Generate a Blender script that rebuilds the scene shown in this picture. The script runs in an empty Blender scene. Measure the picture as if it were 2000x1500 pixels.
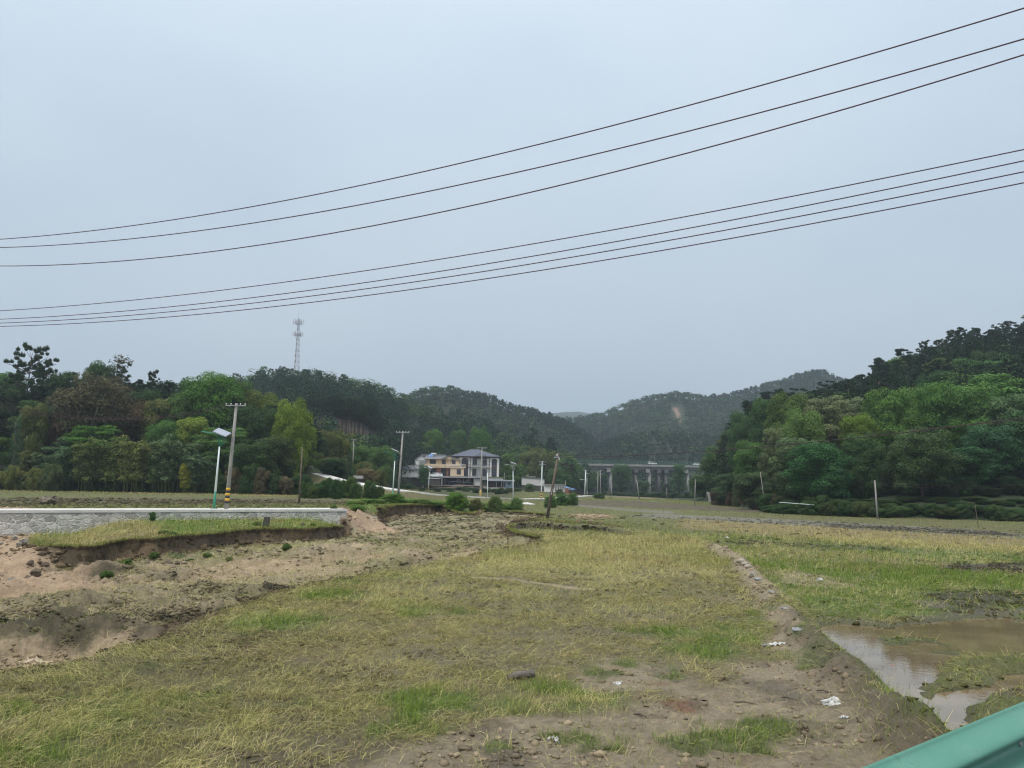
import bpy, math, random
import numpy as np
from mathutils import Matrix, Vector

R = math.radians
DENOISE = True
C = bpy.context.scene.collection
sc = bpy.context.scene

# ------------------------------------------------------------------ camera
FPX = 1502.0                      # focal length in pixels of the 2000 px wide photograph
CAM_H = 3.8
PITCH, ROLL = 7.5, 1.0
cam_d = bpy.data.cameras.new("camera")
cam = bpy.data.objects.new("camera", cam_d)
C.objects.link(cam)
cam_d.sensor_width = 36.0
cam_d.lens = FPX / 2000.0 * 36.0
cam_d.clip_start = 0.05
cam_d.clip_end = 30000
CM = Matrix.Rotation(R(90 + PITCH), 3, 'X') @ Matrix.Rotation(R(ROLL), 3, 'Z')
cam.matrix_world = Matrix.Translation((0, 0, CAM_H)) @ CM.to_4x4()
sc.camera = cam

# ------------------------------------------------------------------ sky, sun, exposure
SUN_EL, SUN_AZ = 58.0, 215.0
w = bpy.data.worlds.new("World")
sc.world = w
w.use_nodes = True
nt = w.node_tree
nt.nodes.clear()
N = nt.nodes.new
L = nt.links.new
out = N('ShaderNodeOutputWorld')
bg = N('ShaderNodeBackground')
bg.inputs['Strength'].default_value = 0.12
L(bg.outputs[0], out.inputs[0])
sky = N('ShaderNodeTexSky')
sky.sky_type = 'NISHITA'
sky.sun_disc = False
sky.sun_elevation = R(SUN_EL)
sky.sun_rotation = R(SUN_AZ)
sky.dust_density = 3.0
tc = N('ShaderNodeTexCoord')
sep = N('ShaderNodeSeparateXYZ')
L(tc.outputs['Generated'], sep.inputs[0])
ramp = N('ShaderNodeValToRGB')
SK = [(0.0, (.57, .615, .635)), (0.10, (.505, .565, .60)), (0.30, (.485, .565, .62)),
      (0.56, (.565, .655, .725)), (0.72, (.86, .91, .95)), (1.0, (1.6, 1.56, 1.50))]
el = ramp.color_ramp.elements
el[0].position, el[0].color = SK[0][0], (*SK[0][1], 1)
el[1].position, el[1].color = SK[-1][0], (*SK[-1][1], 1)
for p_, c_ in SK[1:-1]:
    e = el.new(p_)
    e.color = (*c_, 1)
L(sep.outputs['Z'], ramp.inputs[0])
# broad soft thickening and thinning of the overcast
cn = N('ShaderNodeTexNoise')
cn.inputs['Scale'].default_value = 2.2
cn.inputs['Detail'].default_value = 3.0
cn.inputs['Roughness'].default_value = .45
mp = N('ShaderNodeMapping')
mp.inputs['Scale'].default_value = (1, 1, 2.2)
L(tc.outputs['Generated'], mp.inputs[0])
L(mp.outputs[0], cn.inputs[0])
cr = N('ShaderNodeValToRGB')
cr.color_ramp.elements[0].position = .32
cr.color_ramp.elements[0].color = (.90, .935, .985, 1)
cr.color_ramp.elements[1].position = .68
cr.color_ramp.elements[1].color = (1.07, 1.05, 1.05, 1)
L(cn.outputs[0], cr.inputs[0])
m1 = N('ShaderNodeMix'); m1.data_type = 'RGBA'; m1.blend_type = 'MULTIPLY'
m1.inputs[0].default_value = 1
L(ramp.outputs[0], m1.inputs[6]); L(cr.outputs[0], m1.inputs[7])
m2 = N('ShaderNodeVectorMath'); m2.operation = 'SCALE'; m2.inputs[3].default_value = 1 / .12 * 1.0
L(m1.outputs[2], m2.inputs[0])
m3 = N('ShaderNodeMix'); m3.data_type = 'RGBA'
m3.inputs[0].default_value = .93
L(sky.outputs[0], m3.inputs[6]); L(m2.outputs[0], m3.inputs[7])
L(m3.outputs[2], bg.inputs[0])

sd_ = bpy.data.lights.new("sun", 'SUN')
sun = bpy.data.objects.new("sun", sd_)
C.objects.link(sun)
sd_.energy = 1.5
sd_.angle = R(14)
sd_.color = (1, .95, .87)
az = R(SUN_AZ)
sv = Vector((math.sin(az) * math.cos(R(SUN_EL)), math.cos(az) * math.cos(R(SUN_EL)), math.sin(R(SUN_EL))))
sun.rotation_euler = sv.to_track_quat('Z', 'Y').to_euler()
vs = sc.view_settings
sc.display_settings.display_device = 'sRGB'
vs.view_transform = 'Standard'
vs.look = 'None'
vs.exposure = 0.44
vs.gamma = 1.0
sc.cycles.max_bounces = 6
sc.cycles.diffuse_bounces = 3
sc.cycles.glossy_bounces = 2
sc.cycles.transparent_max_bounces = 4
sc.cycles.volume_bounces = 0
sc.cycles.use_denoising = DENOISE
sc.cycles.denoiser = 'OPENIMAGEDENOISE'
sc.cycles.denoising_prefilter = 'ACCURATE'
sc.cycles.denoising_input_passes = 'RGB_ALBEDO_NORMAL'
sc.cycles.pixel_filter_type = 'BLACKMAN_HARRIS'
sc.cycles.filter_width = 1.2

# ------------------------------------------------------------------ picture -> place helpers
CMn = np.array(CM)
def ray(px, py):
    d = CMn @ np.array([px - 1000.0, 750.0 - py, -FPX])
    return d
def P(px, py, z=0.0):             # where a point seen in the photo lies, if its height is z
    d = ray(px, py)
    t = (z - CAM_H) / d[2]
    return (d[0] * t, d[1] * t, z)
def Q(px, py, y):                 # where it lies, if its distance ahead is y
    d = ray(px, py)
    t = y / d[1]
    return (d[0] * t, y, CAM_H + d[2] * t)
def azi(px, py=945):
    d = ray(px, py)
    return math.atan2(d[0], d[1])
def PP(pts, z=0.0):
    return np.array([P(q[0], q[1], q[2] if len(q) > 2 else z)[:2] for q in pts])

# ------------------------------------------------------------------ noise
def _h(ix, iy, s):
    h = (ix.astype(np.int64) * 374761393 + iy.astype(np.int64) * 668265263 + s * 982451653) & 0xffffffff
    h = ((h ^ (h >> 13)) * 1274126177) & 0xffffffff
    h = h ^ (h >> 16)
    return h / 4294967296.0
def vn(x, y, s=0):
    ix, iy = np.floor(x), np.floor(y)
    fx, fy = x - ix, y - iy
    fx = fx * fx * (3 - 2 * fx); fy = fy * fy * (3 - 2 * fy)
    a = _h(ix, iy, s); b = _h(ix + 1, iy, s); c = _h(ix, iy + 1, s); d = _h(ix + 1, iy + 1, s)
    return (a + (b - a) * fx) * (1 - fy) + (c + (d - c) * fx) * fy
def fbm(x, y, wl, oct=4, s=0, gain=.5):
    v = 0; amp = 1; tot = 0; x = x / wl; y = y / wl
    for k in range(oct):
        v = v + amp * (vn(x, y, s + k * 17) - .5) * 2; tot += amp; amp *= gain
        x, y = (x * .8 - y * .6) * 2.03 + 5.1, (x * .6 + y * .8) * 2.03 + 1.7
    return v / tot
def ss(a, b, x):
    t = np.clip((x - a) / (b - a), 0, 1)
    return t * t * (3 - 2 * t)
def sdist(x, y, poly, m=6.0):     # signed distance to a polygon, negative inside
    r = np.full(x.shape, 1e3)
    k = (x > poly[:, 0].min() - m) & (x < poly[:, 0].max() + m) & (y > poly[:, 1].min() - m) & (y < poly[:, 1].max() + m)
    if not k.any():
        return r
    X, Y = x[k], y[k]
    dm = np.full(X.shape, 1e9); ins = np.zeros(X.shape, bool)
    n = len(poly)
    for i in range(n):
        ax, ay = poly[i]; bx, by = poly[(i + 1) % n]
        ex, ey = bx - ax, by - ay
        t = np.clip(((X - ax) * ex + (Y - ay) * ey) / (ex * ex + ey * ey + 1e-12), 0, 1)
        dm = np.minimum(dm, np.hypot(X - ax - t * ex, Y - ay - t * ey))
        c = (ay > Y) != (by > Y)
        with np.errstate(divide='ignore', invalid='ignore'):
            xi = (bx - ax) * (Y - ay) / (by - ay + 1e-15) + ax
        ins ^= c & (X < xi)
    r[k] = np.where(ins, -dm, dm)
    return r
def ldist(x, y, line, m=8.0, vals=None):   # distance to a polyline (and the interpolated value on it)
    r = np.full(x.shape, 1e3); v = np.zeros(x.shape)
    k = (x > line[:, 0].min() - m) & (x < line[:, 0].max() + m) & (y > line[:, 1].min() - m) & (y < line[:, 1].max() + m)
    if not k.any():
        return r, v
    X, Y = x[k], y[k]
    dm = np.full(X.shape, 1e9); vm = np.zeros(X.shape)
    for i in range(len(line) - 1):
        ax, ay = line[i]; bx, by = line[i + 1]
        ex, ey = bx - ax, by - ay
        t = np.clip(((X - ax) * ex + (Y - ay) * ey) / (ex * ex + ey * ey + 1e-12), 0, 1)
        d = np.hypot(X - ax - t * ex, Y - ay - t * ey)
        q = d < dm
        dm[q] = d[q]
        if vals is not None:
            vm[q] = (vals[i] + (vals[i + 1] - vals[i]) * t)[q]
    r[k] = dm; v[k] = vm
    return r, v

# ------------------------------------------------------------------ the lie of the land
GULLY = PP([(-500, 1420), (-200, 1345), (0, 1312), (100, 1298), (160, 1290), (210, 1265), (290, 1245), (340, 1225), (440, 1187), (500, 1165), (560, 1150),
            (640, 1130), (700, 1122), (780, 1112), (850, 1098), (920, 1087), (960, 1076), (1010, 1064), (1062, 1060), (1060, 1049),
            (1025, 1044), (1003, 1036), (1000, 1027), (1045, 1017), (1085, 1013), (1020, 1008), (955, 1003), (915, 1008, .2), (860, 1001, .3),
            (800, 1001, .4), (738, 1004, .6), (735, 1012, .6), (700, 1013, .6), (668, 1018, .4), (665, 1030, .35), (640, 1034, .35), (600, 1036, .35), (510, 1037, .35), (420, 1042, .35),
            (330, 1048, .35), (300, 1052, .3), (235, 1055, .2), (200, 1064), (170, 1068), (130, 1066), (85, 1066), (60, 1055), (40, 1050), (0, 1050),
            (-400, 1075)])
ISLAND = PP([(665, 1030, .35), (640, 1034, .35), (600, 1036, .35), (510, 1037, .35), (420, 1042, .35), (330, 1048, .35), (300, 1052, .3), (235, 1055, .2), (200, 1064), (170, 1068),
             (130, 1066), (85, 1066), (60, 1055), (100, 1040), (190, 1018, .8), (300, 1014, .9), (480, 1010, .9), (640, 1012, .7)])
SAND_L = PP([(-400, 1060), (45, 1055), (60, 1085), (140, 1125), (210, 1140), (120, 1165), (0, 1175), (-400, 1200)], -.9)
SAND_R = PP([(640, 1012, .6), (735, 1012, .6), (775, 1035, -.3), (780, 1047, -.8), (700, 1054, -.8), (665, 1044, -.4)])
UPPER = PP([(1000, 1027), (1040, 1023), (1075, 1026), (1100, 1029), (1160, 1029), (1235, 1036), (1330, 1050), (1450, 1056), (1700, 1066), (2600, 1110),
            (2600, 1000), (1500, 966), (1000, 966), (690, 976), (690, 1006), (738, 1003), (800, 1000), (860, 1000), (915, 1007), (955, 1002), (1020, 1007), (1085, 1012), (1045, 1016)], .35)
W0 = np.array(P(0, 997, 1.6)[:2]); W1 = np.array(P(677, 995, 1.6)[:2])
WL = W0 + (W0 - W1) * .9
_wd = (W1 - W0) / np.linalg.norm(W1 - W0); _wn = np.array([-_wd[1], _wd[0]])
W2 = W1 + _wn * 3.4
UPLAND = np.array([WL, W0, W1, P(715, 1003, .8)[:2], P(760, 1000, .8)[:2], P(860, 998, .7)[:2], P(950, 992, .7)[:2], P(1060, 977, .8)[:2],
                   P(1130, 973, .7)[:2], (25, 250), (30, 700), (-700, 700), (-300, 60)])
PATHPX = [(560, 909, 160), (605, 920, 152), (663, 936.5, 142), (703, 944, 134), (745, 952, 128), (800, 959, 125), (868, 966, 127), (945, 970.5, 130), (1020, 974, 140), (1058, 973.5, 165), (1150, 968, 230)]
_pp = np.array([Q(*q) for q in PATHPX])
PATH_XY, PATH_Z = _pp[:, :2], _pp[:, 2]
BUND = PP([(1395, 1068), (1440, 1090), (1475, 1125), (1505, 1160), (1540, 1200), (1580, 1240), (1640, 1295), (1700, 1350), (1750, 1400), (1800, 1440), (1880, 1520)], .2)
WATER = PP([(1600, 1228), (1640, 1212), (1740, 1222), (1850, 1208), (2000, 1196), (2400, 1190), (2500, 1330), (2000, 1335), (1960, 1352), (1895, 1392), (1860, 1440),
            (1850, 1500), (1800, 1470), (1755, 1405), (1712, 1358), (1650, 1300), (1620, 1260)])
WISLE = PP([(1775, 1335), (1820, 1312), (1880, 1290), (2000, 1266), (2300, 1250), (2300, 1290), (2000, 1308), (1930, 1330), (1870, 1354), (1820, 1364), (1785, 1352)])
MUD = PP([(700, 1560), (840, 1440), (900, 1420), (1010, 1408), (1120, 1395), (1300, 1350), (1380, 1320), (1440, 1290), (1540, 1292), (1590, 1265), (1640, 1305), (1700, 1362), (1750, 1412), (1800, 1445), (1900, 1560)])
MUD2 = PP([(1120, 1310), (1180, 1285), (1260, 1290), (1340, 1300), (1400, 1325), (1360, 1350), (1250, 1345), (1160, 1345)])
MUD3 = PP([(1480, 1240), (1560, 1225), (1600, 1262), (1560, 1288), (1500, 1270)])

def crest(lst, tree):
    a = np.array([azi(p[0], p[1]) for p in lst])
    D = np.array([float(p[2]) for p in lst])
    z = np.array([Q(p[0], p[1], p[2])[2] for p in lst]) - tree
    o = np.argsort(a)
    rr = D / np.cos(a)
    return a[o], rr[o], z[o]
def foot(lst):
    a = np.array([azi(p[0]) for p in lst]); D = np.array([float(p[1]) for p in lst]) / np.cos(a)
    return a, D
HILLS = [
    dict(n='A', c=crest([(-900, 700, 190), (-300, 725, 190), (-50, 722, 190), (60, 728, 190), (200, 735, 190), (350, 762, 190), (450, 772, 190), (550, 790, 185), (600, 835, 180), (640, 880, 175), (700, 930, 170)], 13),
         f=foot([(-900, 110), (-300, 124), (0, 131), (300, 134), (500, 136), (600, 148), (700, 160)]), p=1.0, b=.3, amp=1.2, wl=22),
    dict(n='B', c=crest([(100, 780, 380), (300, 760, 380), (400, 752, 380), (470, 745, 380), (520, 731, 380), (560, 731, 380), (600, 733, 380), (650, 742, 380), (690, 750, 380), (730, 758, 385), (760, 770, 385), (800, 786, 385),
                         (850, 803, 385), (900, 818, 385), (960, 838, 385), (1000, 853, 385), (1060, 876, 375), (1095, 889, 365), (1112, 912, 350), (1130, 948, 345)], 9.5),
         f=foot([(100, 200), (400, 195), (600, 172), (700, 190), (770, 240), (840, 308), (1000, 312), (1100, 300), (1170, 310)]), p=.95, b=.4, amp=2.5, wl=45),
    dict(n='C', c=crest([(500, 800, 650), (700, 785, 650), (790, 776, 650), (820, 763, 650), (850, 758, 650), (880, 757, 650), (910, 767, 650), (960, 773, 650), (1000, 792, 650), (1050, 803, 650), (1090, 815, 650), (1130, 836, 650), (1180, 870, 650), (1230, 915, 640)], 5.5),
         f=foot([(500, 430), (900, 430), (1100, 460), (1230, 480)]), p=1.0, b=.4, amp=7, wl=80),
    dict(n='D2', c=crest([(1080, 930, 620), (1130, 893, 620), (1180, 862, 620), (1230, 848, 620), (1280, 842, 620), (1340, 845, 620), (1400, 852, 620), (1500, 860, 620), (1700, 860, 620)], 5.5),
         f=foot([(1080, 500), (1300, 480), (1700, 480)]), p=.9, b=.4, amp=4, wl=60),
    dict(n='D', c=crest([(980, 860, 950), (1040, 830, 950), (1090, 817, 950), (1130, 814, 950), (1180, 803, 950), (1220, 788, 950), (1270, 774, 950), (1320, 768, 950), (1380, 775, 950), (1420, 771, 950), (1480, 755, 950),
                          (1530, 742, 950), (1560, 730, 950), (1590, 721, 950), (1612, 723, 950), (1635, 737, 950), (1660, 744, 950), (1700, 748, 950), (1900, 760, 950), (2200, 740, 950)], 6),
         f=foot([(980, 640), (1300, 620), (2200, 600)]), p=1.0, b=.4, amp=16, wl=110),
    dict(n='E', c=crest([(950, 815, 2600), (1060, 808, 2600), (1100, 804, 2600), (1130, 803, 2600), (1160, 808, 2600), (1250, 820, 2600)], 0),
         f=foot([(950, 1500), (1250, 1500)]), p=1.0, b=.5, amp=15, wl=200),
    dict(n='F', c=crest([(1600, 800, 3000), (1680, 745, 3000), (1710, 722, 3000), (1737, 702, 3000), (1757, 712, 3000), (1800, 745, 3000), (1900, 800, 3000)], 0),
         f=foot([(1600, 2300), (1900, 2300)]), p=1.0, b=.5, amp=30, wl=500),
    dict(n='G', c=crest([(1340, 930, 250), (1400, 875, 245), (1450, 815, 240), (1500, 785, 240), (1560, 772, 240), (1640, 765, 240), (1690, 740, 235), (1730, 718, 232), (1770, 700, 230), (1800, 688, 230), (1850, 676, 230), (1880, 662, 230),
                         (1930, 655, 230), (2000, 645, 230), (2200, 600, 230), (2700, 560, 230)], 12),
         f=foot([(1340, 235), (1390, 195), (1450, 150), (1520, 127), (1600, 116), (1700, 111), (1850, 107), (2000, 105), (2700, 100)]), p=.92, b=.3, amp=1.5, wl=25),
]
def hill_h(hh, a, r, x, y, z0):
    ca, cr_, cz = hh['c']
    D = np.interp(a, ca, cr_); Z = np.interp(a, ca, cz)
    F = np.interp(a, *hh['f'])
    span = .05
    fade = ss(ca[0] - span, ca[0], a) * (1 - ss(ca[-1], ca[-1] + span, a))
    s = np.clip((r - F) / (D - F), 0, 1)
    prof = s ** hh['p']
    prof = prof * .6 + ss(0, 1, prof) * .4
    back = 1 - (1 - hh['b']) * ss(0, 1, (r - D) / (D * .9))
    dz = np.maximum(Z - z0, 0) * prof * np.where(r > D, back, 1)
    dz = dz + hh['amp'] * fbm(x, y, hh['wl'], 3, 77) * ss(0, .25, s) * (1 - ss(.8, 1, s) * (.85 if hh['n'] != 'B' else .35))
    return np.where(s > 0, np.maximum(dz, 0), 0) * fade

RA = np.array(P(1690, 1500, 2.9)[:2]); RB = np.array(P(2000, 1372, 2.9)[:2])
RD = (RB - RA) / np.linalg.norm(RB - RA); RN = np.array([-RD[1], RD[0]])
ROAD_Z = 2.15
GDIR = np.array([.80, .60])       # the way the flood channel and its ruts run
TDIR = np.array([.93, -.36])      # tyre tracks in the foreground mud

MOUNDS = [  # gully heaps: px, py at z, height above floor, rx (m), ry (m), rotation
    (110, 1236, -.5, .72, 5.0, 1.3, .10), (220, 1215, -.5, .45, 2.4, 1.6, .1), (60, 1195, -.6, .35, 3.0, 1.2, .2), (145, 1168, -.7, .45, 2.2, 1.2, .1), (330, 1180, -.7, .38, 3.0, 1.2, .15),
    (420, 1150, -.8, .3, 3.4, 1.0, .1), (330, 1118, -.9, .25, 4.0, 1.0, .0), (520, 1105, -.9, .35, 3.6, 1.2, .1), (640, 1095, -.9, .3, 4, 1.3, .2), (790, 1098, -.7, .45, 2.2, 1.5, .1),
    (200, 1118, -.9, .4, 3.0, 1.0, 0), (870, 1060, -.7, .4, 5, 1.4, .5), (760, 1070, -.9, .25, 5, 1.2, .4), (930, 1035, -.6, .4, 6, 1.4, .7), (1010, 1066, -.5, .35, 1.6, 1.2, .3),
    (560, 1075, -.9, .2, 4, 1, .1), (700, 1085, -.9, .25, 4, .8, .3), (960, 1020, -.6, .45, 4, 2, .5), (1040, 1057, -.5, .3, 1.5, .8, .2)]

def height(x, y, detail=True):
    x = np.asarray(x, float); y = np.asarray(y, float)
    r = np.hypot(x, y); a = np.arctan2(x, y); u = x / np.maximum(y, .5)
    n2 = fbm(x, y, 2.6, 3, 5)
    wob = fbm(x, y, 1.3, 4, 21, .6) * .34 + fbm(x, y, 6, 2, 23) * .5
    near = (r < 140) & (y > 0)
    h = .04 * fbm(x, y, 7, 3, 3) + .15 * ss(70, 160, y)
    # upper field beyond the little cut bank
    du = sdist(x, y, UPPER, 8)
    uf = 1 - ss(.05, .22, u) * .75
    h = h + .45 * uf * ss(.15, -.15 - .9 * ss(.1, .2, u), du + wob * .5)
    # upland behind the stone wall
    dl = sdist(x, y, UPLAND, 12)
    zu = 1.5 - .6 * ss(-.2, .0, u) - .5 * ss(.03, .14, u)
    zu = zu + .9 * ss(140, 260, y) * (1 - ss(.02, .1, u))
    wid = np.where(u < -.216, .15, 2.2)
    h = h + (zu - h) * np.where(u < -.216, ss(-.55, -1.0, dl), ss(wid, -wid * .6, dl))
    _c = P(715, 1010, .6)
    h = h + .55 * np.exp(-((x - _c[0]) ** 2 + (y - _c[1]) ** 2) / 30) * (dl > 0)
    dwl = -((x - W0[0]) * _wn[0] + (y - W0[1]) * _wn[1]); al_ = (x - W0[0]) * _wd[0] + (y - W0[1]) * _wd[1]
    h = h + (.38 + .5 * (1 - np.clip(dwl / 8, 0, 1))) * ss(13, 9, dwl) * (dwl > -.4) * ss(3.5, 8, al_) * (1 - ss(19.5, 24, al_))
    # path embankment
    dp, pz = ldist(x, y, PATH_XY, 25, PATH_Z)
    h = np.maximum(h, np.where(dp < 30, pz - .12 - np.maximum(dp - 1.3, 0) * .55, h))
    # flood channel
    k = r < 115
    dg = np.full(x.shape, 1e3); dg[k] = sdist(x[k], y[k], GULLY, 8)
    dsl = sdist(x, y, SAND_L, 5); dsr = sdist(x, y, SAND_R, 4)
    sand = np.maximum(ss(1.5, -1.5, dsl), ss(1.0, -.5, dsr))
    bw = .38 + 3.2 * sand
    inn = ss(-.05, 1, -(dg + wob * (.75 - .5 * sand)) / bw)
    fl = -1.12 + .5 * ss(-.56, -.48, u) * ss(43, 49, y) + .75 * ss(62, 86, y) + .12 * fbm(x, y, 5, 3, 31)
    g = np.zeros(x.shape)
    kk = dg < 1
    if kk.any():
        X, Y = x[kk], y[kk]
        gg = np.zeros(X.shape)
        for (px, py, z, hh, rx, ry, rot) in MOUNDS:
            cx, cy = P(px, py, z)[:2]
            c_, s_ = math.cos(rot), math.sin(rot)
            dx, dy = X - cx, Y - cy
            q = ((dx * c_ + dy * s_) / rx) ** 2 + ((-dx * s_ + dy * c_) / ry) ** 2
            gg = np.maximum(gg, hh * 1.5 * np.exp(-q * 1.1) * (1 + .25 * n2[kk]))
        al = X * GDIR[0] + Y * GDIR[1]; ac = -X * GDIR[1] + Y * GDIR[0]
        rid = fbm(al * .16, ac, .9, 4, 41, .55)
        gg = gg + .30 * rid + .22 * fbm(X, Y, .8, 4, 43, .6) + .3 * np.abs(fbm(X, Y, 2.2, 3, 47)) + .20 * fbm(X, Y, .38, 4, 44, .75)
        g[kk] = gg
    h = h + (fl + g * (1 - .5 * ss(60, 85, y)) - h) * inn
    h = h + sand * inn * 0
    # bund with its mud heaps
    db, _ = ldist(x, y, BUND, 3)
    bh = .38 * np.exp(-(db / .42) ** 2) * (1 + .3 * n2 + .25 * fbm(x, y, .4, 3, 51))
    h = h + bh
    # standing water hollow
    kk = r < 60
    dw = np.full(x.shape, 1e3); dw[kk] = sdist(x[kk], y[kk], WATER, 6)
    di = np.full(x.shape, 1e3); di[kk] = sdist(x[kk], y[kk], WISLE, 6)
    hol = ss(.35, -.35, dw + .5 * fbm(x, y, 1.4, 3, 61)) * (1 - np.clip(bh * 8, 0, 1))
    _db0 = ldist(x, y, BUND, 4)[0]
    h = h - hol * (.17 + .03 * fbm(x, y, 1.0, 3, 63)) + hol * ss(.3, -.4, di + .45 * fbm(x, y, 1.1, 3, 64)) * .2
    h = h + hol * .15 * ss(.05, .35, fbm(x * .45, y, 1.5, 5, 66, .6)) * ss(13.5, 15, y) * ss(1.4, 2.6, _db0)
    # foreground mud: tracks, prints and heaps
    kk = r < 45
    dm = np.full(x.shape, 1e3); dm[kk] = sdist(x[kk], y[kk], MUD, 3)
    dm2 = np.full(x.shape, 1e3); dm2[kk] = np.minimum(sdist(x[kk], y[kk], MUD2, 3), sdist(x[kk], y[kk], MUD3, 3))
    mm = np.maximum(ss(.4, -.3, dm + .5 * n2), ss(.3, -.3, dm2 + .4 * n2) * 1.3)
    if detail and mm.any():
        k2 = mm > 0
        X, Y, M_ = x[k2], y[k2], mm[k2]
        al = X * TDIR[0] + Y * TDIR[1]; ac = -X * TDIR[1] + Y * TDIR[0]
        tr = fbm(al * .12, ac, .42, 3, 71, .6)
        lug = np.sin(al * 26 + 3 * fbm(X, Y, .8, 2, 73)) * ss(.15, .5, fbm(al * .1, ac, .8, 2, 75))
        pr = ss(.25, .6, fbm(X, Y, .33, 3, 77, .6))
        h[k2] += M_ * (.045 * tr + .010 * lug - .05 * pr + .03 * fbm(X, Y, .14, 3, 78, .7) + .05 * fbm(X, Y, .8, 3, 79))
    if detail:
        k2 = (r < 60) & (mm < .5)
        h[k2] += .035 * fbm(x[k2], y[k2], .5, 4, 81, .65)
        k2 = (r >= 60) & (r < 140)
        h[k2] += .05 * fbm(x[k2], y[k2], 1.4, 3, 83, .6)
    # mud heaps beside the bund at the bottom right of the field
    for (px, py, hh, rr) in [(1660, 1330, .16, .8), (1730, 1440, .18, .7), (1600, 1290, .12, .6), (1780, 1470, .2, .7)]:
        cx, cy = P(px, py)[:2]
        h = h + hh * np.exp(-((x - cx) ** 2 + (y - cy) ** 2) / rr ** 2) * (1 + .6 * n2)
    # verge bank below the right-hand wood
    hb = np.zeros(x.shape)
    for H_ in HILLS:
        if H_['n'] in 'AG':
            F = np.interp(a, *H_['f'])
            f2 = ss(H_['c'][0][0], H_['c'][0][0] + .05, a) if H_['n'] == 'G' else 1 - ss(-.27, -.2, a)
            h = h + 1.1 * ss(-1.5, 1.8, r - F + 1.2 * fbm(x, y, 6, 2, 91)) * f2
    for H_ in HILLS:
        hb = np.maximum(hb, hill_h(H_, a, r, x, y, h))
    h = h + hb
    # embankment of the road the photograph was taken from
    s = (x - RA[0]) * RN[0] + (y - RA[1]) * RN[1]
    e = np.clip(ROAD_Z - .06 - np.maximum(s - .55, 0) * 1.0, -5, ROAD_Z - .06)
    h = np.maximum(h, e + .04 * n2 * ss(0, 1, s - .5))
    return h
# ------------------------------------------------------------------ what covers the ground where
COL = dict(meadow=(.12, .112, .05), straw=(.22, .175, .09), lush=(.10, .155, .03), mud=(.33, .265, .178), wetmud=(.18, .145, .10), dark=(.062, .050, .036),
           sand=(.39, .30, .195), pink=(.38, .275, .18), plough=(.105, .085, .06), silt=(.20, .185, .165), bed=(.12, .085, .045), forest=(.03, .035, .018),
           red=(.22, .10, .055), scrub=(.07, .10, .03), olive=(.13, .135, .055), greysand=(.265, .22, .138))
def zp(pts, z=0.0): return PP(pts, z)
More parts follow.
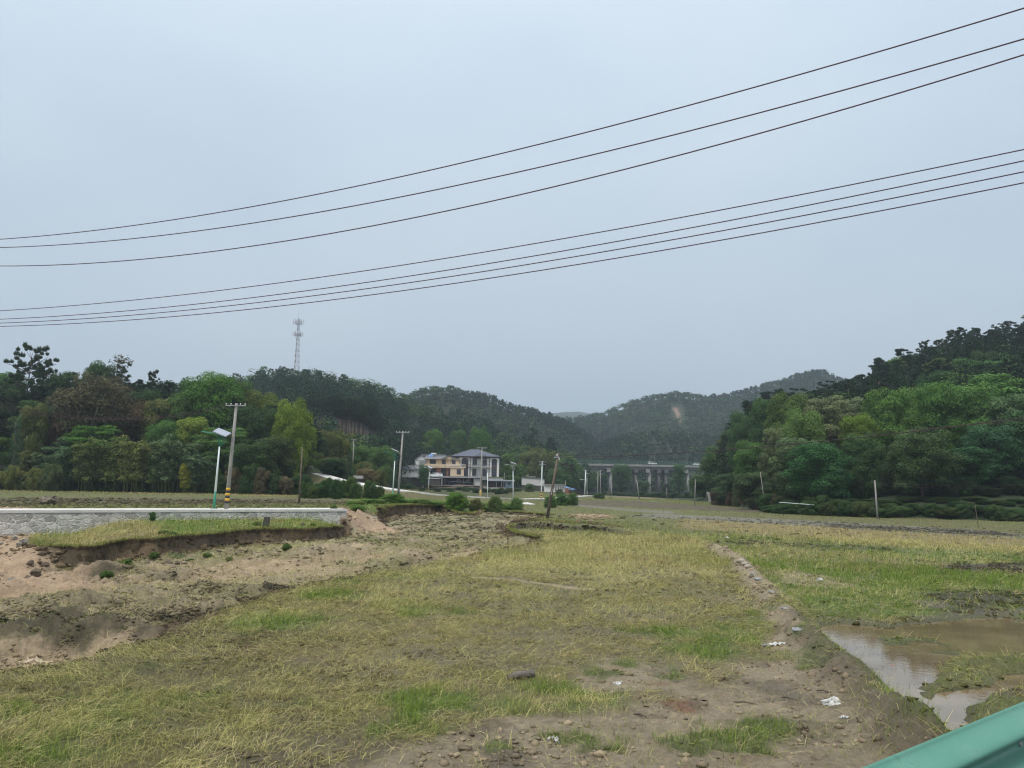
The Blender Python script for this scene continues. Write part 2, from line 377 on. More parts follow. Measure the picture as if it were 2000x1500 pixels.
# (polygon, softness m, edge noise m, colour, strength, straw, green, clods)
ZONES = [
    # distant fields to the right of the channel
    (zp([(690, 982), (1000, 968), (1700, 985), (2700, 1040), (2700, 1100), (2000, 1086), (1450, 1048), (1000, 1030), (690, 1008)], .4), 2, 1.0, 'olive', 1, .55, .5, 0),
    (zp([(1090, 986), (1135, 978), (1250, 978), (1370, 986), (1560, 997), (1560, 1001), (1380, 995), (1240, 990), (1120, 991)], .4), 1.5, 1.5, 'plough', .95, 0, .1, .4),
    (zp([(1125, 987), (1250, 993), (1330, 997), (1310, 1001), (1200, 995), (1120, 990)], .4), .8, .8, 'silt', .7, 0, 0, .2),
    (zp([(1400, 1000), (1700, 1006), (2000, 1022), (2600, 1050), (2600, 1066), (2000, 1040), (1700, 1020), (1400, 1012)], .3), 1.0, 1.0, 'meadow', .8, .6, .5, 0),
    (zp([(1238, 1010), (1290, 1004), (1370, 1007), (1540, 1014), (1700, 1022), (2000, 1041), (2600, 1066), (2600, 1076), (2000, 1051), (1700, 1034), (1500, 1022), (1300, 1012)], .2), .8, 1.4, 'silt', .75, .1, .05, .5),
    (zp([(1620, 1022), (1800, 1030), (2000, 1042), (2000, 1047), (1800, 1038), (1620, 1030)], .2), .8, 1.2, 'dark', .6, .1, .1, 1),
    (zp([(1330, 1014), (1520, 1024), (1700, 1036), (2000, 1053), (2600, 1080), (2600, 1110), (2000, 1084), (1700, 1066), (1480, 1047), (1320, 1032)], .1), 1.2, 1.5, 'straw', .9, 1, .15, 0),
    (zp([(1100, 1008), (1130, 1003), (1190, 1004), (1205, 1009), (1150, 1016)], .4), .6, .5, 'pink', .8, .1, 0, .3),
    # middle right meadow
    (zp([(1290, 1045), (1480, 1050), (1700, 1070), (2600, 1115), (2600, 1210), (2000, 1200), (1850, 1212), (1640, 1225), (1560, 1215), (1500, 1155), (1440, 1088), (1380, 1062)], 0), 1.0, 1.0, 'lush', .75, .15, .9, .1),
    (zp([(1420, 1052), (1560, 1062), (1700, 1085), (1900, 1105), (2000, 1095), (2000, 1112), (1780, 1118), (1690, 1125), (1600, 1108), (1480, 1095)], 0), 1, 1.0, 'meadow', .8, .7, .8, 0),
    (zp([(1835, 1108), (1900, 1100), (2000, 1102), (2400, 1105), (2400, 1125), (2000, 1122), (1880, 1120)], 0), .6, .9, 'dark', .95, 0, .05, 1),
    (zp([(1480, 1112), (1560, 1116), (1660, 1138), (1690, 1150), (1600, 1150), (1520, 1135)], 0), .5, .7, 'mud', .8, .2, .2, .4),
    (zp([(1800, 1160), (1900, 1150), (2000, 1155), (2400, 1150), (2400, 1205), (2000, 1206), (1850, 1205), (1790, 1190)], 0), .7, .8, 'dark', .85, 0, .25, .8),
    (zp([(1380, 1062), (1460, 1058), (1700, 1072), (1760, 1078), (1600, 1072), (1450, 1066)], 0), .3, .35, 'dark', .7, .1, .3, .5),
    (np.array([Q(815, 950, 150)[:2], Q(1000, 950, 152)[:2], Q(1015, 950, 262)[:2], Q(800, 950, 262)[:2]]), 3, 2, (.06, .065, .03), .95, .1, .35, .6),
    # field behind the left road, ploughed and greening over
    (np.array([WL, W0, W1, W1 + _wn * 5, (-12, 118), (-60, 118), (-140, 130), (-240, 60)]), 3, 2, 'olive', 1, .25, .25, .25),
    (zp([(-300, 985), (0, 990), (680, 983), (680, 973), (300, 972), (0, 972), (-300, 970)], 1.5), 1.5, 3, 'plough', .75, .1, .15, .5),
    (zp([(560, 966), (640, 964), (900, 967), (900, 976), (700, 974), (560, 974)], 1.5), 2, 2, 'meadow', .9, .6, .4, 0),
    (zp([(690, 1008), (690, 980), (780, 982), (1000, 984), (1000, 1000), (860, 998), (740, 1003)], .8), .8, .6, 'lush', .9, .1, 1.6, 0),
]
def onto(px, py, D0, D1):         # where the sight line through a pixel meets a far slope
    Ds = np.linspace(D0, D1, 80); q = np.array([Q(px, py, D) for D in Ds])
    k = np.argmax(height(q[:, 0], q[:, 1], False) >= q[:, 2]); return q[k, :2]
SCAR = np.array([onto(1318, 797, 660, 960), onto(1325, 806, 660, 960), onto(1321, 815, 660, 960), onto(1328, 824, 660, 960), onto(1330, 830, 660, 960)])
def cover(x, y, h=None):
    n = x.shape[0]
    c = np.tile(np.array(COL['meadow']), (n, 1))
    st = np.full(n, 1.0); gr = np.full(n, .3); cl = np.full(n, .06)
    r = np.hypot(x, y); a = np.arctan2(x, y)
    def put(m, col, s=None, g=None, k=None):
        nonlocal c, st, gr, cl
        m = np.clip(m, 0, 1)
        col = np.array(COL[col]) if isinstance(col, str) else col
        c = c + (col - c) * m[:, None]
        if s is not None: st = st + (s - st) * m
        if g is not None: gr = gr + (g - gr) * m
        if k is not None: cl = cl + (k - cl) * m
    n1 = fbm(x, y, 5, 4, 101); n2 = fbm(x, y, 1.4, 4, 103); n3 = fbm(x, y, .5, 3, 105); n4 = fbm(x, y, 14, 3, 107)
    # the near field: flattened straw, thinning to mud, greener patches
    put(ss(-.1, .55, n4 + .3 * n2) * .6, 'straw', 1.15, .15)
    put(ss(.05, .45, n1 + .4 * n2) * .8, (.19, .145, .085), .7, .12, .3)
    put(ss(.12, .5, fbm(x, y, 3.2, 4, 111) + .35 * n2) * .6, 'lush', .75, .8, .03)
    for (poly, soft, no, col, amt, s, g, k) in ZONES:
        mrg = soft + no + 2
        d = sdist(x, y, poly, mrg + 1)
        if (d < mrg).any():
            far = no > .9
            nn = (fbm(x, y, 9, 4, 113) if far else n2)
            put(ss(soft, -soft, d + nn * no * 1.6) * amt * (1 - .35 * ss(.1, .5, n2)), col, s, g, k)
    for (px, py, rx, am) in [(1180, 1130, 2.6, .8), (1320, 1120, 2.4, .8), (1250, 1200, 2.2, .7), (1100, 1240, 2.0, .8), (950, 1290, 1.6, .7), (1400, 1170, 1.6, .7), (760, 1420, 1.5, .8), (560, 1460, 1.5, .8),
                         (400, 1410, 1.2, .5), (1010, 1300, .9, .9), (560, 1480, 1.0, .9), (900, 1200, 1.5, .4), (1060, 1340, .6, .9), (700, 1340, 1.0, .4), (300, 1330, 1.0, .4)]:
        X, Y = P(px, py)[:2]
        put(ss(rx, rx * .25, np.hypot((x - X) / 1.6, y - Y) + n2 * rx * .5) * am * .8, (.165, .135, .085), .5, .12, .35)
    put(ss(.28, .45, fbm(x, y, .9, 3, 151)) * .6, (.13, .105, .065), .5, .15, .4)
    # greener tufts by the mud, bottom centre
    for (px, py, rx) in [(1020, 1365, 1.3), (1130, 1380, 1.3), (1260, 1390, 1.3), (870, 1420, 1.0), (1400, 1270, 1.3), (1440, 1240, 1.2), (1330, 1235, 1.0), (1530, 1205, .7), (1530, 1280, .9), (1690, 1350, .8), (150, 1400, .8), (60, 1480, 1.1), (640, 1165, 1.3), (800, 1200, 1.2), (1500, 1300, .7), (1240, 1430, .8), (1450, 1480, .8), (1110, 1490, .9), (560, 1215, 1), (800, 1370, 1.2)]:
        X, Y = P(px, py)[:2]
        d = np.hypot((x - X) / 1.4, (y - Y) * .8) + n2 * 1.1 + .7 * n3
        put(ss(rx, rx * .1, d) * .8, 'lush', .55, 1.15, .05)
    # flood channel
    k = r < 115
    dg = np.full(n, 1e3); dg[k] = sdist(x[k], y[k], GULLY, 3)
    wob = fbm(x, y, 1.3, 4, 21, .6) * .34 + fbm(x, y, 6, 2, 23) * .5
    g = ss(.2, -.15, dg + wob * .75)
    sandn = fbm(x * .45 + y * .2, y, 3.5, 4, 121)
    put(g, 'greysand', .45, .15, .6)
    put(g * ss(.12, .42, sandn) * .8, 'sand', .1, 0, .2)
    put(g * ss(.12, .42, fbm(x * .5, y, 2.6, 4, 123, .6)) * .8, 'dark', .03, .12, 1)
    put(g * ss(.05, .5, fbm(x * .7, y, 4, 4, 125) + .3 * ss(50, 60, y)) * .75, (.185, .18, .085), .2, .3, .3)
    _al = x * GDIR[0] + y * GDIR[1]; _ac = -x * GDIR[1] + y * GDIR[0]; _rid = fbm(_al * .16, _ac, .9, 4, 41, .55)
    put(g * ss(-.02, -.35, _rid) * .75, (.085, .068, .045), .1, .1, .9)
    put(g * ss(.1, .4, _rid) * .5, (.34, .285, .19), .25, .05, .3)
    db = np.abs(dg + wob * .75 + .35)
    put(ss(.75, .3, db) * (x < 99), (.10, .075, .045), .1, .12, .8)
    dsl = sdist(x, y, SAND_L, 4); dsr = sdist(x, y, SAND_R, 3)
    put(ss(1.1, -.6, dsl + n2 * 1.2), 'pink', 0, 0, .15)
    put(ss(.7, -.4, dsr + n2 * .8), 'pink', 0, 0, .25)
    X, Y = P(60, 1300, -1.1)[:2]
    put(ss(2.0, .9, np.hypot((x - X) * .3, y - Y) + n2 * 1.3 + n3 * .8) * g, 'sand', .1, 0, .5)
    for (px, py, rx, col, gg) in [(110, 1240, 2.6, (.115, .10, .062), .4), (230, 1218, 2.3, (.10, .085, .055), .3), (10, 1262, 1.6, (.11, .095, .06), .4), (470, 1170, 1.9, 'dark', .3), (560, 1145, 1.2, 'dark', .2), (380, 1175, 1.2, (.14, .105, .07), .3), 
                              (130, 1180, 1.3, 'greysand', .5), (370, 1130, 2.2, 'sand', 0), (560, 1105, 2.4, 'sand', 0), (760, 1098, 1.6, 'sand', 0), (480, 1118, 2, 'sand', 0), (280, 1080, 1.4, 'scrub', 1.6), (210, 1085, 1.2, 'lush', 1.6), (420, 1062, 1.5, 'scrub', 1), (350, 1090, 1.2, 'scrub', 1.2)]:
        X, Y = P(px, py, -.8)[:2]
        put(ss(rx, rx * .3, np.hypot((x - X) * .42, y - Y) + n2 * 1.2 + n3 * .9 + .6 * _rid) * g * .9, col, .22, gg, .95 if (col == 'dark' or not isinstance(col, str)) else .25)
    # island top
    di = sdist(x, y, ISLAND, 3)
    put(ss(.4, -.3, di + wob * .7), (.15, .18, .05), .6, 1.3, 0)
    put(ss(.4, -.3, di + wob * .7) * ss(-.1, .3, n1 + ss(-14, -22, x) * .3), 'straw', 1.0, .5, 0)
    put(ss(.4, -.3, di) * ss(.0, .4, fbm(x, y, 3, 3, 131)) * .8, 'lush', .3, 1.5, 0)
    # bare cut faces of the banks
    dgw = dg + wob * .75
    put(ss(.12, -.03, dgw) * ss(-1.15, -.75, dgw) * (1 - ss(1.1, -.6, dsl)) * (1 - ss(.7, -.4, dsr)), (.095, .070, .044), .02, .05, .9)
    put(ss(.12, -.03, dgw) * ss(-.9, -.6, dgw) * ss(.1, .4, n2) * .7, (.17, .12, .07), .02, .03, .5)
    du = sdist(x, y, UPPER, 3) + wob * .5
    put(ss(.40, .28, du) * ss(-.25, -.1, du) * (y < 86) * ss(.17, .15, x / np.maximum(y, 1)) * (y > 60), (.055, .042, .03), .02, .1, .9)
    # bund, mud, water bed
    db_, _ = ldist(x, y, BUND, 4)
    put(ss(.75, .3, db_ + n2 * .35) * ss(.55, .1, n1 + .2 * n3), 'mud', .15, .1, .5)
    kk = r < 60
    dm = np.full(n, 1e3); dm[kk] = sdist(x[kk], y[kk], MUD, 3)
    dm2 = np.full(n, 1e3); dm2[kk] = np.minimum(sdist(x[kk], y[kk], MUD2, 3), sdist(x[kk], y[kk], MUD3, 3))
    mm = np.maximum(ss(.6, -.3, dm + .9 * n2 + .5 * n1), ss(.3, -.3, dm2 + .7 * n2))
    put(mm, 'mud', .05, .1, .25)
    put(mm * ss(.08, .5, n2 + .5 * n3), 'wetmud', .03, .08, .7)
    put(mm * ss(.22, .5, fbm(x, y, 1.1, 4, 141)) * .9, (.12, .14, .045), .15, .8, .1)
    dt = ldist(x, y, PP([(930, 1128), (1000, 1132), (1090, 1145), (1150, 1150)]), 3)[0]
    put(ss(.5, .15, dt + .3 * n2), 'mud', .05, .05, .2)
    dw = np.full(n, 1e3); dw[kk] = sdist(x[kk], y[kk], WATER, 4)
    wi = np.full(n, 1e3); wi[kk] = sdist(x[kk], y[kk], WISLE, 4)
    hol = ss(.5, -.2, dw + .5 * fbm(x, y, 1.4, 3, 61))
    put(ss(1.1, .2, dw + .5 * n2) * (1 - hol) * .75, (.12, .095, .06), .25, .3, .3)
    put(hol * .95, 'bed', .0, .05, .25)
    if h is not None:
        put(hol * ss(-.085, -.05, h) * .9, (.11, .12, .04), .1, .8, .3)
        put(hol * ss(.5, -.3, wi) * ss(-.09, -.04, h), (.15, .15, .06), .25, .7, .5)
    X, Y = P(1960, 1410)[:2]
    put(ss(2.6, 1.0, np.hypot(x - X - .8, y - Y) + n2 * .4) * (hol < .5), (.15, .15, .06), .4, .8, .2)
    for (px, py, rx) in [(1290, 1335, .25), (1330, 1372, .3), (1745, 1305, .3), (1710, 1270, .18), (1345, 1385, .2)]:
        X, Y = P(px, py)[:2]
        put(ss(rx, rx * .3, np.hypot((x - X) * .6, y - Y) + n3 * .2) * .7, 'red', 0, 0, 0)
    # wooded slopes and their red clay foot
    for H_ in HILLS:
        F = np.interp(a, *H_['f']); ca = H_['c'][0]
        act = ss(ca[0] - .05, ca[0], a) * (1 - ss(ca[-1], ca[-1] + .05, a))
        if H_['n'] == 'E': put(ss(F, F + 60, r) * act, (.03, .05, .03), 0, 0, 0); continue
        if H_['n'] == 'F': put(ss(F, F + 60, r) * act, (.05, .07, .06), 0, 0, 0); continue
        if H_['n'] == 'G':
            put(ss(-2.2, -.8, r - F + .8 * n1) * act, (.028, .042, .016), 0, .35, 0); continue
        put(ss(-2, 1, r - F + 3 * n1) * act, 'scrub', .2, 1, 0)
        put(ss(1, 4, r - F + 3 * n1) * act, 'forest', 0, 0, 0)
    dc = sdist(x, y, np.array([Q(110, 962, 131)[:2], Q(180, 957, 134)[:2], Q(270, 957, 134)[:2], Q(275, 965, 129)[:2]]), 5)
    put(ss(1.5, -.5, dc + n2 * 1.5) * .8, 'red', 0, .1, .2)
    dc = sdist(x, y, np.array([Q(600, 835, 235)[:2], Q(600, 800, 300)[:2], Q(760, 800, 300)[:2], Q(700, 850, 235)[:2]]), 10)
    put(ss(6, -3, dc + n1 * 6) * .8, (.06, .042, .03), 0, .1, 0)
    d1 = ldist(x, y, SCAR, 20)[0]
    put(ss(3.0, 1.2, d1 + 4 * n1 + 2 * n2), (.22, .15, .11), 0, 0, 0)
    c = c * (1 + .16 * n3[:, None] + .12 * n2[:, None])
    return np.clip(c, .01, 1), np.clip(st, 0, 3), np.clip(gr, 0, 3), np.clip(cl, 0, 1)

# ------------------------------------------------------------------ materials
MATS = {}
def nodes(name):
    m = bpy.data.materials.new(name); m.use_nodes = True
    t = m.node_tree; b = t.nodes['Principled BSDF']
    return m, t, b
def mat(name, rgb, rough=.8, var=.18, scale=6.0, bump=0.0, bscale=30.0, metal=0.0, spec=.5, dirt=None):
    if name in MATS: return MATS[name]
    m, t, b = nodes(name)
    tcn = t.nodes.new('ShaderNodeTexCoord')
    n = t.nodes.new('ShaderNodeTexNoise'); n.inputs['Scale'].default_value = scale; n.inputs['Detail'].default_value = 6
    n.inputs['Roughness'].default_value = .65
    t.links.new(tcn.outputs['Object'], n.inputs[0])
    r = t.nodes.new('ShaderNodeValToRGB')
    lo = tuple(max(c * (1 - var * 1.6), 0) for c in rgb) if dirt is None else dirt
    r.color_ramp.elements[0].position = .32; r.color_ramp.elements[0].color = (*lo, 1)
    r.color_ramp.elements[1].position = .66; r.color_ramp.elements[1].color = (*[min(c * (1 + var), 1) for c in rgb], 1)
    t.links.new(n.outputs[0], r.inputs[0]); t.links.new(r.outputs[0], b.inputs['Base Color'])
    b.inputs['Roughness'].default_value = rough; b.inputs['Metallic'].default_value = metal
    b.inputs['Specular IOR Level'].default_value = spec
    if bump:
        n2 = t.nodes.new('ShaderNodeTexNoise'); n2.inputs['Scale'].default_value = bscale; n2.inputs['Detail'].default_value = 5
        t.links.new(tcn.outputs['Object'], n2.inputs[0])
        bp = t.nodes.new('ShaderNodeBump'); bp.inputs['Strength'].default_value = bump; bp.inputs['Distance'].default_value = .03
        t.links.new(n2.outputs[0], bp.inputs['Height']); t.links.new(bp.outputs[0], b.inputs['Normal'])
    MATS[name] = m
    return m

def ground_mat():
    m, t, b = nodes('ground')
    at = t.nodes.new('ShaderNodeAttribute'); at.attribute_name = 'soil'
    tcn = t.nodes.new('ShaderNodeTexCoord')
    def noise(sc_, det, rg=.65):
        n = t.nodes.new('ShaderNodeTexNoise'); n.inputs['Scale'].default_value = sc_; n.inputs['Detail'].default_value = det
        n.inputs['Roughness'].default_value = rg; t.links.new(tcn.outputs['Object'], n.inputs[0]); return n
    a = noise(9, 8, .75); bn = noise(1.3, 6, .7)
    ra = t.nodes.new('ShaderNodeMapRange'); ra.inputs[1].default_value = .25; ra.inputs[2].default_value = .75; ra.inputs[3].default_value = .55; ra.inputs[4].default_value = 1.4
    rb = t.nodes.new('ShaderNodeMapRange'); rb.inputs[1].default_value = .3; rb.inputs[2].default_value = .7; rb.inputs[3].default_value = .8; rb.inputs[4].default_value = 1.18
    t.links.new(a.outputs[0], ra.inputs[0]); t.links.new(bn.outputs[0], rb.inputs[0])
    mu = t.nodes.new('ShaderNodeMath'); mu.operation = 'MULTIPLY'; t.links.new(ra.outputs[0], mu.inputs[0]); t.links.new(rb.outputs[0], mu.inputs[1])
    sc_ = t.nodes.new('ShaderNodeVectorMath'); sc_.operation = 'SCALE'
    t.links.new(at.outputs['Color'], sc_.inputs[0]); t.links.new(mu.outputs[0], sc_.inputs[3])
    t.links.new(sc_.outputs[0], b.inputs['Base Color'])
    wt = t.nodes.new('ShaderNodeAttribute'); wt.attribute_name = 'wet'
    rr = t.nodes.new('ShaderNodeMapRange'); rr.inputs[3].default_value = .95; rr.inputs[4].default_value = .32
    t.links.new(wt.outputs['Fac'], rr.inputs[0]); t.links.new(rr.outputs[0], b.inputs['Roughness'])
    b.inputs['Specular IOR Level'].default_value = .35
    n2 = noise(6, 10, .85)
    bp = t.nodes.new('ShaderNodeBump'); bp.inputs['Strength'].default_value = 1.0; bp.inputs['Distance'].default_value = .10
    t.links.new(n2.outputs[0], bp.inputs['Height']); t.links.new(bp.outputs[0], b.inputs['Normal'])
    return m
def attr_leaf(name, attr='tint_colour', transl=.25, rough=.6, obj=False, lo=.62, hi=1.35):
    m, t, b = nodes(name)
    at = t.nodes.new('ShaderNodeAttribute'); at.attribute_name = attr
    if obj:
        oi = t.nodes.new('ShaderNodeObjectInfo')
        mr = t.nodes.new('ShaderNodeMapRange'); mr.inputs[3].default_value = lo; mr.inputs[4].default_value = hi
        t.links.new(at.outputs['Fac'], mr.inputs[0])
        s = t.nodes.new('ShaderNodeVectorMath'); s.operation = 'SCALE'
        t.links.new(oi.outputs['Color'], s.inputs[0]); t.links.new(mr.outputs[0], s.inputs[3])
        col = s.outputs[0]
    else:
        col = at.outputs['Color']
    t.links.new(col, b.inputs['Base Color'])
    b.inputs['Roughness'].default_value = rough
    b.inputs['Specular IOR Level'].default_value = .08
    if transl:
        tr = t.nodes.new('ShaderNodeBsdfTranslucent'); mx = t.nodes.new('ShaderNodeMixShader'); mx.inputs[0].default_value = transl
        t.links.new(col, tr.inputs[0]); t.links.new(b.outputs[0], mx.inputs[1]); t.links.new(tr.outputs[0], mx.inputs[2])
        t.links.new(mx.outputs[0], t.nodes['Material Output'].inputs[0])
    return m

# ------------------------------------------------------------------ mesh helpers
def np_mesh(name, V, F, m, nper=4, smooth=False):   # F: (n, nper) int array
    me = bpy.data.meshes.new(name)
    V = np.ascontiguousarray(V, dtype=np.float32); F = np.ascontiguousarray(F, dtype=np.int32)
    me.vertices.add(len(V)); me.vertices.foreach_set('co', V.ravel())
    me.loops.add(F.size); me.loops.foreach_set('vertex_index', F.ravel())
    me.polygons.add(len(F)); me.polygons.foreach_set('loop_start', np.arange(0, F.size, nper, dtype=np.int32))
    if smooth: me.polygons.foreach_set('use_smooth', np.ones(len(F), bool))
    me.update(calc_edges=True)
    if m: me.materials.append(m)
    return me
def set_col(me, name, c):
    a = me.attributes.new(name, 'FLOAT_COLOR', 'POINT')
    c4 = np.ones((len(c), 4), np.float32); c4[:, :3] = c
    a.data.foreach_set('color', c4.ravel())
def set_val(me, name, v):
    a = me.attributes.new(name, 'FLOAT', 'POINT')
    a.data.foreach_set('value', np.ascontiguousarray(v, dtype=np.float32))
def link(name, data, parent=None, **kw):
    o = bpy.data.objects.new(name, data); C.objects.link(o)
    if parent: o.parent = parent
    for k, v in kw.items():
        if v is not None: o[k] = v
    return o
def thing(name, label, cat, loc=(0, 0, 0), rot=0.0, group=None):
    o = bpy.data.objects.new(name, None); C.objects.link(o)
    o.empty_display_size = .2
    o.location = loc; o.rotation_euler = (0, 0, rot)
    o['label'] = label; o['category'] = cat
    if group: o['group'] = group
    return o
class MB:
    def __init__(s): s.v = []; s.f = []; s.sm = []
    def add(s, vs_, fs, smooth=False):
        b = len(s.v); s.v += [tuple(q) for q in vs_]
        for f in fs: s.f.append([i + b for i in f]); s.sm.append(smooth)
        return s
    def box(s, c, d, rz=0.0, M=None, taper=1.0):
        hx, hy, hz = d[0] / 2, d[1] / 2, d[2] / 2
        vs_ = []
        for z in (-hz, hz):
            k = taper if z > 0 else 1
            for x, y in ((-hx, -hy), (hx, -hy), (hx, hy), (-hx, hy)): vs_.append(Vector((x * k, y * k, z)))
        rm = Matrix.Rotation(rz, 3, 'Z') if M is None else M
        vs_ = [rm @ q + Vector(c) for q in vs_]
        return s.add(vs_, [(3, 2, 1, 0), (4, 5, 6, 7), (0, 1, 5, 4), (1, 2, 6, 5), (2, 3, 7, 6), (3, 0, 4, 7)])
    def tube(s, p0, p1, r0, r1=None, n=8, caps=True):
        return s.path([p0, p1], [r0, r1 if r1 is not None else r0], n, caps)
    def path(s, pts, rs, n=8, caps=True):
        pts = [Vector(p) for p in pts]
        if not isinstance(rs, (list, tuple)): rs = [rs] * len(pts)
        vs_ = []; up = None
        for i, p in enumerate(pts):
            d = (pts[min(i + 1, len(pts) - 1)] - pts[max(i - 1, 0)]).normalized()
            if up is None:
                up = Vector((0, 0, 1)) if abs(d.z) < .9 else Vector((1, 0, 0))
            a = d.cross(up).normalized(); b = d.cross(a).normalized()
            up = -b if b.length else up
            up = a.cross(d)
            for k in range(n):
                t = 2 * math.pi * k / n
                vs_.append(p + (a * math.cos(t) + a.cross(d) * math.sin(t)) * rs[i])
        fs = []
        for i in range(len(pts) - 1):
            for k in range(n):
                k2 = (k + 1) % n
                fs.append((i * n + k, i * n + k2, (i + 1) * n + k2, (i + 1) * n + k))
        b0 = len(s.v)
        s.add(vs_, fs, True)
        if caps:
            s.f.append([b0 + k for k in range(n)][::-1]); s.sm.append(False)
            s.f.append([b0 + (len(pts) - 1) * n + k for k in range(n)]); s.sm.append(False)
        return s
    def prism(s, poly, y0, y1):    # polygon in x,z extruded along y
        n = len(poly)
        vs_ = [(x, y0, z) for x, z in poly] + [(x, y1, z) for x, z in poly]
        fs = [list(range(n)), list(range(n, 2 * n))[::-1]] + [(i, i + n, (i + 1) % n + n, (i + 1) % n) for i in range(n)]
        return s.add(vs_, fs)
    def slab(s, poly, z0, z1):     # polygon in x,y extruded along z
        n = len(poly)
        vs_ = [(x, y, z0) for x, y in poly] + [(x, y, z1) for x, y in poly]
        fs = [list(range(n))[::-1], list(range(n, 2 * n))] + [(i, (i + 1) % n, (i + 1) % n + n, i + n) for i in range(n)]
        return s.add(vs_, fs)
    def build(s, name, m, parent=None, loc=None, **kw):
        me = bpy.data.meshes.new(name)
        me.from_pydata(s.v, [], s.f)
        me.polygons.foreach_set('use_smooth', s.sm)
        if m: me.materials.append(m)
        me.update()
        o = link(name, me, parent, **kw)
        if loc: o.location = loc
        return o
def lump(rng, r=(1, 1, 1), noise=.2, sub=2, seed=0):   # an irregular stone, sack or clod
    import bmesh
    bm = bmesh.new(); bmesh.ops.create_icosphere(bm, subdivisions=sub, radius=1)
    V = np.array([v.co[:] for v in bm.verts]); F = [[v.index for v in f.verts] for f in bm.faces]; bm.free()
    k = 1 + noise * (fbm(V[:, 0] * 1.7 + seed * 3.1, V[:, 1] * 1.7 + V[:, 2] * 2.3 + seed, 1.0, 3, seed) * 2)
    V = V * k[:, None] * np.array(r)
    return [tuple(q) for q in V], F

# ------------------------------------------------------------------ ground mesh
def graded():
    rs = [1.2]
    while rs[-1] < 4200:
        r = rs[-1]
        g = .02 if r < 7 else (.0052 if r < 60 else (.0065 if r < 115 else (.011 if r < 260 else .018)))
        rs.append(r * (1 + g))
    az_ = np.concatenate([np.arange(-80, -37.5, 1.0), np.arange(-37.5, 37.5, .085), np.arange(37.5, 81, 1.0)])
    return np.array(rs), np.radians(az_)
rs, az_ = graded()
RR, AA = np.meshgrid(rs, az_, indexing='ij')
gx, gy = (RR * np.sin(AA)).ravel(), (RR * np.cos(AA)).ravel()
gh = height(gx, gy)
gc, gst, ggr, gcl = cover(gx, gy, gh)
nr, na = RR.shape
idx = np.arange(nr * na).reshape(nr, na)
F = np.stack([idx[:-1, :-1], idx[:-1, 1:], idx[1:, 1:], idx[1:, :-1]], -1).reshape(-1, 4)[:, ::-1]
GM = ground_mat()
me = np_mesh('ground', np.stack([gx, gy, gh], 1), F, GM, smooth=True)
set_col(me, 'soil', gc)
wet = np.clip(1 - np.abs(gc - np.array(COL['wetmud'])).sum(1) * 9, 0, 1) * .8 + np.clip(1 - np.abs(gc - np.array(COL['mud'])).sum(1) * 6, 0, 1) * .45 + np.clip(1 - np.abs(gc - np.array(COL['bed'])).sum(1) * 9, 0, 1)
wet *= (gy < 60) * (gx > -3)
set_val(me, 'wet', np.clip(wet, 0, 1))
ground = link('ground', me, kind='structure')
del RR, AA
_gh = gh.reshape(nr, na); _gc = gc.reshape(nr, na, 3); _gst = gst.reshape(nr, na); _ggr = ggr.reshape(nr, na); _gcl = gcl.reshape(nr, na)
def look(x, y):                   # height and cover read back from the ground mesh
    r = np.hypot(x, y); a = np.arctan2(x, y)
    i = np.clip(np.searchsorted(rs, r) - 1, 0, nr - 2); j = np.clip(np.searchsorted(az_, a) - 1, 0, na - 2)
    fi = np.clip((r - rs[i]) / (rs[i + 1] - rs[i]), 0, 1); fj = np.clip((a - az_[j]) / (az_[j + 1] - az_[j]), 0, 1)
    h = (_gh[i, j] * (1 - fj) + _gh[i, j + 1] * fj) * (1 - fi) + (_gh[i + 1, j] * (1 - fj) + _gh[i + 1, j + 1] * fj) * fi
    i2 = np.where(fi > .5, i + 1, i); j2 = np.where(fj > .5, j + 1, j)
    return h, _gc[i2, j2], _gst[i2, j2], _ggr[i2, j2], _gcl[i2, j2]
def G(x, y): return float(height(np.array([x]), np.array([y]))[0])
def GP(px, py, z=0.0, it=6):      # ground point seen at a pixel
    for _ in range(it):
        X = P(px, py, z); z = z * .3 + G(X[0], X[1]) * .7
    return Vector((X[0], X[1], G(X[0], X[1])))

# water in the flooded corner of the field
def water_mat():
    m, t, b = nodes('muddy_water')
    b.inputs['Base Color'].default_value = (.115, .078, .040, 1)
    b.inputs['Roughness'].default_value = .03
    b.inputs['Specular IOR Level'].default_value = .5
    b.inputs['IOR'].default_value = 1.65
    tcn = t.nodes.new('ShaderNodeTexCoord')
    n = t.nodes.new('ShaderNodeTexNoise'); n.inputs['Scale'].default_value = 7; n.inputs['Detail'].default_value = 3
    t.links.new(tcn.outputs['Object'], n.inputs[0])
    bp = t.nodes.new('ShaderNodeBump'); bp.inputs['Strength'].default_value = .05; bp.inputs['Distance'].default_value = .02
    t.links.new(n.outputs[0], bp.inputs['Height']); t.links.new(bp.outputs[0], b.inputs['Normal'])
    n3 = t.nodes.new('ShaderNodeTexNoise'); n3.inputs['Scale'].default_value = .8; n3.inputs['Detail'].default_value = 4
    t.links.new(tcn.outputs['Object'], n3.inputs[0])
    rr = t.nodes.new('ShaderNodeValToRGB')
    rr.color_ramp.elements[0].position = .35; rr.color_ramp.elements[0].color = (.135, .10, .055, 1)
    rr.color_ramp.elements[1].position = .65; rr.color_ramp.elements[1].color = (.22, .165, .095, 1)
    t.links.new(n3.outputs[0], rr.inputs[0]); t.links.new(rr.outputs[0], b.inputs['Base Color'])
    return m
WM = water_mat()
cx = WATER.mean(0)
big = cx + (WATER - cx) * 1.12
MB().add([(a, b, -.075) for a, b in big], [list(range(len(big)))]).build('water', WM, kind='structure')
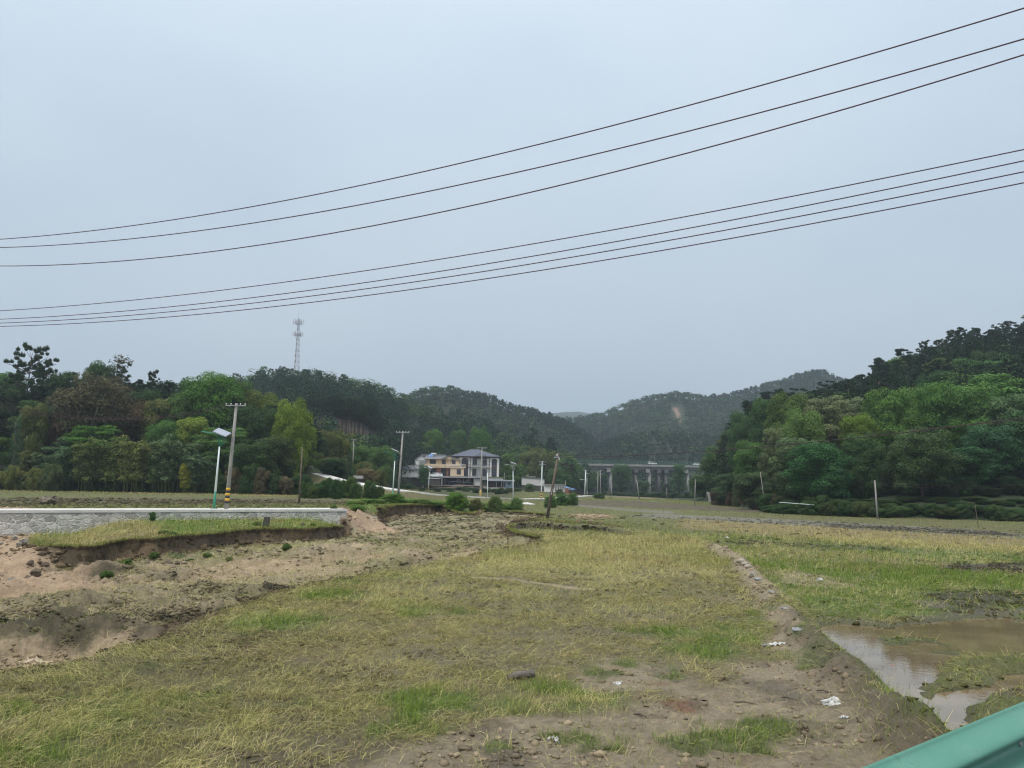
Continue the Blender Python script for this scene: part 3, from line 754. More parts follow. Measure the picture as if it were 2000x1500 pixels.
wc = [P(770, 1107, -1.0), P(880, 1098, -1.0), P(915, 1086, -1.0), P(900, 1078, -1.0), P(860, 1082, -1.0), P(800, 1095, -1.0)]
MB().add([(a, b, -.96) for a, b, _ in wc], [list(range(len(wc)))]).build('water', WM, kind='structure')

# ------------------------------------------------------------------ grass, straw and clods (nobody could count them)
rng = np.random.default_rng(7)
def scatter(n, r0, r1, power, a0=-39, a1=39):
    u = rng.random(n)
    e = 2 - power
    r = (r0 ** e + u * (r1 ** e - r0 ** e)) ** (1 / e) if abs(e) > 1e-6 else r0 * (r1 / r0) ** u
    a = np.radians(rng.uniform(a0, a1, n))
    return r * np.sin(a), r * np.cos(a)
def ribbons(x, y, z, length, width, az0, lift, bend, col, segs=2, tipcol=1.15, name='grass', m=None, label=None):
    # each blade: starts at the ground, rises at angle 'lift', bends over by 'bend'
    n = len(x)
    dirs = np.stack([np.cos(az0), np.sin(az0)], 1)
    side = np.stack([-np.sin(az0), np.cos(az0), np.zeros(n)], 1)
    tw = rng.uniform(-1, 1, n)
    side = side + np.stack([np.zeros(n), np.zeros(n), tw * .8], 1)
    side /= np.linalg.norm(side, axis=1)[:, None]
    p = np.stack([x, y, z - .015], 1)
    rows = []
    ang = lift.copy()
    for k in range(segs + 1):
        t = k / segs
        wd = width * (1 - .75 * t)
        rows += [p - side * wd[:, None] / 2, p + side * wd[:, None] / 2]
        d = np.stack([dirs[:, 0] * np.cos(ang), dirs[:, 1] * np.cos(ang), np.sin(ang)], 1)
        p = p + d * (length / segs)[:, None]
        ang = ang - bend / segs * 1.6
    nv = 2 * (segs + 1)
    V = np.stack(rows, 1).reshape(-1, 3)
    b = (np.arange(n) * nv)[:, None]
    F = np.concatenate([np.concatenate([b + 2 * k, b + 2 * k + 1, b + 2 * k + 3, b + 2 * k + 2], 1)[:, None, :] for k in range(segs)], 1).reshape(-1, 4)
    me = np_mesh(name, V, F, m)
    cc = np.repeat(col[:, None, :], nv, 1)
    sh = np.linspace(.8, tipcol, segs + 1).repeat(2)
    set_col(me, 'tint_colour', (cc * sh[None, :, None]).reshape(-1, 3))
    return link(name, me, kind='stuff', label=label)
BLADE = attr_leaf('grass_blade', transl=.2, rough=.7)
def ok_spots(x, y):
    s = (x - RA[0]) * RN[0] + (y - RA[1]) * RN[1]
    dl = sdist(x, y, np.array([WL, W0, W1, W1 + _wn * 3.5, W0 + _wn * 3.5, WL + _wn * 3.5]), 2)
    dp, _ = ldist(x, y, PATH_XY, 4)
    return (s > 1.2) & (dl > .1) & (dp > 1.7)
def make_straw(n):
    x, y = scatter(n, 6.5, 66, 1.35)
    h, c, st, gr, cl = look(x, y)
    clump = ss(-.25, .3, fbm(x, y, .45, 3, 201, .6)) * ss(-.5, .2, fbm(x, y, 1.8, 3, 203))
    k = (rng.random(n) < st * (.18 + .82 * clump) * .85) & ok_spots(x, y) & (h > -.06) | ((h < -.2) & (rng.random(n) < st * .5) & ok_spots(x, y))
    x, y, h, c = x[k], y[k], h[k], c[k]
    n = len(x); r = np.hypot(x, y); s = np.maximum(1, r / 19)
    v = rng.random(n)
    base = np.where(v[:, None] < .42, np.array([.57, .50, .23]), np.where(v[:, None] < .72, np.array([.38, .38, .12]), np.where(v[:, None] < .84, np.array([.34, .24, .14]), np.array([.17, .21, .05]))))
    base = base * rng.uniform(.5, 1.3, (n, 1)) * .95 + c * .22
    flow = fbm(x, y, 3.5, 2, 211) * 5
    return ribbons(x, y, h, rng.uniform(.14, .37, n) * s ** .5, rng.uniform(.0045, .0095, n) * s, flow + rng.normal(0, 1.1, n), rng.uniform(.08, .85, n), rng.uniform(.0, 1.0, n), base, 3, 1.1, 'straw', BLADE, 'flattened dry straw and yellowing grass over the near field')
def make_green(n, r0, r1, name, label, power=1.3, hmin=.06, hmax=.22, thr=0.0, tall=0):
    x, y = scatter(n, r0, r1, power)
    h, c, st, gr, cl = look(x, y)
    clump = ss(-.2, .3, fbm(x, y, .6, 3, 221, .6))
    w_ = gr if not tall else st * .6 + gr * .5
    k = (rng.random(n) < w_ * (.25 + .75 * clump) * .6) & ok_spots(x, y) & ((h > -.09) | (h < -.3) | (rng.random(n) < .12))
    x, y, h, c, gr, st = x[k], y[k], h[k], c[k], gr[k], st[k]
    n = len(x); r = np.hypot(x, y); s = np.maximum(1, r / 19)
    v = rng.random((n, 1))
    g1 = np.array([.10, .185, .024]) * (1 - v) + np.array([.22, .29, .05]) * v
    yel = np.clip(st - gr * .7, 0, 1)[:, None]
    col = g1 * (1 - yel) + np.array([.55, .45, .20]) * yel
    col = (col * .8 + c * .35) * rng.uniform(.75, 1.2, (n, 1))
    hh = rng.uniform(hmin, hmax, n) * np.where((y < 26) & (x > 6.5), .6, 1) * (1 + tall * .8 * yel[:, 0]) * (.7 + .5 * np.clip(gr, 0, 1.6))
    return ribbons(x, y, h, hh * s ** .45 * (1 - .72 * ss(52, 95, r)), rng.uniform(.006, .012, n) * s, rng.uniform(0, 6.28, n), rng.uniform(.9, 1.5, n), rng.uniform(.1, .9, n), col, 2, 1.2, name, BLADE, label)
QUAL = 1.0
make_straw(int(1500000 * QUAL))
make_green(int(900000 * QUAL), 6.5, 45, 'grass', 'short fresh green grass sprouting between straw and mud')
make_green(int(700000 * QUAL), 38, 240, 'meadow_grass', 'taller yellow and green grass of the back fields and island', 1.0, .14, .34, 0, 1)

def stems(n):                     # rotten stalks and seedlings standing in the shallow water
    x = rng.uniform(WATER[:, 0].min(), min(WATER[:, 0].max(), 20), n); y = rng.uniform(WATER[:, 1].min(), WATER[:, 1].max(), n)
    h = look(x, y)[0]
    k = (sdist(x, y, WATER, 2) < .1) & (rng.random(n) < ss(-.05, .5, fbm(x, y, .7, 3, 241)) * .9 + .04) & (h < -.05)
    x, y = x[k], y[k]; n = len(x); v = rng.random((n, 1))
    col = np.array([.09, .08, .045]) * v + np.array([.13, .17, .045]) * (1 - v)
    ribbons(x, y, np.full(n, -.08), rng.uniform(.05, .17, n), rng.uniform(.004, .008, n) * np.maximum(1, np.hypot(x, y) / 17), rng.uniform(0, 6.28, n), rng.uniform(.8, 1.55, n), rng.uniform(0, .8, n), col, 2, 1.0, 'grass', BLADE, 'rotten stalks and seedlings standing in the shallow water')
stems(9000)
CLODM = attr_leaf('clod', transl=0, rough=.9)
def make_clods(n, r0=7, r1=100, pw=1.25, mul=1.0, a0=-36.5, a1=36.5):
    x, y = scatter(n, r0, r1, pw, a0, a1)
    h, c, st, gr, cl = look(x, y)
    k = (rng.random(n) < cl * ss(-.25, .35, fbm(x, y, .9, 3, 231, .6))) & ok_spots(x, y) & (h > -1.6)
    x, y, h, c = x[k], y[k], h[k], c[k]
    n = len(x); r = np.hypot(x, y)
    if not n: return
    import bmesh
    bm = bmesh.new(); bmesh.ops.create_icosphere(bm, subdivisions=1, radius=1)
    V0 = np.array([v.co[:] for v in bm.verts]); F0 = np.array([[v.index for v in f.verts] for f in bm.faces]); bm.free()
    nv = len(V0)
    s = np.minimum(rng.lognormal(-3.75, .5, n), .06) * np.maximum(1, r / 22) ** .8 * mul
    jit = 1 + rng.normal(0, .36, (n, nv, 1))
    V = V0[None] * jit * s[:, None, None] * np.stack([rng.uniform(.8, 1.6, n), rng.uniform(.8, 1.6, n), rng.uniform(.5, .9, n)], 1)[:, None, :]
    V = V + np.stack([x, y, h + s * .15], 1)[:, None, :]
    F = (F0[None] + (np.arange(n) * nv)[:, None, None]).reshape(-1, 3)
    me = np_mesh('clods', V.reshape(-1, 3), F, CLODM, 3)
    set_col(me, 'tint_colour', np.repeat(c * rng.uniform(.5, 1.05, (n, 1)), nv, 0))
    link('clods', me, kind='stuff', label='loose clods of dug and dried mud')
make_clods(170000)
make_clods(110000, 24, 90, .8, 1.25)
make_clods(150000, 15, 38, .6, 1.0, -36, -8)
# ------------------------------------------------------------------ trees: prototypes, each 10 m tall
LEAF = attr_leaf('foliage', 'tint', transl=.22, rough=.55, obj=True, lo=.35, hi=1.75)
BARK = mat('bark', (.075, .062, .05), .9, .3, 8, .5, 40)
PALEBARK = mat('pale_bark', (.22, .20, .165), .9, .25, 8, .4, 40)
CULM = mat('bamboo_stem', (.16, .19, .07), .6, .3, 5)
TR = np.random.default_rng(11)
def unit(n, g=TR):
    v = g.normal(size=(n, 3)); return v / np.linalg.norm(v, axis=1)[:, None]
def leaves(cent, nrm, size, tint, elong=1.0, droop=0.0):
    n = len(cent)
    r = unit(n)
    t = np.cross(nrm, r); t /= np.linalg.norm(t, axis=1)[:, None] + 1e-9
    if droop: t[:, 2] -= droop; t /= np.linalg.norm(t, axis=1)[:, None]
    b = np.cross(nrm, t); b /= np.linalg.norm(b, axis=1)[:, None] + 1e-9
    sz = size * TR.uniform(.6, 1.3, n)
    t = t * (sz * elong)[:, None] / 2; b = b * sz[:, None] / 2
    V = np.stack([cent - t, cent + b * .8 - t * .1, cent + t, cent - b * .8 + t * .1], 1).reshape(-1, 3)
    return V, np.repeat(tint, 4)
def lobe_leaves(c, rad, n, size, up=.45, shell=.62, tj=.16, tb=None, elong=1.3, droop=0.0):
    d = unit(n)
    d[:, 2] = np.where((d[:, 2] < -.25) & (TR.random(n) < .7), -d[:, 2] * .6, d[:, 2])
    d /= np.linalg.norm(d, axis=1)[:, None]
    q = shell + (1.08 - shell) * TR.random(n) ** .6
    p = np.array(c) + d * np.array(rad) * q[:, None]
    nr_ = d * .6 + np.array([0, 0, up]) + unit(n) * .55
    nr_ /= np.linalg.norm(nr_, axis=1)[:, None]
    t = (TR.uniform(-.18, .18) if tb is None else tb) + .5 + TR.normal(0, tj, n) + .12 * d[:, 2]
    return leaves(p, nr_, size, np.clip(t, 0, 1), elong, droop)
def cat_(parts):
    V = np.concatenate([p[0] for p in parts]); T = np.concatenate([p[1] for p in parts])
    return V, T
def crown_mesh(name, parts):
    V, T = cat_(parts)
    F = np.arange(len(V)).reshape(-1, 4)
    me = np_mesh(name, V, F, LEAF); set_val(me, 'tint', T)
    return me
def mb_mesh(mb, name, m):
    me = bpy.data.meshes.new(name); me.from_pydata(mb.v, [], mb.f); me.polygons.foreach_set('use_smooth', mb.sm)
    me.materials.append(m); me.update(); return me
def branch(mb, p0, p1, r0, r1, bow=.08, n=5):
    p0, p1 = np.array(p0, float), np.array(p1, float)
    L_ = np.linalg.norm(p1 - p0)
    mid = (p0 + p1) / 2 + TR.normal(0, bow * L_, 3) + np.array([0, 0, -bow * L_ * .5])
    mb.path([p0, mid, p1], [r0, (r0 + r1) / 2, r1], n)
PROTO = {}
def broad(key, W=8.0, base=.22, lobes=48, nl=210, size=.24, flat=.75, top=1.0, lr=(.95, 1.7), bark=None, shape='round', up=.45, elong=1.3, droop=0.0):
    mb = MB(); parts = []
    tr_h = 10 * (base + .3)
    mb.path([(0, 0, -.8), (TR.normal(0, .1), TR.normal(0, .1), tr_h * .5), (TR.normal(0, .25), TR.normal(0, .25), tr_h), (TR.normal(0, .3), TR.normal(0, .3), 8.6)], [.26, .2, .15, .03], 7)
    for i in range(lobes):
        d = unit(1)[0]
        z = (i + .5) / lobes
        zz = base * 10 + (10 - base * 10 - .9) * z
        t = (zz - base * 10) / (10 - base * 10)
        if shape == 'round': prof = math.sqrt(max(0, 1 - (2 * t - .85) ** 2 / 1.35)) if t > .42 else .72 + .28 * t / .42
        elif shape == 'umbrella': prof = .55 + .5 * math.sin(math.pi * min(1, t * .95 + .1)) if t < .8 else .6
        elif shape == 'cone': prof = 1.02 - t
        else: prof = .9 - .5 * t
        a = i * 2.399 + TR.uniform(-.4, .4)
        rr = W / 2 * prof * (TR.uniform(.62, 1.0) if i % 4 else TR.uniform(.1, .5))
        r_ = TR.uniform(*lr) * (1 if shape != 'cone' else (1.1 - t * .7))
        c = np.array([math.cos(a) * rr, math.sin(a) * rr, zz + TR.uniform(-.3, .3)])
        c[:2] *= max(.05, 1 - r_ / (W / 2) * .6)
        parts.append(lobe_leaves(c, (r_, r_, r_ * flat), int(nl * 1.7 * r_ ** 2), size * .74, up, elong=elong, droop=droop))
        if i % 3 == 0:
            zb = max(base * 6, c[2] - 2.2)
            branch(mb, (0, 0, min(zb, 7.5)), c * .96, .075, .02)
    PROTO[key] = (crown_mesh('crown', parts), mb_mesh(mb, 'trunk', bark or BARK))
def pine(key, base=.42, tiers=8, W=5.5, spread=1.0, nl=120, size=.20, lean=0.0, trunkr=.17, tp=.66, te=1.4):
    mb = MB(); parts = []
    mb.path([(0, 0, -.8), (lean * .3, 0, 4), (lean * .7, .1, 7), (lean, 0, 9.8)], [trunkr, trunkr * .8, trunkr * .5, .03], 7)
    for i in range(tiers):
        t = i / (tiers - 1)
        z = 10 * base + (9.4 - 10 * base) * t
        nb = 7 if t < .8 else 4
        for k in range(nb):
            a = TR.uniform(0, 6.28)
            L_ = W / 2 * (1 - tp * t ** te) * TR.uniform(.65, 1.1)
            x0 = lean * z / 10
            e = np.array([x0 + math.cos(a) * L_, math.sin(a) * L_, z + TR.uniform(.1, .7) + .3 * t])
            branch(mb, (x0, 0, z - .2), e, .05, .015, .05, 4)
            for q in (1.0, .82, .62, .42):
                if q < .7 and TR.random() < .35: continue
                c = np.array([x0, 0, z]) + (e - np.array([x0, 0, z])) * q + TR.normal(0, .16, 3) + np.array([0, 0, .12])
                rr = TR.uniform(.24, .46) * spread
                n = int(nl * rr * 1.9)
                d = unit(n); d[:, 2] = np.abs(d[:, 2]) * .9 - .15
                p = c + d * np.array([rr, rr, rr * .8]) * TR.uniform(.2, 1.0, (n, 1))
                nn = np.cross(d, unit(n)); nn /= np.linalg.norm(nn, axis=1)[:, None] + 1e-9
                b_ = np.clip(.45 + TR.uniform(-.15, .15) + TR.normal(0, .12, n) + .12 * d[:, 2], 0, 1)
                # needle sprays pointing outward and up
                tt = d * .6 + np.array([0, 0, .55]); tt /= np.linalg.norm(tt, axis=1)[:, None]
                bb = np.cross(tt, nn); bb /= np.linalg.norm(bb, axis=1)[:, None] + 1e-9
                s = size * .72 * TR.uniform(.7, 1.4, n)[:, None]
                V = np.stack([p - tt * s * .7, p + bb * s * .26, p + tt * s * 1.2, p - bb * s * .26], 1).reshape(-1, 3)
                parts.append((V, np.repeat(b_, 4)))
    PROTO[key] = (crown_mesh('crown', parts), mb_mesh(mb, 'trunk', BARK))
def bamboo(key, n=16, W=5.5):
    mb = MB(); parts = []
    for i in range(n):
        a = TR.uniform(0, 6.28); r = TR.uniform(0, W * .28)
        x0, y0 = math.cos(a) * r, math.sin(a) * r
        H_ = TR.uniform(7.2, 10)
        ox, oy = math.cos(a) * TR.uniform(.4, 1.5), math.sin(a) * TR.uniform(.4, 1.5)
        pts = [(x0, y0, -.5), (x0 + ox * .12, y0 + oy * .12, H_ * .5), (x0 + ox * .5, y0 + oy * .5, H_ * .85), (x0 + ox * 1.1, y0 + oy * 1.1, H_), (x0 + ox * 1.5, y0 + oy * 1.5, H_ - .5)]
        mb.path(pts, [.05, .045, .03, .015, .008], 5)
        for k in range(15):
            t = .28 + .72 * k / 14
            z = H_ * min(t, .99)
            f = (.12 * t * 2 if t < .5 else .12 + (t - .5) * 1.9)
            c = (x0 + ox * f + TR.normal(0, .35), y0 + oy * f + TR.normal(0, .35), z + TR.normal(0, .15))
            rr = .75 * (1.1 - .5 * abs(t - .6))
            parts.append(lobe_leaves(c, (rr, rr, rr * .8), 62, .20, .2, .1, .14, None, 2.6, .55))
    PROTO[key] = (crown_mesh('crown', parts), mb_mesh(mb, 'trunk', CULM))
def twiggy(key):
    mb = MB(); parts = []
    mb.path([(0, 0, -.6), (.2, 0, 2.0), (.1, .1, 3.2)], [.34, .26, .2], 7)
    for i in range(13):
        a = i * 2.4; L_ = TR.uniform(2.2, 4.2); z0 = TR.uniform(2.4, 4.2)
        e = np.array([math.cos(a) * L_, math.sin(a) * L_ * .8, z0 + TR.uniform(2.0, 5.2)])
        branch(mb, (.1, .05, z0 * .75), e, .13, .03, .1, 5)
        for k in range(4):
            q = np.array([.1, 0, z0]) + (e - np.array([.1, 0, z0])) * TR.uniform(.4, .9)
            e2 = q + TR.normal(0, 1.1, 3) + np.array([0, 0, .9])
            branch(mb, q, e2, .04, .012, .1, 4)
            parts.append(lobe_leaves(e2, (1.15, 1.15, .75), 150, .17, .2, .15, .12, None, 1.6))
        parts.append(lobe_leaves(e, (1.4, 1.4, .9), 240, .17, .2, .2, .12, None, 1.6))
    for k in range(16):
        d = unit(1)[0]; c = np.array([d[0] * 2.9, d[1] * 2.9, 6.6 + d[2] * 2.2])
        parts.append(lobe_leaves(c, (1.4, 1.4, .9), 230, .17, .2, .3, .12, None, 1.6))
    PROTO[key] = (crown_mesh('crown', parts), mb_mesh(mb, 'trunk', PALEBARK))
broad('round1', 8.5, .18, 52, 190)
broad('round2', 7.6, .25, 44, 200, .26)
broad('round3', 9.5, .16, 60, 170, .25, lr=(.9, 1.6))
broad('tall1', 5.6, .15, 40, 210, .24, lr=(.7, 1.2), shape='tall')
broad('layer1', 9.5, .30, 40, 190, .24, flat=.38, shape='umbrella', lr=(1.0, 1.7), up=.9)
broad('layer2', 8.5, .20, 44, 190, .26, flat=.45, shape='umbrella', lr=(.9, 1.5), up=.8)
broad('cone1', 4.6, .04, 46, 190, .18, flat=1.0, shape='cone', lr=(.55, .9), up=.1)
broad('droop1', 8.5, .10, 50, 210, .26, flat=.8, lr=(.8, 1.3), up=.2, elong=2.0, droop=.5)
broad('shrub1', 13, .0, 46, 130, .34, flat=.8, lr=(1.4, 2.2))
broad('shrub2', 18, .0, 54, 110, .38, flat=.75, lr=(1.6, 2.6), up=.3)
pine('pine1', .45, 8, 6.5)
pine('pine2', .50, 7, 5.2, 1.0)
pine('pine3', .32, 10, 5.4, 1.0, nl=140)
pine('pinebig', .36, 10, 9.5, 1.1, 190, .20, .5, .24, .45, 3.0)
pine('pinebare', .66, 5, 4.6, 1.1, 150)
bamboo('bamboo1'); bamboo('bamboo2', 14, 6.5)
twiggy('twiggy1')
# width of each prototype at 10 m height
PW = dict(round1=8.5, round2=7.6, round3=9.5, tall1=5.6, layer1=9.5, layer2=8.5, cone1=4.6, droop1=8.5, shrub1=13, shrub2=18, pine1=6.5, pine2=5.2, pine3=5.4, pinebig=9.5, pinebare=4.6, bamboo1=6, bamboo2=7, twiggy1=8.8)

DG = (.022, .048, .016); PINE = (.026, .046, .024); MG = (.040, .085, .022); BG = (.048, .108, .020); YG = (.075, .125, .020); OL = (.062, .080, .026)
GG = (.060, .090, .042); BAM = (.062, .095, .032); BBAM = (.050, .085, .042); TW = (.050, .050, .028); DRY = (.085, .075, .042); BLG = (.022, .055, .032)
def plant(proto, px, D, top, wpx, col, label, name='tree', cat='tree', group=None, base=None):
    bx, by, _ = Q(px, 940, D)
    bz = G(bx, by) if base is None else base
    zt = Q(px, top, D)[2]
    h = max(zt - bz, .5)
    wm = wpx / FPX * D
    t = thing(name, label, cat, (bx, by, bz - .05), TR.uniform(0, 6.28), group)
    k = h / 10; kw = wm / PW[proto]
    cm, tm = PROTO[proto]
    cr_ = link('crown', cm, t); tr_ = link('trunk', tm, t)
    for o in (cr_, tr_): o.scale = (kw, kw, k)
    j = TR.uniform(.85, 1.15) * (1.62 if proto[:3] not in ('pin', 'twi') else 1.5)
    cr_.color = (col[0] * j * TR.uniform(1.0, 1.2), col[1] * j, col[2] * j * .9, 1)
    return t
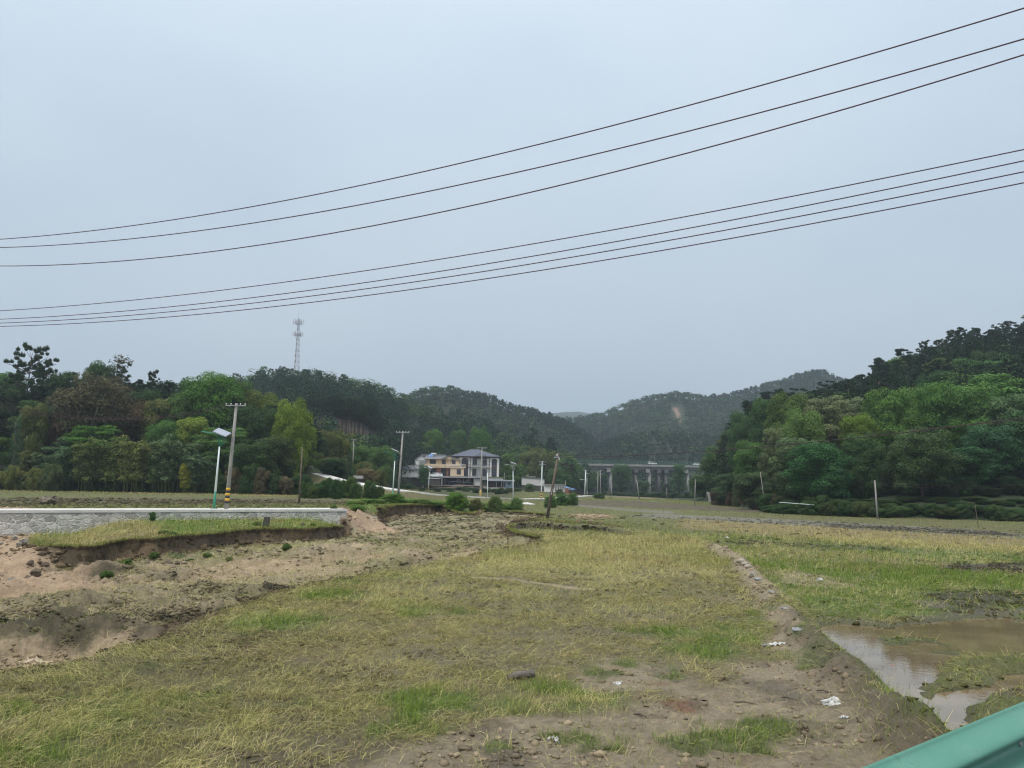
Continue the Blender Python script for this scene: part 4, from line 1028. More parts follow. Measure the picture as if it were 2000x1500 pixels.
T_ = [
 # ---- left wood, from the photo's left edge
 ('pinebig', 32, 150, 683, 105, PINE, 'tallest pine at the far left with open branches against the sky'),
 ('round1', -40, 158, 735, 120, DG, 'dark broadleaf tree left of the tall far-left pine'),
 ('round1', 95, 162, 727, 90, DG, 'dark green rounded tree between the far-left pine and the brown thin-leaved tree'),
 ('layer2', 75, 146, 778, 120, DG, 'dark low spreading tree under the far-left pine'),
 ('round2', 180, 178, 705, 78, DG, 'dark tree whose rounded top rises above the brown thin-leaved tree'),
 ('pine1', 222, 172, 718, 60, PINE, 'pine top leaning out right behind the brown thin-leaved tree'),
 ('twiggy1', 172, 143, 728, 165, TW, 'large brown thin-leaved tree with pale forked limbs'),
 ('pine3', 250, 170, 748, 55, PINE, 'dark pine right of the brown thin-leaved tree'),
 ('pine1', 285, 166, 733, 55, PINE, 'dark pine with spiky top halfway along the left wood'),
 ('pine2', 318, 168, 752, 50, PINE, 'short dark pine just left of the bright green tree'),
 ('pine3', 268, 158, 765, 60, PINE, 'dark bushy pine standing below the spiky-topped pines'),
 ('twiggy1', 235, 150, 775, 100, DRY, 'brown bare-looking tree beneath the spiky-topped pines'),
 ('cone1', 25, 134, 798, 40, BLG, 'dark bluish cone-shaped conifer at the far left'),
 ('round2', -10, 140, 850, 70, MG, 'green tree cut by the left edge of the photo'),
 ('twiggy1', 110, 144, 805, 60, (.07, .05, .035), 'small reddish-brown dying tree near the far-left conifer'),
 ('round1', 52, 140, 790, 60, OL, 'olive tree behind the far-left conifer'),
 ('layer1', 180, 136, 822, 130, BG, 'bright green tree with layered flat sprays above the bamboo'),
 ('layer2', 130, 137, 850, 90, BBAM, 'grey-green feathery tree left of the layered bright green tree'),
 ('round1', 400, 152, 728, 135, BG, 'big bright green rounded tree above the left wood'),
 ('round2', 452, 160, 735, 80, (.035, .070, .022), 'darker green tree against the right side of the big bright green tree'),
 ('round3', 350, 150, 765, 100, MG, 'mid green tree at the left shoulder of the big bright green tree'),
 ('round2', 305, 150, 775, 80, OL, 'olive tree left of the big bright green tree'),
 ('round2', 368, 140, 812, 75, (.085, .13, .025), 'yellow-green bushy tree under the big bright green tree'),
 ('round1', 315, 139, 822, 85, MG, 'green bushy tree left of the yellow-green bushy tree'),
 ('layer1', 430, 138, 826, 120, (.06, .115, .03), 'green spreading tree behind the near solar lamp'),
 ('round2', 475, 150, 790, 80, DG, 'dark tree behind the near concrete pole'),
 ('round3', 500, 158, 762, 100, (.06, .085, .02), 'olive-green tree top right of the near concrete pole'),
 ('round1', 520, 146, 798, 90, DG, 'dark green tree right of the near concrete pole'),
 ('round3', 565, 142, 778, 85, (.085, .125, .018), 'brightest yellow-green tall tree at the right end of the left wood'),
 ('round2', 535, 138, 850, 90, (.03, .055, .02), 'dark low tree below the yellow-green tall tree'),
 ('round1', 485, 134, 865, 90, DG, 'dark bushy tree at the foot of the near concrete pole'),
 ('droop1', 590, 148, 830, 60, (.07, .12, .02), 'small yellow-green tree leaning over the climbing path'),
 ('bamboo1', 130, 131, 868, 80, BBAM, 'grey-green bamboo left of the layered bright green tree'),
 ('bamboo2', 175, 130, 862, 80, BAM, 'bamboo clump under the layered bright green tree'),
 ('bamboo1', 220, 131, 853, 85, BAM, 'tallest bamboo clump with pale stems in the left wood'),
 ('bamboo2', 262, 130, 858, 80, (.075, .09, .03), 'brownish bamboo clump right of the tallest bamboo'),
 ('bamboo1', 300, 131, 862, 75, BAM, 'bamboo clump before the olive tree'),
 ('bamboo2', 335, 131, 856, 90, BBAM, 'blue-green bamboo clump left of the near solar lamp'),
 ('bamboo1', 385, 130, 885, 80, BBAM, 'low bamboo clump directly left of the near solar lamp'),
 ('bamboo1', 362, 128, 905, 30, (.13, .15, .03), 'small yellow bamboo clump in front of the low bamboo'),
 ('bamboo2', 95, 132, 885, 70, BBAM, 'low bamboo beside the grassy slope at the far left'),
 ('bamboo1', 60, 133, 880, 60, OL, 'thin bamboo at the top of the grassy slope'),
 # ---- behind the climbing path
 ('droop1', 628, 172, 835, 60, OL, 'olive bamboo-like tree behind the top of the climbing path'),
 ('bamboo1', 655, 178, 838, 62, (.07, .085, .025), 'yellowish bamboo behind the small far solar lamp'),
 ('round2', 700, 186, 868, 50, MG, 'mid green tree beside the far pole on the hillside'),
 ('cone1', 680, 137, 868, 24, (.018, .035, .018), 'narrow dark conifer beside the climbing path'),
 ('round1', 738, 200, 872, 70, MG, 'green tree left of the double-arm concrete pole'),
 ('droop1', 752, 215, 872, 50, (.045, .08, .03), 'green tree above the small white house'),
 ('round1', 812, 318, 862, 60, MG, 'green tree on the slope above the gabled annex'),
 ('round1', 716, 139, 915, 44, (.08, .075, .04), 'brownish bush-like tree above the lower end of the path'),
 ('round2', 652, 150, 895, 55, DG, 'dark bushy tree above the climbing path'),
 # ---- around the houses
 ('round1', 828, 262, 908, 24, (.022, .06, .02), 'round dark green tree left of the white pickup truck'),
 ('round3', 846, 330, 838, 60, BG, 'bright green tree on the slope above the tan house'),
 ('round3', 935, 322, 832, 52, BG, 'bright green rounded tree above the hip roof'),
 ('round2', 895, 330, 838, 40, MG, 'mid green tree above the roof ridge of the pale house'),
 ('tall1', 992, 283, 881, 34, (.05, .10, .025), 'tall green tree against the right wall of the pale house'),
 ('round2', 1010, 276, 905, 40, MG, 'green tree behind the blue-walled shed'),
 ('round2', 1030, 300, 880, 40, OL, 'olive tree behind the long white wall'),
 ('bamboo1', 1045, 310, 872, 38, (.07, .09, .03), 'bamboo above the long white wall'),
 ('bamboo2', 1068, 315, 880, 38, (.075, .09, .028), 'yellowish bamboo left of the leaning wooden pole top'),
 ('pine1', 1040, 345, 842, 30, PINE, 'dark pine standing above the bamboo of the village'),
 ('pine3', 1075, 350, 858, 32, PINE, 'dark pine behind the leaning wooden pole'),
 ('round1', 1085, 285, 915, 40, (.04, .085, .025), 'rounded green tree behind the low white building'),
 ('round3', 1112, 310, 890, 56, (.045, .085, .03), 'large green tree hiding the left end of the viaduct'),
 ('round2', 1105, 290, 925, 30, MG, 'small green tree above the blue-roofed shed'),
 # ---- by and under the viaduct
 ('round2', 1148, 420, 935, 24, DG, 'small dark tree under the left end of the viaduct'),
 ('tall1', 1178, 395, 925, 26, DG, 'dark tree between the two left viaduct piers'),
 ('round1', 1214, 350, 906, 42, (.035, .07, .028), 'pointed green tree in front of the viaduct middle'),
 ('round2', 1256, 360, 938, 30, (.035, .065, .028), 'green tree below the viaduct between pale piers'),
 ('round3', 1306, 370, 945, 32, DG, 'dark low tree under the viaduct right of centre'),
 ('tall1', 1327, 340, 903, 36, (.035, .07, .026), 'tree reaching the viaduct railing near the cars'),
 ('round3', 1366, 240, 926, 44, (.04, .085, .028), 'green tree at the left tip of the right wood'),
 ('shrub2', 1235, 340, 961, 50, DG, 'low dark thicket at the foot of the viaduct trees'),
 # ---- right wood, left to right
 ('round3', 1405, 205, 868, 80, (.045, .09, .03), 'green spreading tree right of the viaduct end'),
 ('round2', 1375, 215, 925, 60, (.04, .07, .03), 'low bushy tree by the broken concrete post'),
 ('tall1', 1428, 195, 835, 60, DG, 'dark tree rising behind the green spreading tree near the viaduct'),
 ('round1', 1448, 172, 806, 62, (.028, .060, .024), 'dark tree on the stepped left end of the right wood'),
 ('pine3', 1468, 175, 790, 48, PINE, 'narrow dark pine behind the stepped end of the right wood'),
 ('round2', 1500, 165, 776, 70, (.035, .075, .025), 'green tree top on the left part of the right wood skyline'),
 ('round1', 1470, 152, 862, 80, MG, 'mid green tree in the lower left of the right wood'),
 ('droop1', 1520, 142, 830, 85, GG, 'grey-green drooping tree in the lower left of the right wood'),
 ('round3', 1548, 152, 765, 100, (.05, .090, .022), 'olive-green rounded tree on the right wood skyline'),
 ('layer1', 1620, 132, 762, 125, (.080, .100, .052), 'pale greyish flowering tree with wide flat crown in the right wood'),
 ('layer2', 1668, 140, 768, 80, (.075, .098, .050), 'second pale greyish tree, smaller, right of the wide flowering one'),
 ('round1', 1575, 128, 800, 90, (.05, .10, .028), 'green tree below the pale flowering crown'),
 ('droop1', 1560, 124, 850, 110, (.055, .085, .04), 'grey-green drooping tree low in the right wood'),
 ('round3', 1600, 119, 862, 135, (.028, .075, .026), 'broad dark green tree reaching the ground in the right wood'),
 ('round2', 1682, 126, 806, 80, YG, 'bright yellow-green tree in the middle of the right wood'),
 ('round3', 1685, 122, 845, 100, (.03, .065, .022), 'dark tree beneath the bright yellow-green tree'),
 ('round3', 1750, 130, 756, 125, (.048, .10, .022), 'large green tree right of the pale flowering trees'),
 ('round1', 1835, 130, 748, 125, (.045, .10, .022), 'tallest full green tree of the right wood front'),
 ('round3', 1800, 116, 835, 145, (.040, .080, .030), 'widest front tree of the right wood with clustered leaves'),
 ('round1', 1905, 128, 752, 120, (.042, .10, .026), 'green layered tree right of the tallest full green tree'),
 ('layer2', 1950, 135, 720, 140, (.050, .105, .026), 'flat-topped green tree high at the right edge'),
 ('droop1', 1985, 124, 765, 110, (.045, .08, .036), 'grey-green tree at the right edge of the photo'),
 ('round2', 1890, 117, 870, 100, (.022, .06, .024), 'dark low tree behind the thin right-hand pole'),
 ('round1', 1945, 119, 830, 120, (.024, .065, .030), 'dark green tree low at the right edge'),
 ('round3', 2030, 118, 800, 150, (.03, .075, .028), 'dark green tree cut by the right edge'),
 ('round1', 2100, 126, 740, 140, MG, 'green tree beyond the right edge'),
 ('round3', 2190, 120, 780, 160, DG, 'dark tree beyond the right edge'),
 ('round2', 1470, 138, 920, 80, (.035, .065, .028), 'low green tree in the bottom left corner of the right wood'),
 ('round1', 1425, 165, 925, 80, (.032, .062, .026), 'low dark tree between the broken post and the right wood'),
 # ---- skyline of the right hill
 ('pine1', 1690, 225, 745, 42, PINE, 'leftmost dark pine on the right hill skyline'),
 ('pine2', 1716, 218, 718, 34, PINE, 'slim dark pine left of the bright tree on the right hill'),
 ('tall1', 1762, 205, 694, 62, (.06, .12, .022), 'tall bright green tree on the right hill skyline'),
 ('pine3', 1738, 210, 735, 40, PINE, 'dark pine at the foot of the tall bright green tree'),
 ('round2', 1792, 212, 690, 50, DG, 'dark round tree touching the tall bright green tree'),
 ('pine1', 1822, 215, 672, 52, PINE, 'dark pine right of the tall bright green tree'),
 ('pine3', 1850, 220, 668, 44, PINE, 'second dark pine right of the tall bright green tree'),
 ('pine2', 1872, 222, 650, 40, PINE, 'thin spiky pine sticking out of the right hill skyline'),
 ('pine2', 1892, 222, 645, 44, PINE, 'thin spiky pine beside the one that sticks out on the skyline'),
 ('pine1', 1924, 222, 647, 44, PINE, 'spiky pine just before the highest pines at the right edge'),
 ('pine3', 1946, 222, 650, 50, PINE, 'broad dark pine between the spiky pines and the right edge'),
 ('pine1', 1968, 222, 640, 55, PINE, 'high dark pine near the right edge of the photo'),
 ('pine3', 1992, 222, 634, 60, PINE, 'highest pine at the right edge of the photo'),
 ('pine1', 2035, 222, 622, 70, PINE, 'high pine beyond the right edge'),
 ('pine3', 2090, 222, 605, 70, PINE, 'highest pine beyond the right edge'),
]
for (pr, px, D, top, wpx, col, lab) in T_:
    nm = {'pin': 'pine_tree', 'bam': 'bamboo_clump', 'con': 'conifer_tree', 'shr': 'thicket'}.get(pr[:3], 'broadleaf_tree')
    ct = {'pin': 'pine tree', 'bam': 'bamboo', 'con': 'conifer', 'shr': 'thicket'}.get(pr[:3], 'tree')
    plant(pr, px, D, top, wpx, col, lab, nm, ct)
# filler trees that close the two woods behind the named ones
gL = 'dark trees filling the left wood'; gR = 'dark trees filling the right wood'
for i in range(40):
    px = -120 + i * 18.6 + TR.uniform(-8, 8)
    top = np.interp(px, [-120, 60, 200, 300, 420, 560, 640], [745, 745, 742, 765, 765, 800, 870])
    D = TR.uniform(150, 182)
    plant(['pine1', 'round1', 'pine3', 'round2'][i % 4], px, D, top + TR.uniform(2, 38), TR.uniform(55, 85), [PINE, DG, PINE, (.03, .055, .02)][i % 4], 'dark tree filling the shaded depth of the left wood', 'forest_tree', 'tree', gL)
for i in range(44):
    px = 1425 + i * 17.5 + TR.uniform(-8, 8)
    top = np.interp(px, [1400, 1450, 1500, 1560, 1680, 1740, 1800, 1900, 2000, 2200], [880, 812, 785, 778, 770, 728, 695, 665, 650, 610])
    D = TR.uniform(165, 225)
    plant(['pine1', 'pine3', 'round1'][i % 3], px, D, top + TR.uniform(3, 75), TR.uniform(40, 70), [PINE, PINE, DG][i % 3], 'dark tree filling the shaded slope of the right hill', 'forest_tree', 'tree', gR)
# tall bare-stemmed pines above the red clearing of the tower hill
for i in range(34):
    px = 596 + i * 4.3 + TR.uniform(-2, 2); D = TR.uniform(245, 275)
    plant('pinebare', px, D, 776 + (px - 600) * .10 + TR.uniform(-5, 8) + max(0, px - 715) * .9, TR.uniform(28, 36), PINE, 'tall bare-stemmed pine above the red clearing on the tower hill', 'pine_tree', 'pine tree', 'bare-stemmed pines on the tower hill')

# undergrowth at the foot of the woods
def shrub(px, D, top, wpx, col, label, group=None, proto='shrub1', name='shrub', cat='bush'):
    return plant(proto, px, D, top, wpx, col, label, name, cat, group)
g1 = 'shrubs along the foot of the left wood'
for i in range(30):
    px = 105 + i * 16.5 + TR.uniform(-6, 6)
    dry = px > 440
    shrub(px, TR.uniform(131, 134), TR.uniform(905, 938), TR.uniform(26, 48), [DG, MG, (.03, .06, .02)][i % 3] if not dry else [DRY, (.06, .06, .035), DG][i % 3], 'shrub in the dark hedge along the foot of the left wood' if not dry else 'dry grey-brown bramble bush along the foot of the left wood', g1 if not dry else 'dry brambles at the foot of the left wood')
for i in range(9):
    px = -20 + i * 15
    shrub(px, 127 + TR.uniform(-1, 3), TR.uniform(908, 930), TR.uniform(35, 50), [(.075, .095, .03), (.09, .10, .035), (.05, .07, .03)][i % 3], 'tall grassy scrub bush on the far-left slope', 'scrub on the far-left grassy slope', 'shrub2')
for i in range(66):
    px = 1505 + i * 10 + TR.uniform(-6, 6)
    D = float(np.interp(px, [1500, 1600, 2000, 2300], [120, 112, 103, 101])) + (TR.uniform(.5, 2.5) if i % 2 else TR.uniform(3, 7.5))
    shrub(px, D, np.interp(px, [1500, 1600, 2000], [980, 983, 996]) + TR.uniform(-8, 7) - (0 if i % 2 else 9), TR.uniform(34, 62), [(.022, .05, .016), (.03, .06, .02), (.035, .055, .02)][i % 3], 'low green creeper bush on the verge below the right wood', 'creeper bushes on the right verge', ('shrub1', 'shrub2')[i % 2])
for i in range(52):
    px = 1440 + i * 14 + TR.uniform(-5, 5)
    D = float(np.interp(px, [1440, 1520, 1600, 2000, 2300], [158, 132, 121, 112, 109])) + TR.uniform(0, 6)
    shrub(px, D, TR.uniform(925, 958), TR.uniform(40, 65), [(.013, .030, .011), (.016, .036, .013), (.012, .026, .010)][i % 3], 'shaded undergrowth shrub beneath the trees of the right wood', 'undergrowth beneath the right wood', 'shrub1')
for i in range(9):
    px = 1400 + i * 14
    shrub(px, float(np.interp(px, [1400, 1520], [172, 122])), TR.uniform(955, 968), 30, [(.06, .05, .035), (.045, .06, .028)][i % 2], 'brownish bush at the lower left corner of the right wood', 'brownish bushes at the corner of the right wood')
for i in range(22):
    px = 596 + i * 8.5 + TR.uniform(-3, 3)
    if 700 < px < 718 or px > 745: continue
    shrub(px, TR.uniform(106, 118), TR.uniform(932, 950), TR.uniform(18, 34), [(.03, .065, .02), (.022, .05, .018), (.04, .07, .02)][i % 3], 'dark bush in the hedge below the climbing path', 'hedge below the climbing path')
for i in range(16):
    px = 590 + i * 10; 
    shrub(px, float(np.interp(px, [590, 640, 750], [162, 155, 150])), np.interp(px, [590, 750], [885, 915]) + TR.uniform(-6, 8), TR.uniform(26, 40), [(.03, .065, .02), (.06, .075, .03)][i % 2], 'bush on the slope above the climbing path', 'bushes above the climbing path')
for i in range(20):
    px = 1125 + i * 13; D = float(np.interp(px, [1125, 1400], [330, 245]))
    shrub(px, D, TR.uniform(960, 966), TR.uniform(20, 30), [(.03, .06, .025), (.025, .05, .022)][i % 2], 'dark bush in the row beyond the back fields below the viaduct', 'bushes along the stream below the viaduct')
for (px, D, top, wpx, col, lab) in [
    (768, 93, 964, 50, (.05, .12, .02), 'bright green bush beside the lower concrete pole'),
    (893, 94, 962, 46, (.055, .125, .022), 'bright green bush below the retaining wall of the houses'),
    (968, 98, 969, 30, (.06, .10, .035), 'grassy bush right of the bright green one below the houses'),
    (700, 71, 985, 34, (.055, .115, .025), 'green bush against the end of the stone retaining wall'),
    (724, 88, 984, 44, (.05, .11, .025), 'green scrub bush left of the lower concrete pole bush'),
    (825, 95, 974, 40, (.07, .11, .03), 'low weedy bush between the two bright green bushes'),
    (930, 96, 974, 30, (.07, .075, .03), 'brownish weedy bush left of the grassy bush'),
    (1010, 104, 972, 26, (.06, .10, .03), 'small green bush left of the leaning pole'),
    (1098, 130, 964, 30, (.04, .09, .025), 'green bush right of the leaning pole'),
    (1118, 134, 963, 26, (.05, .10, .03), 'green bush beside the dark bin'),
    (1075, 118, 968, 30, (.045, .09, .025), 'green bush behind the leaning pole'),
    (1170, 215, 964, 24, (.035, .08, .025), 'green bush at the foot of the paired poles'),
    (1035, 250, 945, 22, (.04, .08, .025), 'bush in front of the long white wall'),
    (1092, 246, 955, 20, (.05, .07, .03), 'greyish bush in front of the low white building'),
    (776, 205, 938, 26, (.03, .06, .02), 'dark bush below the small white house'),
    (798, 225, 945, 24, (.03, .065, .022), 'dark bush left of the stone terrace wall'),
    (868, 240, 953, 20, (.03, .055, .02), 'dark bush below the terrace rubble'),
    (905, 245, 951, 24, (.03, .055, .02), 'dark bush right of the terrace rubble'),
]:
    shrub(px, D, top, wpx, col, lab)
for i, (px, py) in enumerate([(232, 1088), (262, 1092), (300, 1096), (335, 1088), (372, 1092), (250, 1078), (405, 1084), (318, 1080), (560, 1056), (610, 1052), (642, 1046), (650, 1040), (450, 1062), (500, 1058), (210, 1098), (280, 1102)]):
    g_ = GP(px, py, -.8); t_ = thing('weed', 'low green weed clump on the ledge below the island bank', 'weed', (g_.x, g_.y, g_.z), i, 'weeds below the island bank')
    cm, tm = PROTO['shrub2']
    for nm_, md in (('crown', cm), ('stem', tm)):
        o = link(nm_, md, t_); o.scale = (.03 + .006 * (i % 4), .026 + .005 * (i % 3), .02 + .008 * (i % 3)); o.color = (.085, .14, .035, 1)
plant('shrub1', 303, 51.3, 999, 15, (.03, .07, .02), 'small weed growing from the top of the stone retaining wall', 'weed', 'weed', None, 1.15)
for i in range(34):
    px = 806 + i * 6.2; D = TR.uniform(205, 258)
    if 858 < px < 876 and i % 2: continue
    shrub(px, D, TR.uniform(951, 956), TR.uniform(11, 22), [(.03, .06, .02), (.05, .06, .03), (.025, .045, .02)][i % 3], 'low dark weedy bush between the terrace of the houses and the path', 'weeds between the houses and the path')
for i in range(26):
    px = 690 + i * 13 + TR.uniform(-5, 5)
    D = float(np.interp(px, [690, 760, 900, 1020], [78, 93, 97, 106])) + TR.uniform(0, 3)
    shrub(px, D, TR.uniform(980, 990), TR.uniform(24, 40), [(.06, .12, .028), (.08, .12, .035), (.05, .10, .025)][i % 3], 'knee-high green scrub along the top of the far channel bank', 'green scrub on the far channel bank')

# ------------------------------------------------------------------ far woods that read as one mass
FORLEAF = attr_leaf('forest_leaf', transl=.2, rough=.7)
def lod_tree(kind, nq, ls):
    g = TR
    if kind == 'pine':
        d = unit(nq); t = g.random(nq)
        p = np.stack([d[:, 0] * (1 - .75 * t) * .5, d[:, 1] * (1 - .75 * t) * .5, .25 + .75 * t], 1)
    else:
        k = 9; cc = unit(k) * np.array([.30, .30, .24]) + np.array([0, 0, .64]); w_ = g.integers(0, k, nq)
        d = unit(nq); d[:, 2] = np.where(d[:, 2] < -.2, -d[:, 2], d[:, 2])
        p = cc[w_] + d * np.array([.24, .24, .17])
    nn = d * .6 + np.array([0, 0, .5]) + unit(nq) * .4; nn /= np.linalg.norm(nn, axis=1)[:, None]
    t_ = np.cross(nn, unit(nq)); t_ /= np.linalg.norm(t_, axis=1)[:, None]; b = np.cross(nn, t_)
    s = (ls * g.uniform(.6, 1.3, nq))[:, None]
    V = np.stack([p - t_ * s, p + b * s * .7, p + t_ * s, p - b * s * .7], 1).reshape(-1, 3)
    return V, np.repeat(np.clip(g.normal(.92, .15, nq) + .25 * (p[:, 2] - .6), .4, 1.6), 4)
def forest(hname, name, spacing, hgt, nq, ls, s0=.0, s1=1.06, pbroad=.25, label=None, skip=None, cap=9000, bright=1.0, a_lim=(-39, 39)):
    H_ = [q for q in HILLS if q['n'] == hname][0]
    ca, cd, cz = H_['c']
    a0 = max(ca[0] - .02, R(a_lim[0])); a1 = min(ca[-1] + .02, R(a_lim[1]))
    r0, r1 = H_['f'][1].min(), cd.max() * 1.08
    area = .5 * (r1 ** 2 - r0 ** 2) * (a1 - a0)
    n = int(min(area / spacing ** 2, 90000))
    a = TR.uniform(a0, a1, n); r = np.sqrt(TR.uniform(r0 ** 2, r1 ** 2, n))
    s = (r - np.interp(a, *H_['f'])) / (np.interp(a, ca, cd) - np.interp(a, *H_['f']))
    x, y = r * np.sin(a), r * np.cos(a)
    k = (s > s0) & (s < s1)
    if skip is not None: k &= ~skip(x, y)
    x, y, s, r = x[k], y[k], s[k], r[k]
    z = look(x, y)[0]
    # keep only those that no nearer slope hides: rough test against the near hills is not needed
    if len(x) > cap:
        q = TR.permutation(len(x))[:cap]; x, y, z, r = x[q], y[q], z[q], r[q]
    n = len(x)
    pb = fbm(x, y, hgt * 9, 3, 301) + pbroad * 2 - .5 + TR.normal(0, .15, n)
    bro = pb > .12
    Vs, Fs, Cs, off = [], [], [], 0
    for kind in ('pine', 'broad'):
        for v in range(3):
            sel = (bro if kind == 'broad' else ~bro) & (np.arange(n) % 3 == v)
            m = sel.sum()
            if not m: continue
            V0, t0 = lod_tree(kind, nq, ls)
            hh = hgt * (TR.uniform(.75, 1.2, m) if hname != 'B' else TR.uniform(.6, 1.35, m)); ww = hh * (.62 if kind == 'pine' else .85) * TR.uniform(.85, 1.2, m)
            an = TR.uniform(0, 6.28, m); c_, s_ = np.cos(an)[:, None], np.sin(an)[:, None]
            X = (V0[None, :, 0] * c_ - V0[None, :, 1] * s_) * ww[:, None] * 1.25 + x[sel][:, None]
            Y = (V0[None, :, 0] * s_ + V0[None, :, 1] * c_) * ww[:, None] * 1.25 + y[sel][:, None]
            Z = V0[None, :, 2] * hh[:, None] + z[sel][:, None]
            V = np.stack([X, Y, Z], -1).reshape(-1, 3)
            base = np.array([.026, .052, .026]) if kind == 'pine' else np.array([.060, .110, .034])
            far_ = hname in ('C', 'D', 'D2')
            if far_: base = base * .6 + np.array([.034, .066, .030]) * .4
            cc = base[None] * TR.uniform(*((.86, 1.12) if far_ else (.7, 1.25)), (m, 1)) * bright
            if kind == 'broad':
                yy = TR.random(m) < .25; cc[yy] *= np.array([1.5, 1.4, 1.1])
            Cc = cc[:, None, :] * t0[None, :, None]
            Vs.append(V); Cs.append(Cc.reshape(-1, 3)); 
    V = np.concatenate(Vs); F = np.arange(len(V)).reshape(-1, 4)
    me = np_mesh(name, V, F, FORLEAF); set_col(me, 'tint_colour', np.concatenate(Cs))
    return link(name, me, kind='stuff', label=label)
clear = np.array([Q(592, 842, 236)[:2], Q(592, 800, 272)[:2], Q(600, 790, 285)[:2], Q(742, 800, 285)[:2], Q(740, 812, 262)[:2], Q(690, 850, 236)[:2]])
def skipB(x, y):
    d = sdist(x, y, clear, 10); u = x / y
    front = (u > (592 - 1000) / 1502) & (u < (745 - 1000) / 1502) & (y > 175) & (y < 245) & (d > 1)
    return (d < 1) | (front & (TR.random(len(x)) < .35))
forest('B', 'forest', 4.3, 10.5, 280, .034, .03, 1.05, .16, 'dense pine wood covering the tower hill', skipB, 6500)
def hill_trees(hname, n, sp, s0, a0, a1, hgt, label, group):
    H_ = [q for q in HILLS if q['n'] == hname][0]; ca, cd, cz = H_['c']; got = []
    for _ in range(60000):
        if len(got) >= n: break
        a = R(TR.uniform(a0, a1)); s_ = TR.uniform(s0, 1.04) ; F_ = np.interp(a, *H_['f']); r = F_ + s_ * (np.interp(a, ca, cd) - F_)
        if a < ca[0]: continue
        x, y = r * math.sin(a), r * math.cos(a)
        if any((x - q[0]) ** 2 + (y - q[1]) ** 2 < sp * sp for q in got): continue
        got.append((x, y))
    for i, (x, y) in enumerate(got):
        pr = ['pine1', 'pine3', 'pine3', 'round1', 'pine1', 'round2', 'pine2'][i % 7]
        pine_ = pr.startswith('pine'); h_ = hgt * TR.uniform(.8, 1.2) * (1 if pine_ else .85)
        t = thing('forest_tree', label, 'tree', (x, y, G(x, y) - .05), TR.uniform(0, 6.28), group)
        cm, tm = PROTO[pr]; cr_ = link('crown', cm, t); tr_ = link('trunk', tm, t)
        kw = h_ / 10 * TR.uniform(1.1, 1.35)
        for o in (cr_, tr_): o.scale = (kw, kw, h_ / 10)
        c_ = PINE if pine_ else [DG, MG, OL][i % 3]; j = TR.uniform(1.2, 1.75)
        cr_.color = (c_[0] * j, c_[1] * j, c_[2] * j, 1)
hill_trees('A', 45, 7.5, .25, -38, -14, 12.5, 'dark tree in the unbroken upper slope behind the left treeline', 'trees of the upper left slope')
hill_trees('G', 165, 6.5, .34, 16, 40, 12, 'dark tree on the upper slope of the right hill', 'trees of the upper right hill')
forest('G', 'forest', 6.0, 11, 420, .021, .15, 1.0, .2, 'dark pine wood between the trees of the right hill', None, 620, 1.0, (14, 39))
forest('C', 'forest', 4.2, 6.5, 44, .12, .0, 1.03, .22, 'hazy green woods on the middle hill', None, 11500, .85, (-12, 12))
forest('D2', 'forest', 4.6, 6.5, 44, .12, -.02, 1.03, .22, 'woods on the low ridge behind the viaduct', None, 9000, .8, (3, 24))
forest('D', 'forest', 5.2, 7.5, 36, .13, .1, 1.02, .22, 'distant woods on the highest hill', lambda x, y: ldist(x, y, SCAR, 20)[0] < 8, 15000, .85, (2, 30))
def valley():
    n = 900; x = TR.uniform(20, 150, n); y = TR.uniform(380, 640, n)
    return x, y
